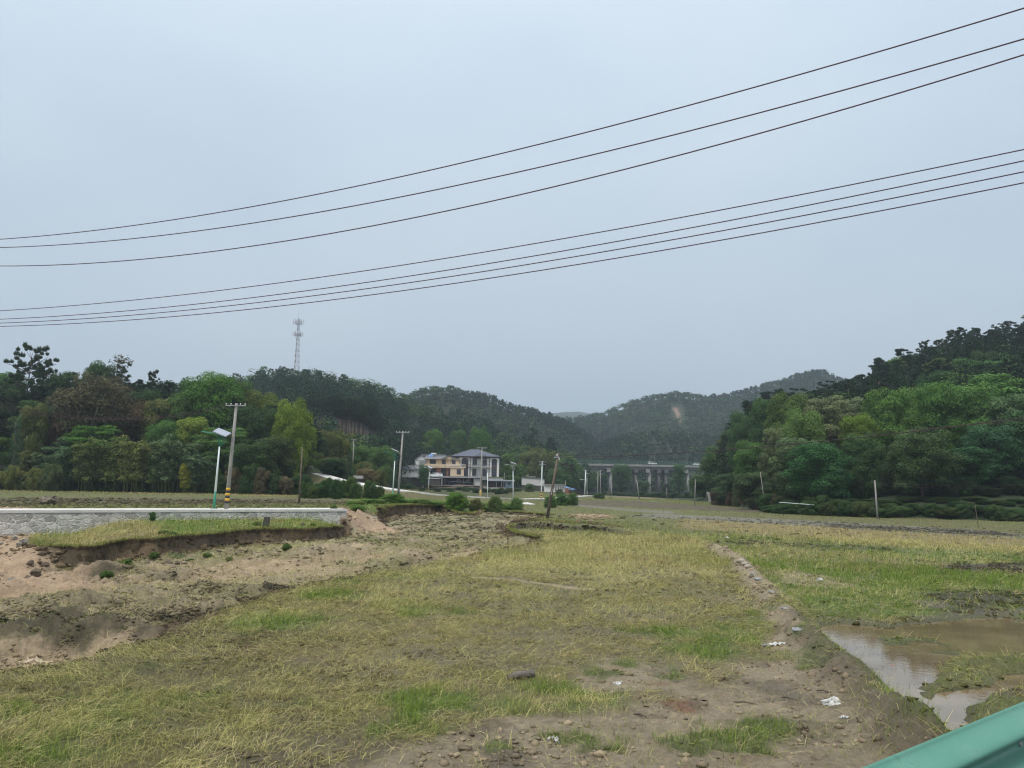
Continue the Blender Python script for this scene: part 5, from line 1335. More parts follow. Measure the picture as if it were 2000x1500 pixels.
# ------------------------------------------------------------------ road, path and stone walls
CONC = mat('pale_concrete', (.62, .60, .56), .85, .10, 1.2, .3, 30)
CONC2 = mat('grey_concrete', (.34, .33, .31), .9, .15, 3, .4, 25)
def stone_mat(name, c1, c2, mortar, scale):
    m, t, b = nodes(name)
    tcn = t.nodes.new('ShaderNodeTexCoord')
    mp_ = t.nodes.new('ShaderNodeMapping'); mp_.inputs['Scale'].default_value = (1, 1, 1.7)
    t.links.new(tcn.outputs['Object'], mp_.inputs[0])
    nz = t.nodes.new('ShaderNodeTexNoise'); nz.inputs['Scale'].default_value = 3; nz.inputs['Detail'].default_value = 3
    t.links.new(mp_.outputs[0], nz.inputs[0])
    ad = t.nodes.new('ShaderNodeMix'); ad.data_type = 'RGBA'; ad.blend_type = 'ADD'; ad.inputs[0].default_value = .35
    t.links.new(mp_.outputs[0], ad.inputs[6]); t.links.new(nz.outputs['Color'], ad.inputs[7])
    v = t.nodes.new('ShaderNodeTexVoronoi'); v.inputs['Scale'].default_value = scale
    t.links.new(ad.outputs[2], v.inputs['Vector'])
    e = t.nodes.new('ShaderNodeTexVoronoi'); e.feature = 'DISTANCE_TO_EDGE'; e.inputs['Scale'].default_value = scale
    t.links.new(ad.outputs[2], e.inputs['Vector'])
    sp = t.nodes.new('ShaderNodeSeparateColor'); t.links.new(v.outputs['Color'], sp.inputs[0])
    r = t.nodes.new('ShaderNodeMix'); r.data_type = 'RGBA'; r.inputs[6].default_value = (*c1, 1); r.inputs[7].default_value = (*c2, 1)
    t.links.new(sp.outputs[0], r.inputs[0])
    er = t.nodes.new('ShaderNodeMapRange'); er.inputs[1].default_value = .02; er.inputs[2].default_value = .10
    t.links.new(e.outputs['Distance'], er.inputs[0])
    r2 = t.nodes.new('ShaderNodeMix'); r2.data_type = 'RGBA'; r2.inputs[6].default_value = (*mortar, 1)
    t.links.new(er.outputs[0], r2.inputs[0]); t.links.new(r.outputs[2], r2.inputs[7])
    n2 = t.nodes.new('ShaderNodeTexNoise'); n2.inputs['Scale'].default_value = 9; n2.inputs['Detail'].default_value = 5
    t.links.new(tcn.outputs['Object'], n2.inputs[0])
    mr = t.nodes.new('ShaderNodeMapRange'); mr.inputs[1].default_value = .3; mr.inputs[2].default_value = .7; mr.inputs[3].default_value = .7; mr.inputs[4].default_value = 1.25
    t.links.new(n2.outputs[0], mr.inputs[0])
    s = t.nodes.new('ShaderNodeVectorMath'); s.operation = 'SCALE'; t.links.new(r2.outputs[2], s.inputs[0]); t.links.new(mr.outputs[0], s.inputs[3])
    t.links.new(s.outputs[0], b.inputs['Base Color']); b.inputs['Roughness'].default_value = .9
    bp = t.nodes.new('ShaderNodeBump'); bp.inputs['Strength'].default_value = .9; bp.inputs['Distance'].default_value = .06
    t.links.new(er.outputs[0], bp.inputs['Height']); t.links.new(bp.outputs[0], b.inputs['Normal'])
    return m
STONE = stone_mat('rubble_stone', (.60, .57, .52), (.30, .285, .26), (.64, .61, .57), 1.6)
DSTONE = stone_mat('dark_rubble_stone', (.12, .11, .10), (.065, .06, .05), (.045, .042, .035), 3.0)
def wall_strip(name, line, ztop, zbot, thick, m, label, cat='stone wall', disp=.05, step=.22):
    # line: list of xy; builds a real wall with both faces and an uneven front
    pts = [np.array(p, float) for p in line]
    S, T, B = [pts[0]], [ztop[0]], [zbot[0]]
    for i in range(len(pts) - 1):
        L_ = np.linalg.norm(pts[i + 1] - pts[i]); n = max(1, int(L_ / step))
        for k in range(1, n + 1):
            S.append(pts[i] + (pts[i + 1] - pts[i]) * k / n); T.append(ztop[i] + (ztop[i + 1] - ztop[i]) * k / n); B.append(zbot[i] + (zbot[i + 1] - zbot[i]) * k / n)
    S = np.array(S); T = np.array(T); B = np.array(B)
    d = np.gradient(S, axis=0); d /= np.linalg.norm(d, axis=1)[:, None]; nrm = np.stack([d[:, 1], -d[:, 0]], 1)
    nv = 12; rows = []
    for j in range(nv):
        t = j / (nv - 1); z = B + (T - B) * t
        o = disp * fbm(S[:, 0] * 1.0 + S[:, 1], z * 1.6, .45, 3, 401, .6)
        o = o + (1 - t) * .12
        rows.append(np.column_stack([S + nrm * o[:, None], z]))
    rows.append(np.column_stack([S - nrm * thick, T])); rows.append(np.column_stack([S - nrm * thick, B]))
    V = np.concatenate(rows); n = len(S)
    idx = np.arange(len(rows) * n).reshape(len(rows), n)
    F = np.stack([idx[:-1, :-1], idx[:-1, 1:], idx[1:, 1:], idx[1:, :-1]], -1).reshape(-1, 4)
    me = np_mesh(name, V, F, m)
    o = link(name, me); o['label'] = label; o['category'] = cat
    return o
wl = [WL, W0, W1, W1 + _wn * 1.2, W1 + _wn * 3.2]
wall_strip('stone_wall', wl, [1.44] * 5, [-1.1, -1.1, -1.1, -.6, .2], .45, STONE, 'long grey rubble stone wall carrying the concrete road on the left')
e0 = [WL - _wn * .06, W1 - _wn * .06 + _wd * .05, W1 + _wn * 3.2 + _wd * .05, WL + _wn * 3.2]
MB().slab([tuple(p) for p in e0], 1.44, 1.62).build('road', CONC, kind='structure')
def ribbon_slab(pts, zs, wdt, th, name, m, **kw):
    pts = np.array(pts); d = np.gradient(pts, axis=0); d /= np.linalg.norm(d, axis=1)[:, None]; n_ = np.stack([-d[:, 1], d[:, 0]], 1)
    mb = MB(); V = []
    for p, q, z in zip(pts, n_, zs):
        V += [(*(p + q * wdt / 2), z - th), (*(p - q * wdt / 2), z - th), (*(p - q * wdt / 2), z), (*(p + q * wdt / 2), z)]
    Fs = []
    for i in range(len(pts) - 1):
        for k in range(4): Fs.append((i * 4 + k, i * 4 + (k + 1) % 4, i * 4 + 4 + (k + 1) % 4, i * 4 + 4 + k))
    Fs += [(0, 1, 2, 3), tuple(len(V) - 4 + k for k in (3, 2, 1, 0))]
    mb.add(V, Fs); return mb.build(name, m, **kw)
ribbon_slab(PATH_XY, PATH_Z, 2.6, .25, 'path', CONC, kind='structure')
lp = [np.array(P(835, 981, 1.5)[:2]), np.array(P(855, 980, 1.5)[:2]), np.array(P(876, 979.5, 1.5)[:2])]
ribbon_slab(lp, [G(*p) + .16 for p in lp], 1.6, .3, 'path', CONC, kind='structure')
lp = [np.array(P(985, 977, .9)[:2]), np.array(P(1005, 980, .8)[:2]), np.array(P(1035, 984.5, .7)[:2])]
ribbon_slab(lp, [G(*p) + .14 for p in lp], 1.8, .3, 'path', CONC, kind='structure')
q = [PATH_XY[i] - np.array([0, 1.28]) for i in range(4, 8)]
wall_strip('stone_wall', q, [PATH_Z[i] - .24 for i in range(4, 8)], [G(*p) - 1.2 for p in q], .4, DSTONE, 'low dark stone wall under the pale path below the houses', disp=.08)
q = [np.array(P(640, 1015, .55)[:2]), np.array(P(690, 1015, .55)[:2]), np.array(P(737, 1012, .6)[:2])]
wall_strip('stone_ledge', q, [.72, .70, .72], [.0, .0, .0], .6, STONE, 'low stone and concrete ledge at the foot of the wall end', 'stone ledge')

# ------------------------------------------------------------------ crumbling cut banks of the flood channel
def bank_mat():
    m, t, b = nodes('cut_bank_soil')
    tcn = t.nodes.new('ShaderNodeTexCoord')
    def nz(sc_, det, rg):
        n = t.nodes.new('ShaderNodeTexNoise'); n.inputs['Scale'].default_value = sc_; n.inputs['Detail'].default_value = det; n.inputs['Roughness'].default_value = rg
        t.links.new(tcn.outputs['Object'], n.inputs[0]); return n
    a = nz(1.3, 8, .75)
    r = t.nodes.new('ShaderNodeValToRGB'); e = r.color_ramp.elements
    e[0].position = .36; e[0].color = (.045, .034, .022, 1); e[1].position = .66; e[1].color = (.19, .135, .08, 1)
    k = e.new(.5); k.color = (.10, .075, .046, 1)
    t.links.new(a.outputs[0], r.inputs[0]); t.links.new(r.outputs[0], b.inputs['Base Color']); b.inputs['Roughness'].default_value = .95
    b.inputs['Specular IOR Level'].default_value = .1
    v = nz(9, 8, .8); bp = t.nodes.new('ShaderNodeBump'); bp.inputs['Strength'].default_value = 1; bp.inputs['Distance'].default_value = .08
    t.links.new(v.outputs[0], bp.inputs['Height']); t.links.new(bp.outputs[0], b.inputs['Normal'])
    return m
BANKM = bank_mat()
def cut_bank(pts, zlow, step=.10, amp=.16, inside=GULLY, off=.18, sgn=None, drop=None):
    S = [np.array(pts[0], float)]
    for i in range(len(pts) - 1):
        A, B = np.array(pts[i], float), np.array(pts[i + 1], float); n = max(1, int(np.linalg.norm(B - A) / step))
        S += [A + (B - A) * k / n for k in range(1, n + 1)]
    S = np.array(S); d = np.gradient(S, axis=0)
    for _ in range(6): d = (np.roll(d, 1, 0) + d + np.roll(d, -1, 0)) / 3 if len(d) > 8 else d
    d[0] = d[1]; d[-1] = d[-2]
    d /= np.linalg.norm(d, axis=1)[:, None]; nm = np.stack([-d[:, 1], d[:, 0]], 1)
    q = S + nm * .4; q2 = S - nm * .4
    if (sdist(q[:, 0], q[:, 1], inside, 3).mean() > sdist(q2[:, 0], q2[:, 1], inside, 3).mean()) != (inside is UPPER): nm = -nm
    wob = fbm(S[:, 0], S[:, 1], 1.3, 4, 21, .6) * .34 + fbm(S[:, 0], S[:, 1], 6, 2, 23) * .5
    E = S + nm * (off + np.clip(wob * (.75 if inside is GULLY else .5), -.6, .6))[:, None]
    back = E - nm * .45
    zt = height(back[:, 0], back[:, 1]) + .02
    zt = np.where(np.isfinite(zt), zt, 0)
    zb = zt - drop if drop else np.full(len(S), float(zlow))
    L_ = np.concatenate([[0], np.cumsum(np.linalg.norm(np.diff(S, axis=0), axis=1))])
    nv = 16; rows = [np.column_stack([E - nm * .5, zt - .10]), np.column_stack([E - nm * .18, zt + .01])]
    for j in range(nv):
        t = j / (nv - 1); z = zt + (zb - zt) * t
        o = amp * fbm(L_, z * 1.4, .55, 5, 501, .68) * (.35 + .65 * math.sin(math.pi * min(1, t * 1.4))) + .14 * t ** 2 - .10 * math.exp(-((t - .18) / .12) ** 2)
        o = o + .10 * np.maximum(0, fbm(L_, z * .3, 1.1, 3, 503))
        rows.append(np.column_stack([E + nm * o[:, None], z + .02 * fbm(L_, z, .3, 2, 505)]))
    V = np.concatenate(rows); n = len(S); idx = np.arange(len(rows) * n).reshape(len(rows), n)
    F = np.stack([idx[:-1, :-1], idx[:-1, 1:], idx[1:, 1:], idx[1:, :-1]], -1).reshape(-1, 4)
    link('cut_bank', np_mesh('cut_bank', V, F, BANKM), kind='structure')
    # grass hanging over the lip and lumps fallen to the foot
    g = np.random.default_rng(len(S)); m_ = int(L_[-1] * 170); i = g.integers(0, n, m_); jit = g.uniform(-.45, .10, m_)
    px_ = E[i] + nm[i] * jit[:, None] + d[i] * g.uniform(-.1, .1, (m_, 1)); zz = zt[i] + .01
    a_ = np.arctan2(nm[i, 1], nm[i, 0]) + g.normal(0, 1.0, m_); v = g.random((m_, 1))
    col = (np.array([.13, .20, .035]) * v + np.array([.36, .33, .11]) * (1 - v)) * g.uniform(.6, 1.2, (m_, 1))
    s_ = np.hypot(px_[:, 0], px_[:, 1]) / 22
    ribbons(px_[:, 0], px_[:, 1], zz, g.uniform(.12, .38, m_), g.uniform(.006, .011, m_) * s_, a_, g.uniform(.3, 1.4, m_), g.uniform(.8, 2.2, m_), col, 3, 1.1, 'grass', BLADE, 'grass hanging over the lip of a cut bank')
    m_ = int(L_[-1] * 16); i = g.integers(0, n, m_); pp_ = E[i] + nm[i] * (.25 + g.exponential(.45, (m_, 1))) + d[i] * g.uniform(-.1, .1, (m_, 1))
    hz_ = height(pp_[:, 0], pp_[:, 1]); import bmesh
    bm = bmesh.new(); bmesh.ops.create_icosphere(bm, subdivisions=2, radius=1)
    V0 = np.array([q.co[:] for q in bm.verts]); F0 = np.array([[q.index for q in f.verts] for f in bm.faces]); bm.free()
    sz = g.lognormal(-2.75, .55, m_); V = V0[None] * (1 + g.normal(0, .16, (m_, len(V0), 1))) * sz[:, None, None] * np.stack([g.uniform(.8, 1.6, m_), g.uniform(.8, 1.4, m_), g.uniform(.6, 1, m_)], 1)[:, None, :]
    V = V + np.stack([pp_[:, 0], pp_[:, 1], hz_ + sz * .2], 1)[:, None, :]
    me = np_mesh('clods', V.reshape(-1, 3), (F0[None] + (np.arange(m_) * len(V0))[:, None, None]).reshape(-1, 3), CLODM, 3)
    set_col(me, 'tint_colour', np.repeat(np.array([[.12, .09, .055]]) * g.uniform(.5, 1.5, (m_, 1)), len(V0), 0)); link('clods', me, kind='stuff', label='soil lumps fallen to the foot of a cut bank')
z_ = .35
cut_bank([P(62, 1058)[:2], P(85, 1066)[:2], P(130, 1066)[:2], P(170, 1068)[:2], P(200, 1064)[:2], P(235, 1055, .2)[:2], P(300, 1052, .3)[:2], P(330, 1048, z_)[:2], P(420, 1042, z_)[:2], P(510, 1037, z_)[:2], P(600, 1036, z_)[:2], P(640, 1034, z_)[:2], P(664, 1030, z_)[:2]], -1.35)
cut_bank([P(738, 1005, .6)[:2], P(800, 1001, .4)[:2], P(860, 1001, .3)[:2], P(915, 1008, .2)[:2], P(955, 1003)[:2], P(1020, 1008)[:2], P(1080, 1013)[:2]], -.7, .14)
cut_bank([P(1045, 1017)[:2], P(1002, 1027)[:2], P(1003, 1036)[:2], P(1025, 1044)[:2], P(1058, 1049)[:2]], -1.1, .12)
cut_bank([P(1004, 1027)[:2], P(1040, 1023)[:2], P(1075, 1026)[:2], P(1100, 1029)[:2], P(1160, 1029)[:2], P(1228, 1036)[:2]], -.4, .12, .12, UPPER, -.02, drop=.75)

# ------------------------------------------------------------------ poles and lamps
WOOD = mat('weathered_wood', (.135, .105, .082), .9, .3, 4, .6, 30)
POLEC = mat('pole_concrete', (.30, .285, .265), .85, .14, 2.5, .3, 20)
WHITEP = mat('white_paint', (.74, .80, .80), .45, .06, 2)
GREENP = mat('green_paint', (.02, .22, .13), .45, .12, 3)
YELP = mat('yellow_paint', (.72, .42, .04), .6, .1, 8)
BLKP = mat('black_paint', (.03, .03, .03), .6, .2, 8)
STEEL = mat('galvanised_steel', (.42, .43, .44), .45, .12, 6, metal=.6)
CERAM = mat('white_ceramic', (.78, .78, .76), .25, .05, 4)
PANEL = mat('solar_glass', (.30, .34, .42), .12, .08, 6)
WIREM = mat('black_cable', (.055, .022, .035), .6, .1, 3)
def pole(px, D, topx, topy, r0, r1, m, label, name='utility_pole', cat='utility pole', arms=0, arm_len=1.5, bands=None, basez=None, group=None, ins=2, adir=0.0):
    bx, by, _ = Q(px, 945, D); bz = G(bx, by) if basez is None else basez
    t = Vector(Q(topx, topy, D)) - Vector((bx, by, bz))
    o = thing(name, label, cat, (bx, by, bz), 0, group)
    dn = t.normalized()
    MB().tube(-dn * .5, t, r0, r1, 12).build('pole', m, o)
    ax = Vector((math.cos(adir), math.sin(adir), 0))
    for a in range(arms):
        c = t - dn * (.18 + .55 * a) - Vector((0, r1 + .05, 0))
        ar = MB().box(c, (arm_len, .07, .07), adir).build('crossarm', STEEL, o)
        for k in range(ins * 2):
            u = (k // 2 + 1) / ins * .92 * (1 if k % 2 else -1)
            p = c + ax * (arm_len / 2 * u)
            MB().path([p + Vector((0, 0, .04)), p + Vector((0, 0, .07)), p + Vector((0, 0, .09)), p + Vector((0, 0, .15)), p + Vector((0, 0, .18))], [.015, .015, .045, .04, .02], 8).build('insulator', CERAM, ar)
    if bands:
        z = bands[0]
        for k in range(bands[2]):
            z1 = z + bands[1]
            f = lambda q: (r0 + (r1 - r0) * (q / t.length)) + .008
            MB().tube(dn * z, dn * (z1 - .012), f(z), f(z1), 12).build('warning_band', YELP if k % 2 else BLKP, o)
            z = z1
    return o, Vector((bx, by, bz)), t
p1, b1, t1 = pole(445, 60, 462, 788, .17, .10, POLEC, 'tall concrete pole with one crossarm standing on the road by the near solar lamp', arms=1, arm_len=1.6, bands=(.42, .20, 6), basez=1.62)
p2, b2, t2 = pole(778, 99, 787, 842, .17, .10, POLEC, 'concrete pole with one wide crossarm behind the bright green bush', arms=1, arm_len=1.7, bands=(.1, .42, 3))
p3, b3, t3 = pole(939, 130, 941.5, 873, .16, .10, POLEC, 'concrete pole with crossarm in front of the pale hip-roofed house', arms=1, arm_len=1.6, bands=(.1, .6, 1))
MB().tube((0, 0, .15), (0, 0, 1.3), .175, .17, 10).build('yellow_sleeve', mat('faded_ochre', (.42, .30, .10), .7, .2, 5), p3)
p4, b4, t4 = pole(1057.5, 165, 1059, 901, .15, .09, WHITEP, 'white-painted pole with two small arms and black bands before the white walls', arms=2, arm_len=1.4, bands=(.1, .28, 5))
p5, b5, t5 = pole(688, 183, 691, 858, .16, .10, POLEC, 'concrete pole on the hillside beside the climbing path', arms=1, arm_len=1.0, bands=(.2, .3, 4))
pole(586, 82, 590.6, 873, .11, .07, WOOD, 'thin dark wooden pole with a white tag in the left field')

pole(594, 150, 593.5, 874, .10, .08, POLEC, 'pale pole half hidden behind the thin dark wooden pole')
pl, bl, tl = pole(1069, 78, 1091, 884, .17, .11, WOOD, 'dark wooden pole leaning right on the grassy bank in mid field', bands=None)
MB().box(tl * .41 + Vector((-.005, -.155, 0)), (.30, .02, .62), M=tl.to_track_quat('Z', 'Y').to_matrix()).build('white_sign', mat('white_tin', (.75, .74, .76), .5, .06, 4), pl)
MB().box(tl * .93 + Vector((-.1, -.14, 0)), (.55, .08, .10)).build('bracket', STEEL, pl)
MB().tube(tl * .96 + Vector((-.12, -.12, -.1)), tl * .96 + Vector((-.12, -.12, .12)), .05, .05, 8).build('insulator', CERAM, pl)
MB().tube(tl * .90 + Vector((.16, -.12, -.1)), tl * .90 + Vector((.16, -.12, .12)), .05, .05, 8).build('insulator', CERAM, pl)
for (a, D, tx, ty, r0, r1, m, lab, arms) in [
    (1142, 244, 1144, 918, .17, .12, WHITEP, 'white pole beside the dark bin left of the viaduct piers', 1),
    (1167, 232, 1168, 921, .15, .10, POLEC, 'left concrete pole of the close pair before the viaduct', 1),
    (1172.5, 236, 1173, 918, .13, .09, POLEC, 'right concrete pole of the close pair before the viaduct', 1),
    (1193, 232, 1195.5, 944, .13, .08, POLEC, 'short pole right of the close pair in the back field', 0),
    (1248.5, 228, 1243.5, 937, .15, .10, POLEC, 'pole tilting left in the back field before the viaduct', 0),
    (1302.5, 235, 1302, 941, .13, .09, POLEC, 'thin pole with a dark box in front of the viaduct trees', 0),
    (1356.5, 160, 1358, 936, .11, .08, POLEC, 'pole at the left end of the right wood', 0),
    (1711, 105, 1708.5, 938, .13, .09, POLEC, 'grey concrete pole standing before the right wood', 0),
    (1905.5, 84, 1904.5, 986, .03, .025, WOOD, 'thin dark stake in the right field near the photo edge', 0),
    (1494.5, 126, 1485, 922, .065, .05, POLEC, 'tilted slim pole among the trees of the right wood', 0),
    (1104, 235, 1104.5, 938, .10, .07, POLEC, 'slim pole beside the blue-roofed shed', 0),
    (983.5, 262, 985.5, 923, .11, .07, POLEC, 'slim pole before the blue-walled shed', 0),
    (953, 150, 952, 924, .07, .06, WHITEP, 'short white post beside the white lamp post of the village', 0)]:
    nm = 'stake' if r0 < .05 else 'utility_pole'
    o, b_, t_ = pole(a, D, tx, ty, r0, r1, m, lab, nm, 'stake' if r0 < .05 else 'pole', arms=arms, arm_len=1.3)
    if a == 1302.5: MB().box(t_ * .8 + Vector((0, -.2, 0)), (.5, .3, 1.0)).build('control_box', BLKP, o)
    if a == 1142: MB().box(t_ * .62 + Vector((-.9, 0, .2)), (1.6, .1, .08)).build('lamp_arm', WHITEP, o)
MB().box((-.35, -.1, t4.z * .55), (.9, .08, .07)).build('lamp_arm', STEEL, p4)

def lamp(px, D, topy, label, basez=None, green=True, tilt=0, flip=1, rot=0, low=.22):
    bx, by, _ = Q(px, 945, D); bz = G(bx, by) if basez is None else basez
    H_ = Q(px + (945 - topy) * .055, topy, D)[2] - bz
    o = thing('solar_street_lamp', label, 'street lamp', (bx, by, bz), rot)
    lean = .02 * (1 if px < 1000 else -1)
    top = Vector((lean * H_, 0, H_ * .86))
    hw = GREENP if green else STEEL
    MB().tube((0, 0, -.3), Vector((lean * H_ * low, 0, H_ * low)), .10, .09, 12).build('base_section', hw, o)
    MB().tube(Vector((lean * H_ * low, 0, H_ * low)), top * .93, .088, .055, 12).build('pole', WHITEP, o)
    MB().box((0, 0, .03), (.4, .4, .06)).build('base_plate', CONC2, o)
    MB().tube(top * .93, top + Vector((0, 0, .5)), .06, .035, 10).build('bracket_post', hw, o)
    pts = [top * .93 + Vector((.02, 0, 0)), top + Vector((.28, 0, -.05)), top + Vector((.32, 0, .22)), top + Vector((.08, 0, .45)), top + Vector((-.45, 0, .62)), top + Vector((-.95, 0, .72))]
    pp = []
    for i in range(len(pts) - 1):
        for k in range(4): pp.append(pts[i].lerp(pts[i + 1], k / 4))
    pp.append(pts[-1])
    arm = MB().path([Vector((flip * p.x, p.y, p.z)) for p in pp], [.032] * len(pp), 6).build('lamp_arm', hw, o)
    MB().path([top * .95 + Vector((-flip * .02, 0, 0)), top + Vector((-flip * .2, 0, .15)), top + Vector((-flip * .22, 0, .48))], [.02] * 3, 6).build('scroll', hw, o)
    MB().box(top + Vector((-flip * 1.15, 0, .745)), (.62, .2, .07), M=Matrix.Rotation(R(8 * flip), 3, 'Y'), taper=.8).build('lamp_head', hw, arm)
    pm = Matrix.Rotation(R(-18), 3, 'Z') @ Matrix.Rotation(R(tilt * .9), 3, 'X') @ Matrix.Rotation(R(22), 3, 'Y')
    pc = top + Vector((.12, 0, H_ * .14 - .08))
    MB().tube(top + Vector((0, 0, .45)), pc, .03, .03, 8).build('panel_mast', hw, o)
    MB().box(pc, (1.15, .72, .04), M=pm).build('solar_panel', PANEL, o)
    MB().box(pc - pm @ Vector((0, 0, .04)), (1.19, .76, .035), M=pm).build('panel_frame', STEEL, o)
    return o
lamp(421, 59.5, 842, 'near solar street lamp with a green foot, left of the tall concrete pole', 1.62, tilt=28)
lamp(767.5, 99, 880, 'solar street lamp just left of the wide-crossarm concrete pole', tilt=-30)
lamp(603, 152, 872, 'small far solar lamp above the climbing path', green=False, tilt=-10)
lamp(1003, 133, 905, 'white solar lamp post in front of the right half of the pale house', tilt=-35, green=False, low=.05)
o = lamp(837, 190, 912, 'small solar lamp with black and yellow bands before the tan house', green=False, tilt=20, low=.02)
for k in range(4): MB().tube((0, 0, .3 + k * .3), (0, 0, .58 + k * .3), .10, .10, 10).build('warning_band', YELP if k % 2 else BLKP, o)
lamp(1147, 262, 924, 'small solar lamp beside the white pole left of the viaduct piers', green=False, tilt=-20)

# ------------------------------------------------------------------ overhead wires
def wire3(A, B, Cc, rad, label, t0=0.0, t1=1.0, tm=.5, group=None, n=60, name='overhead_wire'):
    A, B, Cc = map(Vector, (A, B, Cc))
    # z is a parabola through the three points, plan is the straight line A-C
    L_ = (Cc - A); Lh = Vector((L_.x, L_.y, 0)); tb = (B - A).dot(Lh) / Lh.dot(Lh)
    a_ = A.z; M_ = np.array([[tb, tb * tb], [1, 1]]); s_ = np.linalg.solve(M_, [B.z - a_, Cc.z - a_])
    pts = []
    for k in range(n + 1):
        t = t0 + (t1 - t0) * k / n
        pts.append(Vector((A.x + L_.x * t, A.y + L_.y * t, a_ + s_[0] * t + s_[1] * t * t)))
    o = MB().path(pts, [rad] * len(pts), 6).build(name, WIREM)
    o['label'] = label; o['category'] = 'overhead wire'
    if group: o['group'] = group
    return o
def sky_wire(y0, ym, y1, D0, D1, rad, label):
    A = Vector(Q(0, y0, D0)); Cc = Vector(Q(2000, y1, D1))
    d = ray(1000, ym)   # where the middle of the picture crosses the wire's vertical plane
    # solve A.xy + t*(C-A).xy = s*d.xy
    M_ = np.array([[Cc.x - A.x, -d[0]], [Cc.y - A.y, -d[1]]]); t, s = np.linalg.solve(M_, [-A.x, -A.y])
    B = Vector((d[0] * s, d[1] * s, CAM_H + d[2] * s))
    return wire3(A, B, Cc, rad, label, -.35, 1.25)
sky_wire(467.3, 294.8, 16, 34, 16.5, .0175, 'topmost wire of the upper three crossing the sky')
sky_wire(483.5, 338.8, 76, 34, 16.5, .0175, 'middle wire of the upper three crossing the sky')
sky_wire(519.5, 384.0, 107, 33, 16.5, .0175, 'lowest wire of the upper three crossing the sky')
sky_wire(607, 483.3, 292, 32, 16, .0135, 'topmost wire of the lower four crossing the sky')
sky_wire(623.5, 507.2, 314, 32, 16, .0135, 'second wire from the top of the lower four crossing the sky')
sky_wire(631, 521.5, 335.5, 32, 16, .0135, 'third wire from the top of the lower four crossing the sky')
sky_wire(637.5, 536.8, 357, 32, 16, .0135, 'lowest wire of the lower four crossing the sky')
T1 = b1 + t1
for i in range(4):
    off = Vector(((-.72, -.4, .35, .7)[i], 0, -.02))
    wire3(T1 + off, Q(240, (815, 817, 819, 819.5)[i], 54), Q(0, (787, 790, 795, 799)[i], 49), .011, 'thin wire sagging left from the crossarm of the tall concrete pole', 0, 1.5, group='four thin wires sagging left from the tall concrete pole')
T2 = b2 + t2; T3 = b3 + t3; T4 = b4 + t4; TL_ = bl + tl
for i in range(2):
    dx = (-.7, .7)[i]
    wire3(T2 + Vector((dx, 0, 0)), Q(860, 867 + i * 2, 114), T3 + Vector((dx, 0, 0)), .014, 'wire between the wide-crossarm pole and the pole before the pale house', group='wires between the first two village poles')
    wire3(T2 + Vector((dx, 0, 0)), Q(720, 845 + i, 108), Q(655, 838 + i, 116), .013, 'wire running left from the wide-crossarm pole into the trees', group='wires running left from the wide-crossarm pole')
    wire3(T3 + Vector((dx, 0, 0)), Q(1005, 902 + i * 2, 148), T4 + Vector((dx, 0, -.1)), .014, 'wire between the pole before the pale house and the white-painted pole', group='wires between the pale-house pole and the white-painted pole')
wire3(TL_ + Vector((0, 0, -.5)), Q(1305, 886, 66), Q(2000, 816, 44), .028, 'thick black cable rising right from the leaning pole over the viaduct', 0, 1.15)
wire3(TL_ + Vector((0, 0, -.4)), Q(1300, 877, 70), Q(2000, 822, 50), .010, 'thin wire above the thick black cable right of the leaning pole', 0, 1.15)
wire3(TL_ + Vector((0, 0, -.4)), Q(900, 893, 84), Q(560, 895, 90), .010, 'thin wire running left from the leaning pole past the houses', 0, 1.0)
wire3(TL_ * 1.0 + Vector((-.1, 0, -1.1)), TL_ + Vector((-1.0, .2, -2.6)), bl + Vector((-2.0, .3, 3.0)), .012, 'slack stay wire hanging from the left side of the leaning pole', 0, 1.0)
for i in range(2):
    wire3(Q(1709, 942 + i * 6, 105), Q(1860, 948.5 + i * 5, 98), Q(2000, 947 + i * 6, 92), .011, 'thin low wire running right from the grey pole before the right wood', 0, 1.3, group='two low wires before the right wood')
wire3(Q(1357, 938, 160), Q(1530, 946, 130), Q(1709, 941, 105), .010, 'thin low wire between the two poles before the right wood', 0, 1.0)
co = thing('cable_coil', 'black coil of spare cable hanging right of the leaning pole', 'cable coil', Q(1110, 915, 78))
pts = [Vector((math.cos(a) * .34, 0, math.sin(a) * .36)) for a in np.linspace(0, 2 * math.pi, 19)]
MB().path(pts, [.028] * 19, 6, False).build('coil', WIREM, co)
MB().path([Vector(Q(1091, 903, 78)) - co.location, Vector((-.6, 0, .42)), Vector((-.2, 0, .4)), Vector((.5, 0, .3))], [.045, .05, .05, .04], 6).build('cable_joint', WIREM, co)

# ------------------------------------------------------------------ telecom tower on the hill
TWD = 372.0
bx, by, _ = Q(577, 745, TWD); tb = G(bx, by)
tw = thing('telecom_tower', 'tall grey lattice mast with antennas on top of the pine hill', 'telecom tower', (bx, by, tb))
top = Vector(Q(583.5, 606, TWD)) - Vector((bx, by, tb)); Hh = top.z; lx = top.x * .45
mb = MB(); mbR = MB(); hm = Hh * .90
def leg(k, z):
    r = 1.75 * (1 - z / hm) ** 1.15 + .38; a = k * 2 * math.pi / 3 + .4
    return Vector((lx * z / Hh + math.cos(a) * r, math.sin(a) * r, z))
ns = 15; zz = [-1 + (hm + 1) * (1 - (1 - i / ns) ** 1.15) for i in range(ns + 1)]
for k in range(3):
    for i in range(ns):
        mb.tube(leg(k, zz[i]), leg(k, zz[i + 1]), .13, .13, 5)
        mb.tube(leg(k, zz[i]), leg((k + 1) % 3, zz[i + 1]), .06, .06, 4); mb.tube(leg((k + 1) % 3, zz[i]), leg(k, zz[i + 1]), .06, .06, 4)
        mb.tube(leg(k, zz[i + 1]), leg((k + 1) % 3, zz[i + 1]), .06, .06, 4)
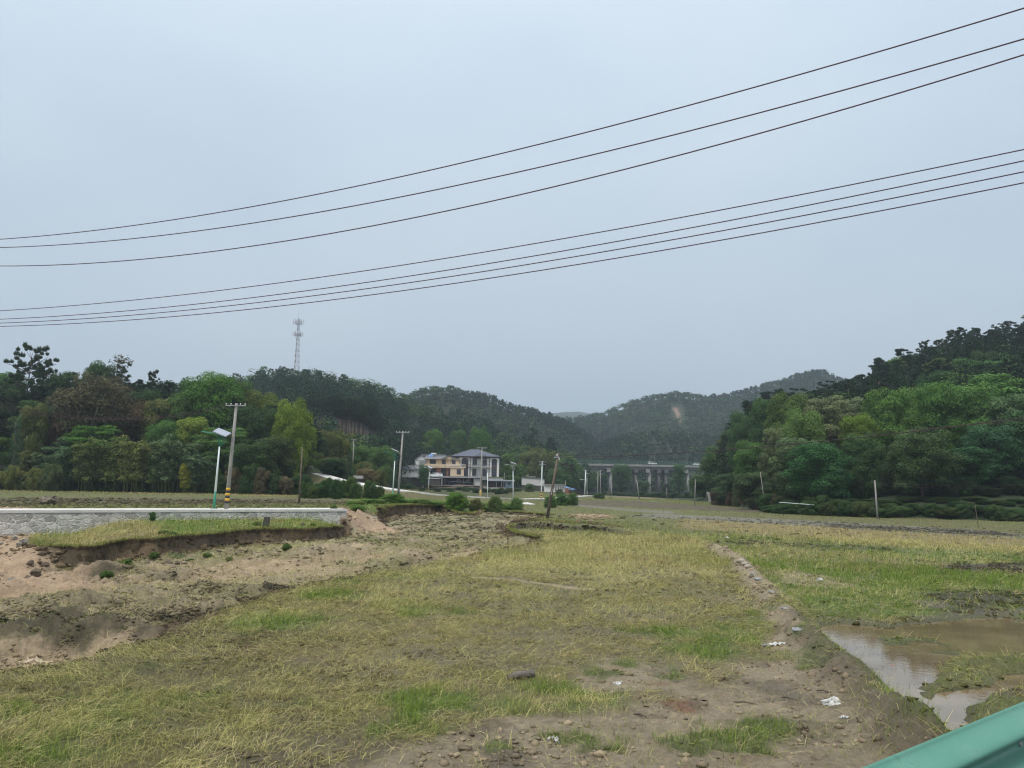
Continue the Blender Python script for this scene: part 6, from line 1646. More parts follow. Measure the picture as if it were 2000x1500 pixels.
TWM = mat('tower_steel', (.36, .36, .40), .5, .1, 3, metal=.2)
mb.build('lattice', TWM, tw)
MB().tube((lx * .9, 0, hm), (lx, 0, Hh), .07, .03, 6).build('lightning_rod', TWM, tw)
for zf in (.84, .70):
    z = Hh * zf; c = Vector((lx * zf, 0, z))
    pm_ = MB()
    for k in range(16):
        a, b = k * math.pi / 8, (k + 1) * math.pi / 8
        for dz in (0, 1.0): pm_.tube(c + Vector((math.cos(a) * 1.75, math.sin(a) * 1.75, dz)), c + Vector((math.cos(b) * 1.75, math.sin(b) * 1.75, dz)), .05, .05, 4)
        if k % 2 == 0: pm_.tube(c, c + Vector((math.cos(a) * 1.75, math.sin(a) * 1.75, 0)), .05, .05, 4); pm_.tube(c + Vector((math.cos(a) * 1.75, math.sin(a) * 1.75, 0)), c + Vector((math.cos(a) * 1.75, math.sin(a) * 1.75, 1)), .04, .04, 4)
    pf = pm_.build('platform', TWM, tw)
    for k in range(6):
        a = k * math.pi / 3 + .2; q = c + Vector((math.cos(a) * 2.3, math.sin(a) * 2.3, .9))
        MB().box(q, (.34, .2, 2.6 if zf > .8 else 2.2), a).build('antenna', mat('antenna_grey', (.50, .51, .54), .5, .05, 3), tw)
        MB().tube(c + Vector((math.cos(a) * 1.7, math.sin(a) * 1.7, .6)), q, .05, .05, 4).build('antenna_mount', TWM, tw)

# ------------------------------------------------------------------ viaduct
VD = 452.0
BZ = Q(1230, 910.5, VD)[2]; vx0 = Q(1070, 910, VD)[0]; vx1 = Q(1500, 910, VD)[0]; k = VD / FPX
VC = mat('viaduct_concrete', (.27, .265, .25), .9, .14, .4); VD_ = mat('shaded_concrete', (.16, .155, .15), .9, .12, .4)  # girders and rear piers: same concrete, shade put into a darker colour
vi = thing('viaduct', 'long concrete road viaduct crossing the valley with a green mesh railing', 'viaduct', ((vx0 + vx1) / 2, VD, 0))
LX = vx1 - vx0; cxv = (vx0 + vx1) / 2
MB().box((0, 0, BZ + .35), (LX, 11, 1.15)).build('deck', VC, vi)
g = MB()
for j in range(5): g.box((0, -4.3 + j * 2.15, BZ - 1.0), (LX, .7, 1.5))
g.build('girders', VD_, vi)
MB().box((0, 15, BZ + .35), (LX, 11, 1.15)).build('far_deck', VC, vi)
g = MB()
for j in range(5): g.box((0, 10.7 + j * 2.15, BZ - 1.0), (LX, .7, 1.5))
g.build('far_girders', VD_, vi)
rl = MB(); n = int(LX / 1.6)
for i in range(n + 1): rl.box((-LX / 2 + i * LX / n, -5.35, BZ + 1.95), (.14, .12, 2.1))
for z in (1.3, 2.0, 2.9): rl.box((0, -5.35, BZ + z), (LX, .05, .1))
rl.build('railing', mat('mesh_green', (.10, .22, .16), .6, .1, 2), vi)
rl = MB()
for i in range(n * 3): rl.box((-LX / 2 + i * LX / n / 3, -5.3, BZ + 1.9), (.05, .03, 1.9))
rl.build('railing_mesh', mat('mesh_green_dark', (.05, .12, .09), .6, .1, 2), vi)
for px in (1116, 1191, 1266.5, 1341, 1416):
    x = Q(px, 930, VD)[0] - cxv
    gz = G(x + cxv, VD)
    MB().box((x - 1.2, 0, BZ - 2.7), (2.2, 10.5, 1.9)).build('pier_cap', VC, vi)
    for yy in (-3.4, 3.4): MB().tube((x, yy, gz - 1), (x, yy, BZ - 3.6), .85, .8, 14).build('pier', VC, vi)
for px in (1154.5, 1240, 1285, 1298.5):
    x = Q(px, 930, VD + 15)[0] - cxv
    gz = G(x + cxv, VD + 15)
    MB().box((x, 15, BZ - 2.6), (2.2, 10.5, 1.7)).build('pier_cap', VD_, vi)
    for yy in (11.6, 18.4): MB().tube((x, yy, gz - 1), (x, yy, BZ - 3.4), .9, .85, 14).build('pier', VD_, vi)

# ------------------------------------------------------------------ vehicles
GLASS = mat('dark_glass', (.03, .035, .04), .08, .1, 4); TYRE = mat('tyre_rubber', (.02, .02, .02), .85, .2, 6); RIM = mat('wheel_rim', (.5, .5, .52), .35, .08, 6, metal=.6)
WCAR = mat('white_car_paint', (.78, .79, .80), .25, .03, 2)
def wheels(o, xs, w_, r_):
    for x in xs:
        for s in (-1, 1):
            wh = MB().tube((x, s * (w_ / 2 - .2), r_), (x, s * (w_ / 2 + .02), r_), r_, r_, 18).build('wheel', TYRE, o)
            MB().tube((x, s * (w_ / 2 + .02), r_), (x, s * (w_ / 2 + .035), r_), r_ * .6, r_ * .55, 14).build('rim', RIM, wh)
def car(loc, rot, label, body, win, length, width, kind='car', cat='car', rack=None, paint=WCAR):
    o = thing(kind, label, cat, loc, rot)
    mb = MB(); n = len(body); hw = width / 2
    V = [(x, -hw * (1 if z < .9 else .93), z) for x, z in body] + [(x, hw * (1 if z < .9 else .93), z) for x, z in body]
    mb.add(V, [list(range(n)), list(range(n, 2 * n))[::-1]] + [(i, i + n, (i + 1) % n + n, (i + 1) % n) for i in range(n)])
    mb.build('body', paint, o)
    for wv in win:
        for s in (-1, 1):
            y0, y1 = s * (hw * .93 - .01), s * (hw * .93 + .012)
            MB().prism(wv, min(y0, y1), max(y0, y1)).build('side_window', GLASS, o)
    wheels(o, (-length * .31, length * .31), width, .35)
    return o
pick = [(-2.6, .45), (-2.6, 1.0), (-2.5, 1.08), (-1.5, 1.15), (-.75, 1.72), (.75, 1.76), (.9, 1.74), (2.45, 1.66), (2.62, 1.1), (2.62, .5), (2.0, .4), (-2.0, .4)]
bx, by, bz = Q(849.5, 933.0, 271); PZ = bz
o = car((bx, by, PZ), R(3), 'white pickup truck parked on the stone terrace by the tan house', pick, [[(-1.35, 1.18), (-.72, 1.62), (-.15, 1.65), (-.15, 1.18)], [(-.05, 1.18), (-.05, 1.65), (.7, 1.66), (.7, 1.18)], [(.95, 1.22), (.95, 1.60), (2.3, 1.55), (2.45, 1.22)]], 5.3, 1.85, 'pickup_truck', 'pickup truck')
MB().box((-2.58, .6, .85), (.1, .35, .18)).build('headlight', GLASS, o); MB().box((-2.58, -.6, .85), (.1, .35, .18)).build('headlight', GLASS, o)
sedan = [(-2.25, .3), (-2.25, .75), (-1.3, .9), (-.7, 1.38), (.9, 1.42), (1.7, .95), (2.25, .88), (2.25, .35)]
suv = [(-2.3, .35), (-2.3, .95), (-1.3, 1.05), (-.75, 1.6), (1.7, 1.65), (2.2, 1.1), (2.3, 1.0), (2.3, .4)]
for (px, bd, lab, wn_) in [(1272, suv, 'white car driving on the viaduct above the pale piers', [[(-1.1, 1.1), (-.7, 1.5), (.2, 1.53), (.2, 1.1)], [(.3, 1.1), (.3, 1.53), (1.5, 1.53), (1.8, 1.1)]]),
                       (1359, sedan, 'white car on the viaduct about to pass behind the right wood', [[(-1.1, .95), (-.65, 1.3), (.1, 1.33), (.1, .95)], [(.2, .95), (.2, 1.33), (.85, 1.34), (1.35, .95)]])]:
    car((Q(px, 908, VD)[0], VD - 3.2, BZ + .93), R(180), lab, [(a * 1.05, b * 1.12) for a, b in bd], [[(a * 1.05, b * 1.12) for a, b in q] for q in wn_], 4.7, 1.9)

# ------------------------------------------------------------------ the houses on the terrace
HD = 281.0; K = HD / FPX
PALE = mat('pale_render', (.74, .70, .65), .85, .08, 1.0); TANW = mat('tan_tile', (.62, .48, .33), .7, .10, 1.2); GREYW = mat('grey_render', (.34, .34, .34), .9, .12, .8)
WHITE = mat('white_render', (.74, .74, .73), .85, .06, .6); STAINW = mat('stained_white_wall', (.58, .57, .55), .9, .14, .5)
ROOF = mat('slate_blue_tile', (.085, .098, .135), .6, .12, 2.0, .4, 12); ROOFG = mat('grey_tile', (.17, .175, .185), .8, .15, 2); DARKW = mat('window_glass_dark', (.025, .032, .042), .1, .1, 3)
BRN = mat('brown_panel', (.085, .055, .05), .6, .12, 2); REDW = mat('red_brick_tile', (.36, .17, .12), .8, .12, 3); FRAME = mat('window_frame', (.10, .10, .11), .5, .1, 3)
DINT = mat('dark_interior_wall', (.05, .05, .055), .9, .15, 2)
class House:
    def __init__(s, name, label, px0, py0, D, cat='house', rot=0):
        s.px0, s.py0, s.D = px0, py0, D; s.k = D / FPX
        s.loc = Q(px0, py0, D); s.o = thing(name, label, cat, s.loc, rot); s.roll = .0175
    def c(s, px, py): return ((px - s.px0) * s.k, (s.py0 + (px - s.px0) * s.roll - py) * s.k)
    def box(s, name, x0, y0, x1, y1, d0, d1, m, parent=None, **kw):
        X0, Z0 = s.c(x0, y1); X1, Z1 = s.c(x1, y0)
        Z1 = s.c((x0 + x1) / 2, y0)[1]; Z0 = s.c((x0 + x1) / 2, y1)[1]
        return MB().box(((X0 + X1) / 2, (d0 + d1) / 2, (Z0 + Z1) / 2), (abs(X1 - X0), abs(d1 - d0), abs(Z1 - Z0))).build(name, m, parent or s.o, **kw)
    def poly(s, name, pts, d0, d1, m, parent=None):
        return MB().prism([s.c(*p) for p in pts], d0, d1).build(name, m, parent or s.o)
    def window(s, x0, y0, x1, y1, d, nv=2, arch=False):
        f = MB(); X0, Z0 = s.c(x0, y1); X1, Z1 = s.c(x1, y0)
        t = .07
        for a in range(nv + 1):
            xx = X0 + (X1 - X0) * a / nv; f.box((xx, d - .05, (Z0 + Z1) / 2), (t, .1, Z1 - Z0))
        for zz_ in (Z0, Z0 + (Z1 - Z0) * .66, Z1): f.box(((X0 + X1) / 2, d - .055, zz_), (X1 - X0, .09, t))
        fo = f.build('window', FRAME, s.o)
        MB().box(((X0 + X1) / 2, d - .0, (Z0 + Z1) / 2), (X1 - X0, .05, Z1 - Z0)).build('pane', DARKW, fo)
        return fo
ph = House('pale_house', 'pale two-storey house with blue-grey hip roof and arched window bays', 935, 933, HD)
ph.box('wall', 897, 896, 973.5, 933, .9, 11, PALE)
# front plate left bay, right bay with arched openings, columns
def arch_bay(x0, x1, yt, yb, i0, i1, yspring, ytop, nm='arched_bay'):
    n = 10; pts = [(x0, yb), (x0, yt), (x1, yt), (x1, yb), (i1, yb)]
    for a in range(n + 1):
        t = a / n * math.pi
        pts.append(((i0 + i1) / 2 + math.cos(t) * (i1 - i0) / 2, yspring - math.sin(t) * (yspring - ytop)))
    pts.append((i0, yb))
    ph.poly(nm, pts, -.3, .2, PALE)
arch_bay(897, 917, 892.5, 930, 901, 914.6, 899, 894.8)
arch_bay(956, 974, 893.5, 934, 959.5, 969.8, 900, 896.6)
ph.box('brown_panel', 901, 907, 914.6, 912.5, .12, .3, BRN); ph.box('brown_panel', 959.5, 909, 969.8, 915, .12, .3, BRN)
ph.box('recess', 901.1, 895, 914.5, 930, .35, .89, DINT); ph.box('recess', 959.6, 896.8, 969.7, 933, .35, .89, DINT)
ph.window(901.4, 897, 914.2, 907, .32, 4); ph.window(959.8, 899, 969.5, 908.8, .32, 3)
ph.window(904, 914, 914, 929, .32, 3); ph.window(960, 917, 969, 930, .32, 3)
for x0, x1 in ((919.2, 922), (951, 953.8)): ph.box('column', x0, 894, x1, 932, -.3, .1, PALE)
for x in (898.2, 915.6, 957.2, 972.4): ph.box('pilaster', x - .9, 893, x + .9, 933, -.5, -.28, WHITE)
ph.box('balcony', 914.8, 911.2, 957, 913.2, -1.3, .88, GREYW)
ph.box('cornice', 896, 891.5, 975.5, 894.6, -.62, 11.2, BRN)
ph.window(922.4, 897, 930.5, 908, .88, 2); ph.window(942, 898, 949.5, 909, .88, 2); ph.window(921.5, 916, 929.8, 928.6, .88, 2); ph.window(942, 917, 949, 930, .88, 2)
X0, Z0 = ph.c(881, 891); X1, Z1 = ph.c(978, 894); RZ = ph.c(924, 877)[1]
xa, xb = ph.c(917.5, 877)[0], ph.c(930.5, 877)[0]; ez = Z0
V = [(X0, -1.5, ez), (X1, -1.5, ez - .1), (X1, 12.5, ez - .1), (X0, 12.5, ez), (xa, 5.5, RZ), (xb, 5.5, RZ)]
MB().add(V, [(0, 1, 5, 4), (1, 2, 5), (2, 3, 4, 5), (3, 0, 4), (3, 2, 1, 0)]).build('roof', ROOF, ph.o)
rg = MB()
for a, b in ((0, 4), (1, 5), (4, 5)): rg.tube(V[a], V[b], .14, .14, 6)
pk = (ph.c(938, 884)[0], 1.5, ph.c(938, 884)[1] + .25)
rg.build('roof_ridges', ROOFG, ph.o)
MB().add([(ph.c(925, 891)[0], -1.52, ez + .02), (ph.c(953, 891)[0], -1.52, ez), (ph.c(938, 883)[0], -.9, ph.c(938, 883.2)[1] * .0 + ez + 1.35), (ph.c(938, 883)[0], 3.2, ez + 1.9)], [(0, 1, 2), (1, 3, 2), (3, 0, 2)]).build('gablet', ROOF, ph.o)
rb = MB(); xr0, zr0 = ph.c(915, 909); xr1, _ = ph.c(957, 909)
for i in range(34): rb.box((xr0 + (xr1 - xr0) * i / 33, -1.25, zr0 - .1), (.05, .05, .9))
rb.box(((xr0 + xr1) / 2, -1.25, zr0 + .37), (xr1 - xr0, .07, .07)); rb.build('balcony_railing', FRAME, ph.o)

th = House('tan_house', 'tan two-storey house with gabled roofs and a long balcony beside the pale house', 868, 930, HD - 4)
th.box('wall', 832, 896.5, 897, 930, 1.2, 9, TANW)
th.box('wall', 880, 912.5, 905.5, 930, -1.6, 1.19, TANW)
th.box('wall', 876, 896.2, 896.8, 911, -.6, 1.19, TANW)
th.box('lower_storey_wall', 846, 914, 880, 930, 1.12, 1.21, REDW)
th.box('balcony', 830, 912.2, 909, 914, -1.9, 1.18, TANW); th.box('balcony_parapet', 830, 906.8, 869, 912.2, -1.9, -1.7, TANW)
rb = MB(); a0, z0 = th.c(869, 912.2); a1, _ = th.c(909, 912.2)
for i in range(32): rb.box((a0 + (a1 - a0) * i / 31, -1.8, z0 + .45), (.07, .07, .9))
rb.box(((a0 + a1) / 2, -1.8, z0 + .93), (a1 - a0, .12, .09)); rb.build('balcony_railing', PALE, th.o)
for w_ in [(838.5, 898.5, 850, 906, 1.15, 3), (862, 898.5, 869, 911.5, 1.15, 2), (882.3, 899.7, 888.8, 906.5, -.65, 2), (840, 915.6, 851, 925.5, 1.05, 3), (892.6, 917, 900, 926.4, -1.65, 2), (877, 918, 882, 928, 1.05, 1)]: th.window(*w_)
th.box('door', 861, 915.6, 870.5, 929.8, 1.0, 1.11, DARKW)
for x in (859.8, 874.5): th.box('porch_column', x - .6, 914, x + .6, 930, -1.2, -.9, REDW)
def gable(hs, x0, x1, ye, yr, d0, d1, m, over=1.5, wall=None, nm='roof'):
    A = hs.c(x0 - over, ye + .8); B = hs.c((x0 + x1) / 2, yr); Cc = hs.c(x1 + over, ye + .8); t = .22
    MB().prism([A, B, Cc, (Cc[0], Cc[1] - t), (B[0], B[1] - t * 1.4), (A[0], A[1] - t)], d0, d1).build(nm, m, hs.o)
    if wall: MB().prism([hs.c(x0, ye + 1), hs.c(x1, ye + 1), (B[0], B[1] - t * 1.8)], d0 + .35, d1 - .3).build('gable_wall', wall, hs.o)
gable(th, 862, 889, 896, 889.5, .2, 9, ROOFG, 2.5, TANW)
gable(th, 878, 896.5, 898, 894.3, -1.1, 1.4, ROOFG, 1.2, TANW)
A = th.c(826, 896.8); B = th.c(870, 896.8); r0 = th.c(848, 889.5)[1]
MB().add([(A[0], .3, A[1]), (B[0], .3, B[1]), (B[0], 4.8, r0), (A[0] + .5, 4.8, r0), (A[0], 9.5, A[1]), (B[0], 9.5, B[1])], [(0, 1, 2, 3), (3, 2, 5, 4), (0, 3, 4), (1, 5, 2), (0, 4, 5, 1)]).build('roof', ROOFG, th.o)
an = House('gabled_annex', 'grey and white gabled annex behind the left end of the tan house', 826, 925, HD + 4)
an.box('wall', 808.5, 898, 838, 925, .5, 8, GREYW); an.box('white_wall', 809, 900.5, 818, 908, .38, .49, WHITE)
gable(an, 808, 836, 898.5, 887.5, .1, 10, ROOFG, 1.5, WHITE)
an.box('eave', 820, 887.2, 868, 890, 2, 7, ROOFG)
sw = House('small_white_house', 'small white house with grey roof left of the annex', 803, 932, 262)
sw.box('wall', 785, 917, 815, 932, 0, 7, WHITE); sw.window(790, 920.5, 792, 926, -.02, 1); sw.window(799.5, 918.5, 801, 924, -.02, 1)
A = sw.c(782.5, 917); B = sw.c(817, 917)
MB().add([(A[0], -.7, A[1]), (B[0], -.7, B[1]), (B[0] - .4, 3.5, A[1] + 1.5), (A[0] + .6, 3.5, A[1] + 1.5), (A[0], 7.5, A[1]), (B[0], 7.5, B[1])], [(0, 1, 2, 3), (3, 2, 5, 4), (0, 3, 4), (1, 5, 2), (0, 4, 5, 1)]).build('roof', ROOFG, sw.o)
hw = House('solar_water_heater', 'white solar water heater with blue panel on the roof of the tan house', 846, 896, HD - 1, 'water heater')
X, Z = hw.c(846, 889); MB().tube((X - .9, 1, Z + .55), (X + 1.0, 1, Z + .55), .28, .28, 12).build('tank', WHITE, hw.o)
MB().box((X - .9, .2, Z - .35), (1.5, .06, 1.7), M=Matrix.Rotation(R(-35), 3, 'X') @ Matrix.Rotation(R(14), 3, 'Y')).build('collector', mat('collector_blue', (.10, .22, .48), .2, .1, 3), hw.o)
st_ = MB()
for dx in (-.8, .9): st_.box((X + dx, 1, Z - .3), (.08, .08, 1.4))
st_.build('stand', STEEL, hw.o)
# terrace, open undercroft and its clutter
te = House('terrace', 'concrete terrace deck on posts with dark open space below in front of the houses', 900, 934, HD - 9, 'terrace')
te.box('deck', 861.5, 930.6, 940, 933.5, -2.5, 8, GREYW)
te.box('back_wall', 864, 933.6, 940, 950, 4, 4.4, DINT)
for x in (864.5, 926.5): te.box('post', x - .9, 933.5, x + .9, 949, -2.3, -1.7, CONC2)
te.box('deck', 940, 934.5, 982, 937.4, -1.5, 8, GREYW)
te.box('parapet_planting', 955, 931.5, 981, 934.4, -1.2, -.6, mat('planter_green', (.12, .15, .08), .9, .4, 6))
te.box('side_wall', 927.5, 935.5, 938, 948, -1.8, 3.8, STAINW)
te.box('retaining_wall', 817, 934.8, 861.5, 955, -2.0, 8, DSTONE); te.box('wall_cap', 816.5, 933.2, 861.4, 934.8, -2.2, 8, CONC)
te.box('drainpipe', 828.2, 936, 829.6, 952, -2.3, -2.05, WHITE)
sf = MB()
for x in (870, 894, 906, 917):
    X, Z = te.c(x, 934); sf.tube((X, -2.0, Z - 2.6), (X, -2.0, Z), .05, .05, 6)
X0, Z0 = te.c(896, 936); X1, Z1 = te.c(905, 943); sf.tube((X0, -2.1, Z0), (X1, -2.1, Z1), .05, .05, 6)
X0, Z0 = te.c(917, 936); X1, Z1 = te.c(907, 944); sf.tube((X0, -2.1, Z0), (X1, -2.1, Z1), .05, .05, 6)
X0, Z0 = te.c(872, 939.5); X1, Z1 = te.c(926, 943.5); sf.tube((X0, -2.15, Z0), (X1, -2.15, Z1), .05, .05, 6)
sf.build('scaffold_poles', STEEL, te.o)
tp = House('blue_tarpaulin', 'dark blue tarpaulin hanging in the open space below the terrace', 882, 947, HD - 8, 'tarpaulin')
V = []; 
for j in range(6):
    for i in range(22):
        X, _ = tp.c(870 + i * 1.35, 940); V.append((X, .9 + .18 * math.sin(i * 1.3) + .1 * math.sin(i * 2.9 + j), -.2 + j * .32))
MB().add(V, [(j * 22 + i, j * 22 + i + 1, (j + 1) * 22 + i + 1, (j + 1) * 22 + i) for j in range(5) for i in range(21)]).build('sheet', mat('blue_tarp', (.012, .045, .13), .5, .2, 3), tp.o)
hp = thing('rubble_heap', 'heap of brown earth and timber rubble spread below the terrace', 'rubble heap', Q(896, 953.5, HD - 12.5))
V, F_ = lump(None, (11, 2.4, 1.1), .3, 4, 5); MB().add([(x, y, z) for x, y, z in V], F_).build('earth', mat('brown_rubble', (.13, .105, .085), .95, .3, 3, .8, 8), hp)
tm = MB()
for i in range(46):
    x = TR.uniform(-10, 11); z = .95 * math.sqrt(max(.05, 1 - (x / 12.5) ** 2)); a = TR.uniform(-.5, .5); l_ = TR.uniform(.6, 2.2)
    tm.box((x, TR.uniform(-1.6, .2), z * TR.uniform(.6, 1.0)), (l_, .12, .1), M=Matrix.Rotation(a, 3, 'Y') @ Matrix.Rotation(TR.uniform(0, 3), 3, 'Z'))
tm.build('timber', WOOD, hp, kind='stuff')
bs = House('blue_shed', 'low shed with blue metal wall and open dark front below the pale house', 978, 962, HD - 12, 'shed')
BLM = mat('blue_sheet_metal', (.20, .29, .36), .5, .08, 2)
bs.box('wall', 986.5, 941, 1003, 954.5, 0, 6, BLM); bs.box('block_wall', 986.5, 954.5, 1003.2, 964, -.2, 6.1, STAINW)
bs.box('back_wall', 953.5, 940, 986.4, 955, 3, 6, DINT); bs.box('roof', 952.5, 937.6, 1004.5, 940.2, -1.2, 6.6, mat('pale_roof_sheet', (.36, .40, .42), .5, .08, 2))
bs.box('door', 958, 943, 966, 953, 2.8, 3, mat('maroon_door', (.12, .05, .05), .5, .15, 3)); bs.window(992.5, 943, 996, 947.5, -.01, 2)
bs.box('ramp', 944, 952, 986.4, 963, -1.4, 2.9, CONC2)
for x in (969, 979): bs.box('post', x - .4, 940, x + .4, 953, -.9, -.7, STEEL)
lw = House('long_white_wall', 'long stained white boundary wall with tiled top right of the sheds', 1040, 948, 272, 'wall')
lw.poly('wall', [(1019, 947), (1019, 933), (1063, 936.2), (1063, 949)], 0, .4, STAINW); lw.poly('coping', [(1018.5, 933.2), (1018.5, 930.5), (1063.5, 934.2), (1063.5, 936.4)], -.2, 3.0, mat('dark_coping', (.10, .11, .10), .9, .2, 3))
lw.poly('stone_base', [(1019, 955), (1019, 947.1), (1064, 949.1), (1064, 958)], -.3, .4, DSTONE)
gt = House('gate_building', 'small flat building with a yellowish top behind the long white wall', 1026, 935, 278, 'building')
gt.box('wall', 1022, 927, 1032, 935, 0, 3, mat('ochre_wall', (.42, .34, .22), .9, .15, 2)); gt.box('roof', 1020, 930.5, 1046, 933, -.5, 4, GREYW)
wb = House('low_white_building', 'low white building with narrow dark windows right of the long white wall', 1084, 960, 262, 'building')
wb.box('wall', 1064, 947.5, 1102.5, 961, 0, 6, WHITE); wb.box('roof', 1063, 946, 1103.5, 947.4, -.6, 6.5, CONC2)
for x in (1085.5, 1090.3, 1095, 1099.3): wb.window(x - .65, 952, x + .65, 957.5, -.01, 1)
rs_ = House('brick_shed', 'small brick shed with a bright blue metal roof', 1112, 963, 255, 'shed')
rs_.box('wall', 1104.5, 953, 1116, 964, 0, 5, mat('red_brick', (.26, .12, .075), .9, .2, 4)); 
A = rs_.c(1103.5, 951.2); B = rs_.c(1116, 951.5); Cc = rs_.c(1124, 956)
MB().add([(A[0], 4.5, A[1] + .2), (B[0] - 1.5, 4.5, A[1] + .2), (Cc[0], -1.0, Cc[1]), (A[0] + 1.2, -1.0, Cc[1]), (A[0], 4.5, A[1] + .1), (B[0] - 1.5, 4.5, A[1] + .1), (Cc[0], -1.0, Cc[1] - .1), (A[0] + 1.2, -1.0, Cc[1] - .1)], [(0, 1, 2, 3), (7, 6, 5, 4), (0, 4, 5, 1), (1, 5, 6, 2), (2, 6, 7, 3), (3, 7, 4, 0)]).build('roof', mat('bright_blue_sheet', (.10, .25, .50), .4, .08, 3), rs_.o)
for x in (1117.5, 1121): rs_.box('post', x - .3, 955, x + .3, 964, -.7, -.5, WOOD)
bn = House('refuse_bin', 'dark grey bin beside the white pole left of the viaduct', 1136.5, 972, 240, 'bin'); bn.box('body', 1134.5, 967.5, 1138.5, 973.5, 0, .6, mat('dark_bin', (.05, .06, .065), .6, .1, 3)); bn.box('lid', 1134.2, 967.1, 1138.8, 967.6, -.05, .65, BLKP)
bp_ = thing('concrete_post', 'broken pale concrete post leaning at the corner of the right wood', 'concrete post', Q(1385, 979, 172)); MB().box((0, 0, .9), (.5, .35, 2.2), M=Matrix.Rotation(R(-9), 3, 'Y')).box((-.35, 0, 1.7), (.3, .3, .7), M=Matrix.Rotation(R(-14), 3, 'Y')).build('post', CONC2, bp_)
_a, _b = Q(1522, 981, 118), Q(1589, 986, 114)
wp = MB().tube((_a[0], _a[1], _a[2]), (_b[0], _b[1], _b[2]), .05, .04, 8).build('fallen_pipe', WHITEP); wp['label'] = 'long white pipe lying on brambles at the foot of the right wood'; wp['category'] = 'pipe'
hs = thing('painted_wall_stub', 'pale broken wall stub at the top of the climbing path', 'wall', Q(594, 926, 152)); MB().box((0, 0, .6), (3.2, .5, 2.2)).build('wall', STAINW, hs); MB().box((2.2, -.2, 0), (1.5, .6, 1.2)).build('rubble', mat('tan_rubble', (.36, .28, .2), .9, .2, 3), hs)
tk = thing('trailer', 'small grey trailer cart standing beside the lower part of the climbing path', 'trailer', Q(700, 942, 136)); MB().box((0, 0, .9), (1.5, 1.0, .5), taper=1.1).build('tub', CONC2, tk); MB().box((0, 0, .5), (1.3, .1, .5)).build('axle', BLKP, tk)

# ------------------------------------------------------------------ near things in the field
def loose(name, label, cat, p, r, m, seed, noise=.2, sub=2, rot=0, group=None, sink=.3, smooth=False):
    V, F_ = lump(None, r, noise, sub, seed)
    o = MB().add(V, F_, smooth).build(name, m); o.location = (p[0], p[1], p[2] + r[2] * (1 - sink * 2)); o.rotation_euler = (0, 0, rot)
    o['label'] = label; o['category'] = cat
    if group: o['group'] = group
    return o
SACK = mat('muddy_woven_sack', (.38, .33, .27), .8, .2, 9, .4, 60); PLAST = mat('dirty_white_plastic', (.56, .56, .54), .4, .3, 12, .3, 30)
GPL = mat('grey_plastic_sheet', (.30, .31, .31), .35, .35, 6, .3, 30); STN = mat('field_stone', (.15, .14, .125), .9, .25, 5, .6, 25); SOILM = mat('soil_block', (.12, .092, .062), .95, .3, 6, .7, 22)
for i, (px, py) in enumerate([(1448, 1099), (1455, 1104), (1461, 1109)]):
    loose('sandbag', ('far', 'middle', 'near')[i] + ' sandbag of the three in a row on top of the mud bund', 'sandbag', GP(px, py), (.20, .15, .10), SACK, 50 + i, .1, 3, .5, 'sandbags on the bund', .1, True)
for i, (px, py, rr) in enumerate([(1470, 1122, .12), (1481, 1133, .17), (1507, 1158, .12), (1534, 1190, .11), (1560, 1233, .13)]):
    loose('plastic_sheet_scrap', ['small pale plastic scrap sticking out of the bund near the sandbags', 'wide pale sheet fold in the bund below the sandbags', 'grey plastic fold on the left side of the bund', 'bluish-white plastic fold beside a green tuft on the bund', 'bluish plastic fold in the bund above the wet white sheet'][i], 'plastic sheet', GP(px, py), (rr, rr * .5, rr * .45), GPL, 60 + i, .35, 3, 2.3, None, .3, True)
def bag(px, py, r, label, seed):
    p = GP(px, py); V, F_ = lump(None, (r, r * .75, r * .8), .28, 4, seed)
    V = [(x * (1.25 - .5 * (z / (r * .8))), y * (1.25 - .5 * (z / (r * .8))), max(z, -.2 * r) + .02 * math.sin(x * 60 + y * 40)) for x, y, z in V]
    o = thing('plastic_bag', label, 'plastic bag', (p.x, p.y, p.z + .02))
    MB().add(V, F_, True).build('bag', PLAST, o)
    MB().path([(-r * .8, 0, .02), (-r * 1.3, -.03, .04), (-r * 1.7, .02, .02)], [.05, .03, .02], 6).build('knot', PLAST, o)
bag(1628, 1375, .125, 'white plastic bag lying in the mud beside the grassy bund', 71)
bag(1420, 1051, .14, 'small white bag on the far end of the bund', 72)
bag(349, 1079, .16, 'white plastic jug-like bag on the green ledge below the grass island', 73)
bag(1603, 1134, .10, 'tiny white plastic scrap in the green meadow right of the bund', 74)
def sheet(px, py, rx, ry, label, seed, m=PLAST, name='plastic_sheet', hgt=.05):
    p = GP(px, py); n = 14; V = []
    for j in range(n):
        for i in range(n):
            u, v = i / (n - 1) * 2 - 1, j / (n - 1) * 2 - 1
            e = 1 + .25 * math.sin(3 * math.atan2(v, u) + seed)
            x, y = u * rx * e, v * ry * e
            V.append((x, y, G(p.x + x, p.y + y) - p.z + .015 + hgt * abs(math.sin(u * 5 + seed) * math.cos(v * 4 + seed * 2)) * (1 - .5 * abs(u))))
    V += [(a, b, c - .02) for a, b, c in V]; N2 = n * n
    F_ = [(j * n + i, j * n + i + 1, (j + 1) * n + i + 1, (j + 1) * n + i) for j in range(n - 1) for i in range(n - 1)]
    F_ += [tuple(N2 + q for q in f[::-1]) for f in F_]
    o = MB().add(V, F_, True).build(name, m); o.location = p; o['label'] = label; o['category'] = 'plastic sheet'
sheet(1518, 1260, .20, .10, 'wet crumpled white sheet in the mud left of the bund', 2)
sheet(1388, 1066, .5, .18, 'white strip of plastic lying across the far end of the straw field', 3)
sheet(1648, 1404, .07, .04, 'small white scrap in the mud below the white plastic bag', 4)
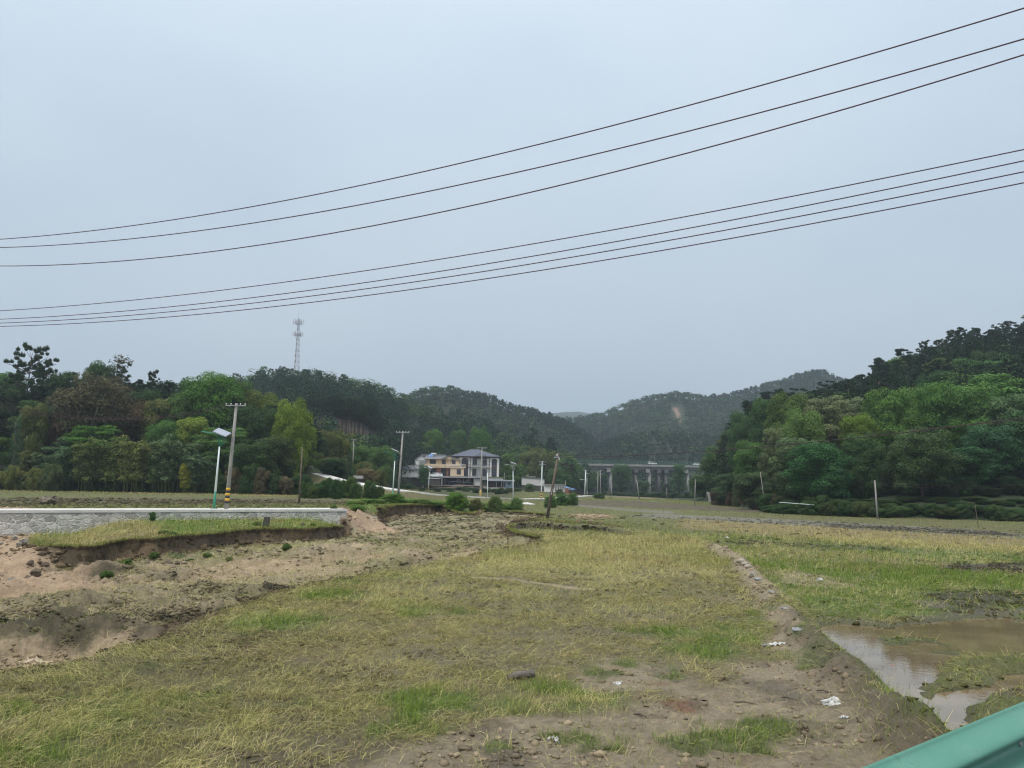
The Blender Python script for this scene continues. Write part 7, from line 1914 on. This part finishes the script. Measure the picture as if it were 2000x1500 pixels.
sheet(1081, 1446, .08, .04, 'torn white scrap in the foreground mud near the bottom', 5)
sheet(1207, 1337, .07, .05, 'small white scrap among the churned clods', 6)
sheet(1495, 1262, .08, .06, 'small grey scrap left of the wet crumpled sheet', 8, GPL)
sheet(70, 1284, .32, .12, 'pale cloth-like sheet on the sand at the left edge', 9, mat('dirty_cloth', (.46, .39, .28), .9, .1, 6))
lg = GP(1018, 1327); o = MB().path([(-.27, -.08, .03), (-.1, -.02, .07), (.08, .03, .08), (.26, .07, .08)], [.055, .075, .075, .07], 10).build('log', mat('grey_bark', (.15, .13, .11), .9, .25, 14, .6, 50)); o.location = lg + Vector((0, 0, .01)); o['label'] = 'short grey log lying at the edge of the straw near the mud'; o['category'] = 'log'
ct = GP(1375, 1375); c_ = thing('clay_pipe_piece', 'short piece of round clay pipe standing in the mud', 'pipe piece', ct); MB().path([(0, 0, 0), (0, 0, .06), (0, 0, .06), (0, 0, .01)], [.065, .065, .05, .05], 14, False).build('ring', mat('clay', (.24, .18, .13), .85, .15, 10), c_)
br = GP(1741, 1306); loose('red_soil_lump', 'reddish lump of clay standing in the puddle', 'clay lump', br, (.22, .12, .06), mat('red_clay', (.30, .13, .08), .9, .2, 8), 81)
loose('red_soil_lump', 'small red clay lump in the bright part of the puddle', 'clay lump', GP(1690, 1273), (.07, .05, .05), mat('red_clay', (.30, .13, .08)), 82)
for i, (px, py, l_) in enumerate([(1455, 1375, .4), (1608, 1352, .22), (1540, 1365, .25), (1250, 1398, .2)]):
    p = GP(px, py); o = MB().path([(-l_ / 2, .05, .02), (0, 0, .04), (l_ / 2, -.1, .02)], [.012, .016, .008], 6).build('stick', WOOD); o.location = p; o['category'] = 'stick'
    o['label'] = ['longest dark stick lying in the foreground mud', 'dark stick just above the white plastic bag', 'thin stick left of the white plastic bag', 'short dark stick at the grassy edge of the mud'][i]
# stump, block, stones and fallen soil
su = thing('tree_stump', 'uprooted dead tree stump with tangled roots in the field behind the road', 'tree stump', GP(95, 985, 1.5))
V, F_ = lump(None, (.65, .45, .38), .35, 3, 91); MB().add([(a, b, c + .3) for a, b, c in V], F_).build('root_ball', mat('dead_wood', (.20, .165, .125), .9, .3, 5, .6, 20), su)
DW = mat('dead_root', (.14, .115, .095), .9, .3, 6, .6, 20)
for i in range(15):
    a = i * 2.4; l_ = TR.uniform(.55, 1.05); e = Vector((math.cos(a) * l_, math.sin(a) * .5 * l_, TR.uniform(.15, .85)))
    MB().path([(math.cos(a) * .2, 0, .3), e * .6 + Vector((0, 0, .2 + TR.uniform(-.1, .1))), e], [.11, .07, .03], 6).build('root', DW, su)
p = GP(521, 1010, .3); o = MB().box((0, 0, .35), (.42, .3, .72), M=Matrix.Rotation(R(6), 3, 'Y'), taper=.86).build('stone_block', mat('dark_block', (.07, .066, .06), .9, .25, 6, .5, 20)); o.location = p; o['label'] = 'upright dark stone block in the grass before the stone wall'; o['category'] = 'stone block'
for i in range(22):
    px = TR.uniform(-30, 52); py = TR.uniform(1046, 1066)
    loose('rubble_stone', 'dark stone of the rubble pile under the left end of the stone wall', 'stone', GP(px, py, -.3), (TR.uniform(.13, .26), TR.uniform(.12, .22), TR.uniform(.08, .15)), STN, 100 + i, .25, 1, TR.uniform(0, 3), 'rubble stones under the wall')
for i, (px, py, r_) in enumerate([(55, 1100, .34), (72, 1093, .40), (62, 1082, .30), (88, 1098, .30), (78, 1106, .22), (160, 1098, .42), (212, 1086, .36), (330, 1096, .34), (345, 1102, .22), (290, 1106, .3), (352, 1068, .3), (590, 1054, .28), (480, 1056, .25)]):
    loose('soil_block', ['grey soil block at the left foot of the island corner', 'largest fallen soil block at the left corner of the island', 'upper soil block in the pile at the island corner', 'right soil block in the pile at the island corner', 'lowest small soil block of the pile at the island corner', 'big square soil block below the island bank right of the corner', 'mossy soil block on the green ledge', 'dark soil block in the middle of the green ledge', 'small soil block leaning on the dark one in the green ledge', 'flat soil block at the front of the green ledge', 'soil block behind the white jug-like bag', 'soil block near the right end of the island bank', 'soil block at the middle of the island bank foot'][i], 'soil block', GP(px, py, -.9), (r_ * .7, r_ * .6, r_ * .55), SOILM, 130 + i, .3, 2, i, None, .25)

# ------------------------------------------------------------------ guardrail of the near road
GRN = mat('guardrail_green', (.085, .33, .235), .42, .14, 9, spec=.5)
def grail():
    m, t, b = nodes('guardrail_paint')
    tcn = t.nodes.new('ShaderNodeTexCoord')
    n = t.nodes.new('ShaderNodeTexNoise'); n.inputs['Scale'].default_value = 60; n.inputs['Detail'].default_value = 4
    n2 = t.nodes.new('ShaderNodeTexNoise'); n2.inputs['Scale'].default_value = 3; n2.inputs['Detail'].default_value = 5
    t.links.new(tcn.outputs['Object'], n.inputs[0]); t.links.new(tcn.outputs['Object'], n2.inputs[0])
    r = t.nodes.new('ShaderNodeValToRGB'); r.color_ramp.elements[0].position = .56; r.color_ramp.elements[0].color = (1, 1, 1, 1)
    r.color_ramp.elements[1].position = .66; r.color_ramp.elements[1].color = (.42, .62, .55, 1)
    t.links.new(n.outputs[0], r.inputs[0])
    c = t.nodes.new('ShaderNodeValToRGB'); c.color_ramp.elements[0].position = .35; c.color_ramp.elements[0].color = (.07, .24, .17, 1)
    c.color_ramp.elements[1].position = .7; c.color_ramp.elements[1].color = (.12, .285, .21, 1)
    t.links.new(n2.outputs[0], c.inputs[0])
    mu = t.nodes.new('ShaderNodeMix'); mu.data_type = 'RGBA'; mu.blend_type = 'MULTIPLY'
    mr = t.nodes.new('ShaderNodeMapRange'); mr.inputs[1].default_value = .42; mr.inputs[2].default_value = .6; t.links.new(n2.outputs[0], mr.inputs[0]); t.links.new(mr.outputs[0], mu.inputs[0])
    t.links.new(c.outputs[0], mu.inputs[6]); t.links.new(r.outputs[0], mu.inputs[7]); t.links.new(mu.outputs[2], b.inputs['Base Color'])
    b.inputs['Roughness'].default_value = .45; b.inputs['Coat Weight'].default_value = .1
    return m
GM2 = grail()
gr = thing('guardrail', 'green painted steel crash barrier in the bottom right corner', 'guardrail', (RA[0], RA[1], ROAD_Z))
prof = []
for i in range(41):
    s = i / 40 * .31
    d = .041 * (1 - math.cos(2 * math.pi * s / .155)) 
    if s < .012: d *= .5
    prof.append((-d, -s))
prof = [(.012, -.02), (.010, -.004)] + prof + [(.012, -.30)]
V = []; ts = np.linspace(-7, 14, 60)
for t in ts:
    for th_ in (0, .004):
        for (d, z) in prof:
            p = RD * t + RN * (d + th_); V.append((p[0], p[1], 2.9 - ROAD_Z + z))
n = len(prof); F_ = []
for i in range(len(ts) - 1):
    a = i * 2 * n; b = a + 2 * n
    for k in range(n - 1):
        F_.append((a + k, b + k, b + k + 1, a + k + 1)); F_.append((a + n + k + 1, b + n + k + 1, b + n + k, a + n + k))
    F_.append((a, a + n, b + n, b)); F_.append((a + n - 1, b + n - 1, b + 2 * n - 1, a + 2 * n - 1))
MB().add(V, F_, True).build('rail', GM2, gr)
for t in (-5.2, -1.2, 2.8, 6.8, 10.8):
    p = RD * t + RN * .16
    po = MB().tube((p[0], p[1], -.3), (p[0], p[1], .72), .057, .057, 14).build('post', GM2, gr)
    MB().tube((p[0], p[1], .72), (p[0], p[1], .735), .062, .05, 14).build('post_cap', GM2, po)
    q = RD * t + RN * .06
    MB().box((q[0], q[1], .6), (.12, .14, .2), math.atan2(RD[1], RD[0])).build('spacer_block', GM2, gr)
for t in np.arange(-6.6, 14, 2.0):     # splice bolts along the rail
    for dt in (-.12, 0, .12):
        for z in (-.075, -.155, -.235):
            p = RD * (t + dt) + RN * (-.001 if z == -.155 else -.082)
            c0 = Vector((p[0], p[1], 2.9 - ROAD_Z + z)); nn_ = Vector((-RN[0], -RN[1], 0))
            if z == -.155 or dt == 0: MB().tube(c0 - nn_ * .004, c0 + nn_ * .009, .014, .011, 8).build('bolt', STEEL, gr)
e0 = RA + RN * -.25 - RD * 9; e1 = RA + RN * -.25 + RD * 60
MB().slab([tuple(e0 - RN * 8), tuple(e1 - RN * 8), tuple(e1), tuple(e0)], ROAD_Z - .12, ROAD_Z).build('road', mat('near_asphalt', (.06, .06, .062), .9, .15, 30, .4, 80), kind='structure')
# ------------------------------------------------------------------ haze: one closed box of thin even air round everything
hz = MB().box((0, 2240, 248), (8700, 5200, 520))
def haze_mat():
    m = bpy.data.materials.new('haze_air'); m.use_nodes = True
    t = m.node_tree; t.nodes.clear()
    o = t.nodes.new('ShaderNodeOutputMaterial'); v = t.nodes.new('ShaderNodeVolumePrincipled')
    v.inputs['Color'].default_value = (.70, .83, .97, 1)
    v.inputs['Density'].default_value = .00031
    v.inputs['Anisotropy'].default_value = .2
    t.links.new(v.outputs[0], o.inputs['Volume'])
    return m
hz_o = hz.build('haze', haze_mat(), kind='stuff', label='thin bluish haze in the valley air')
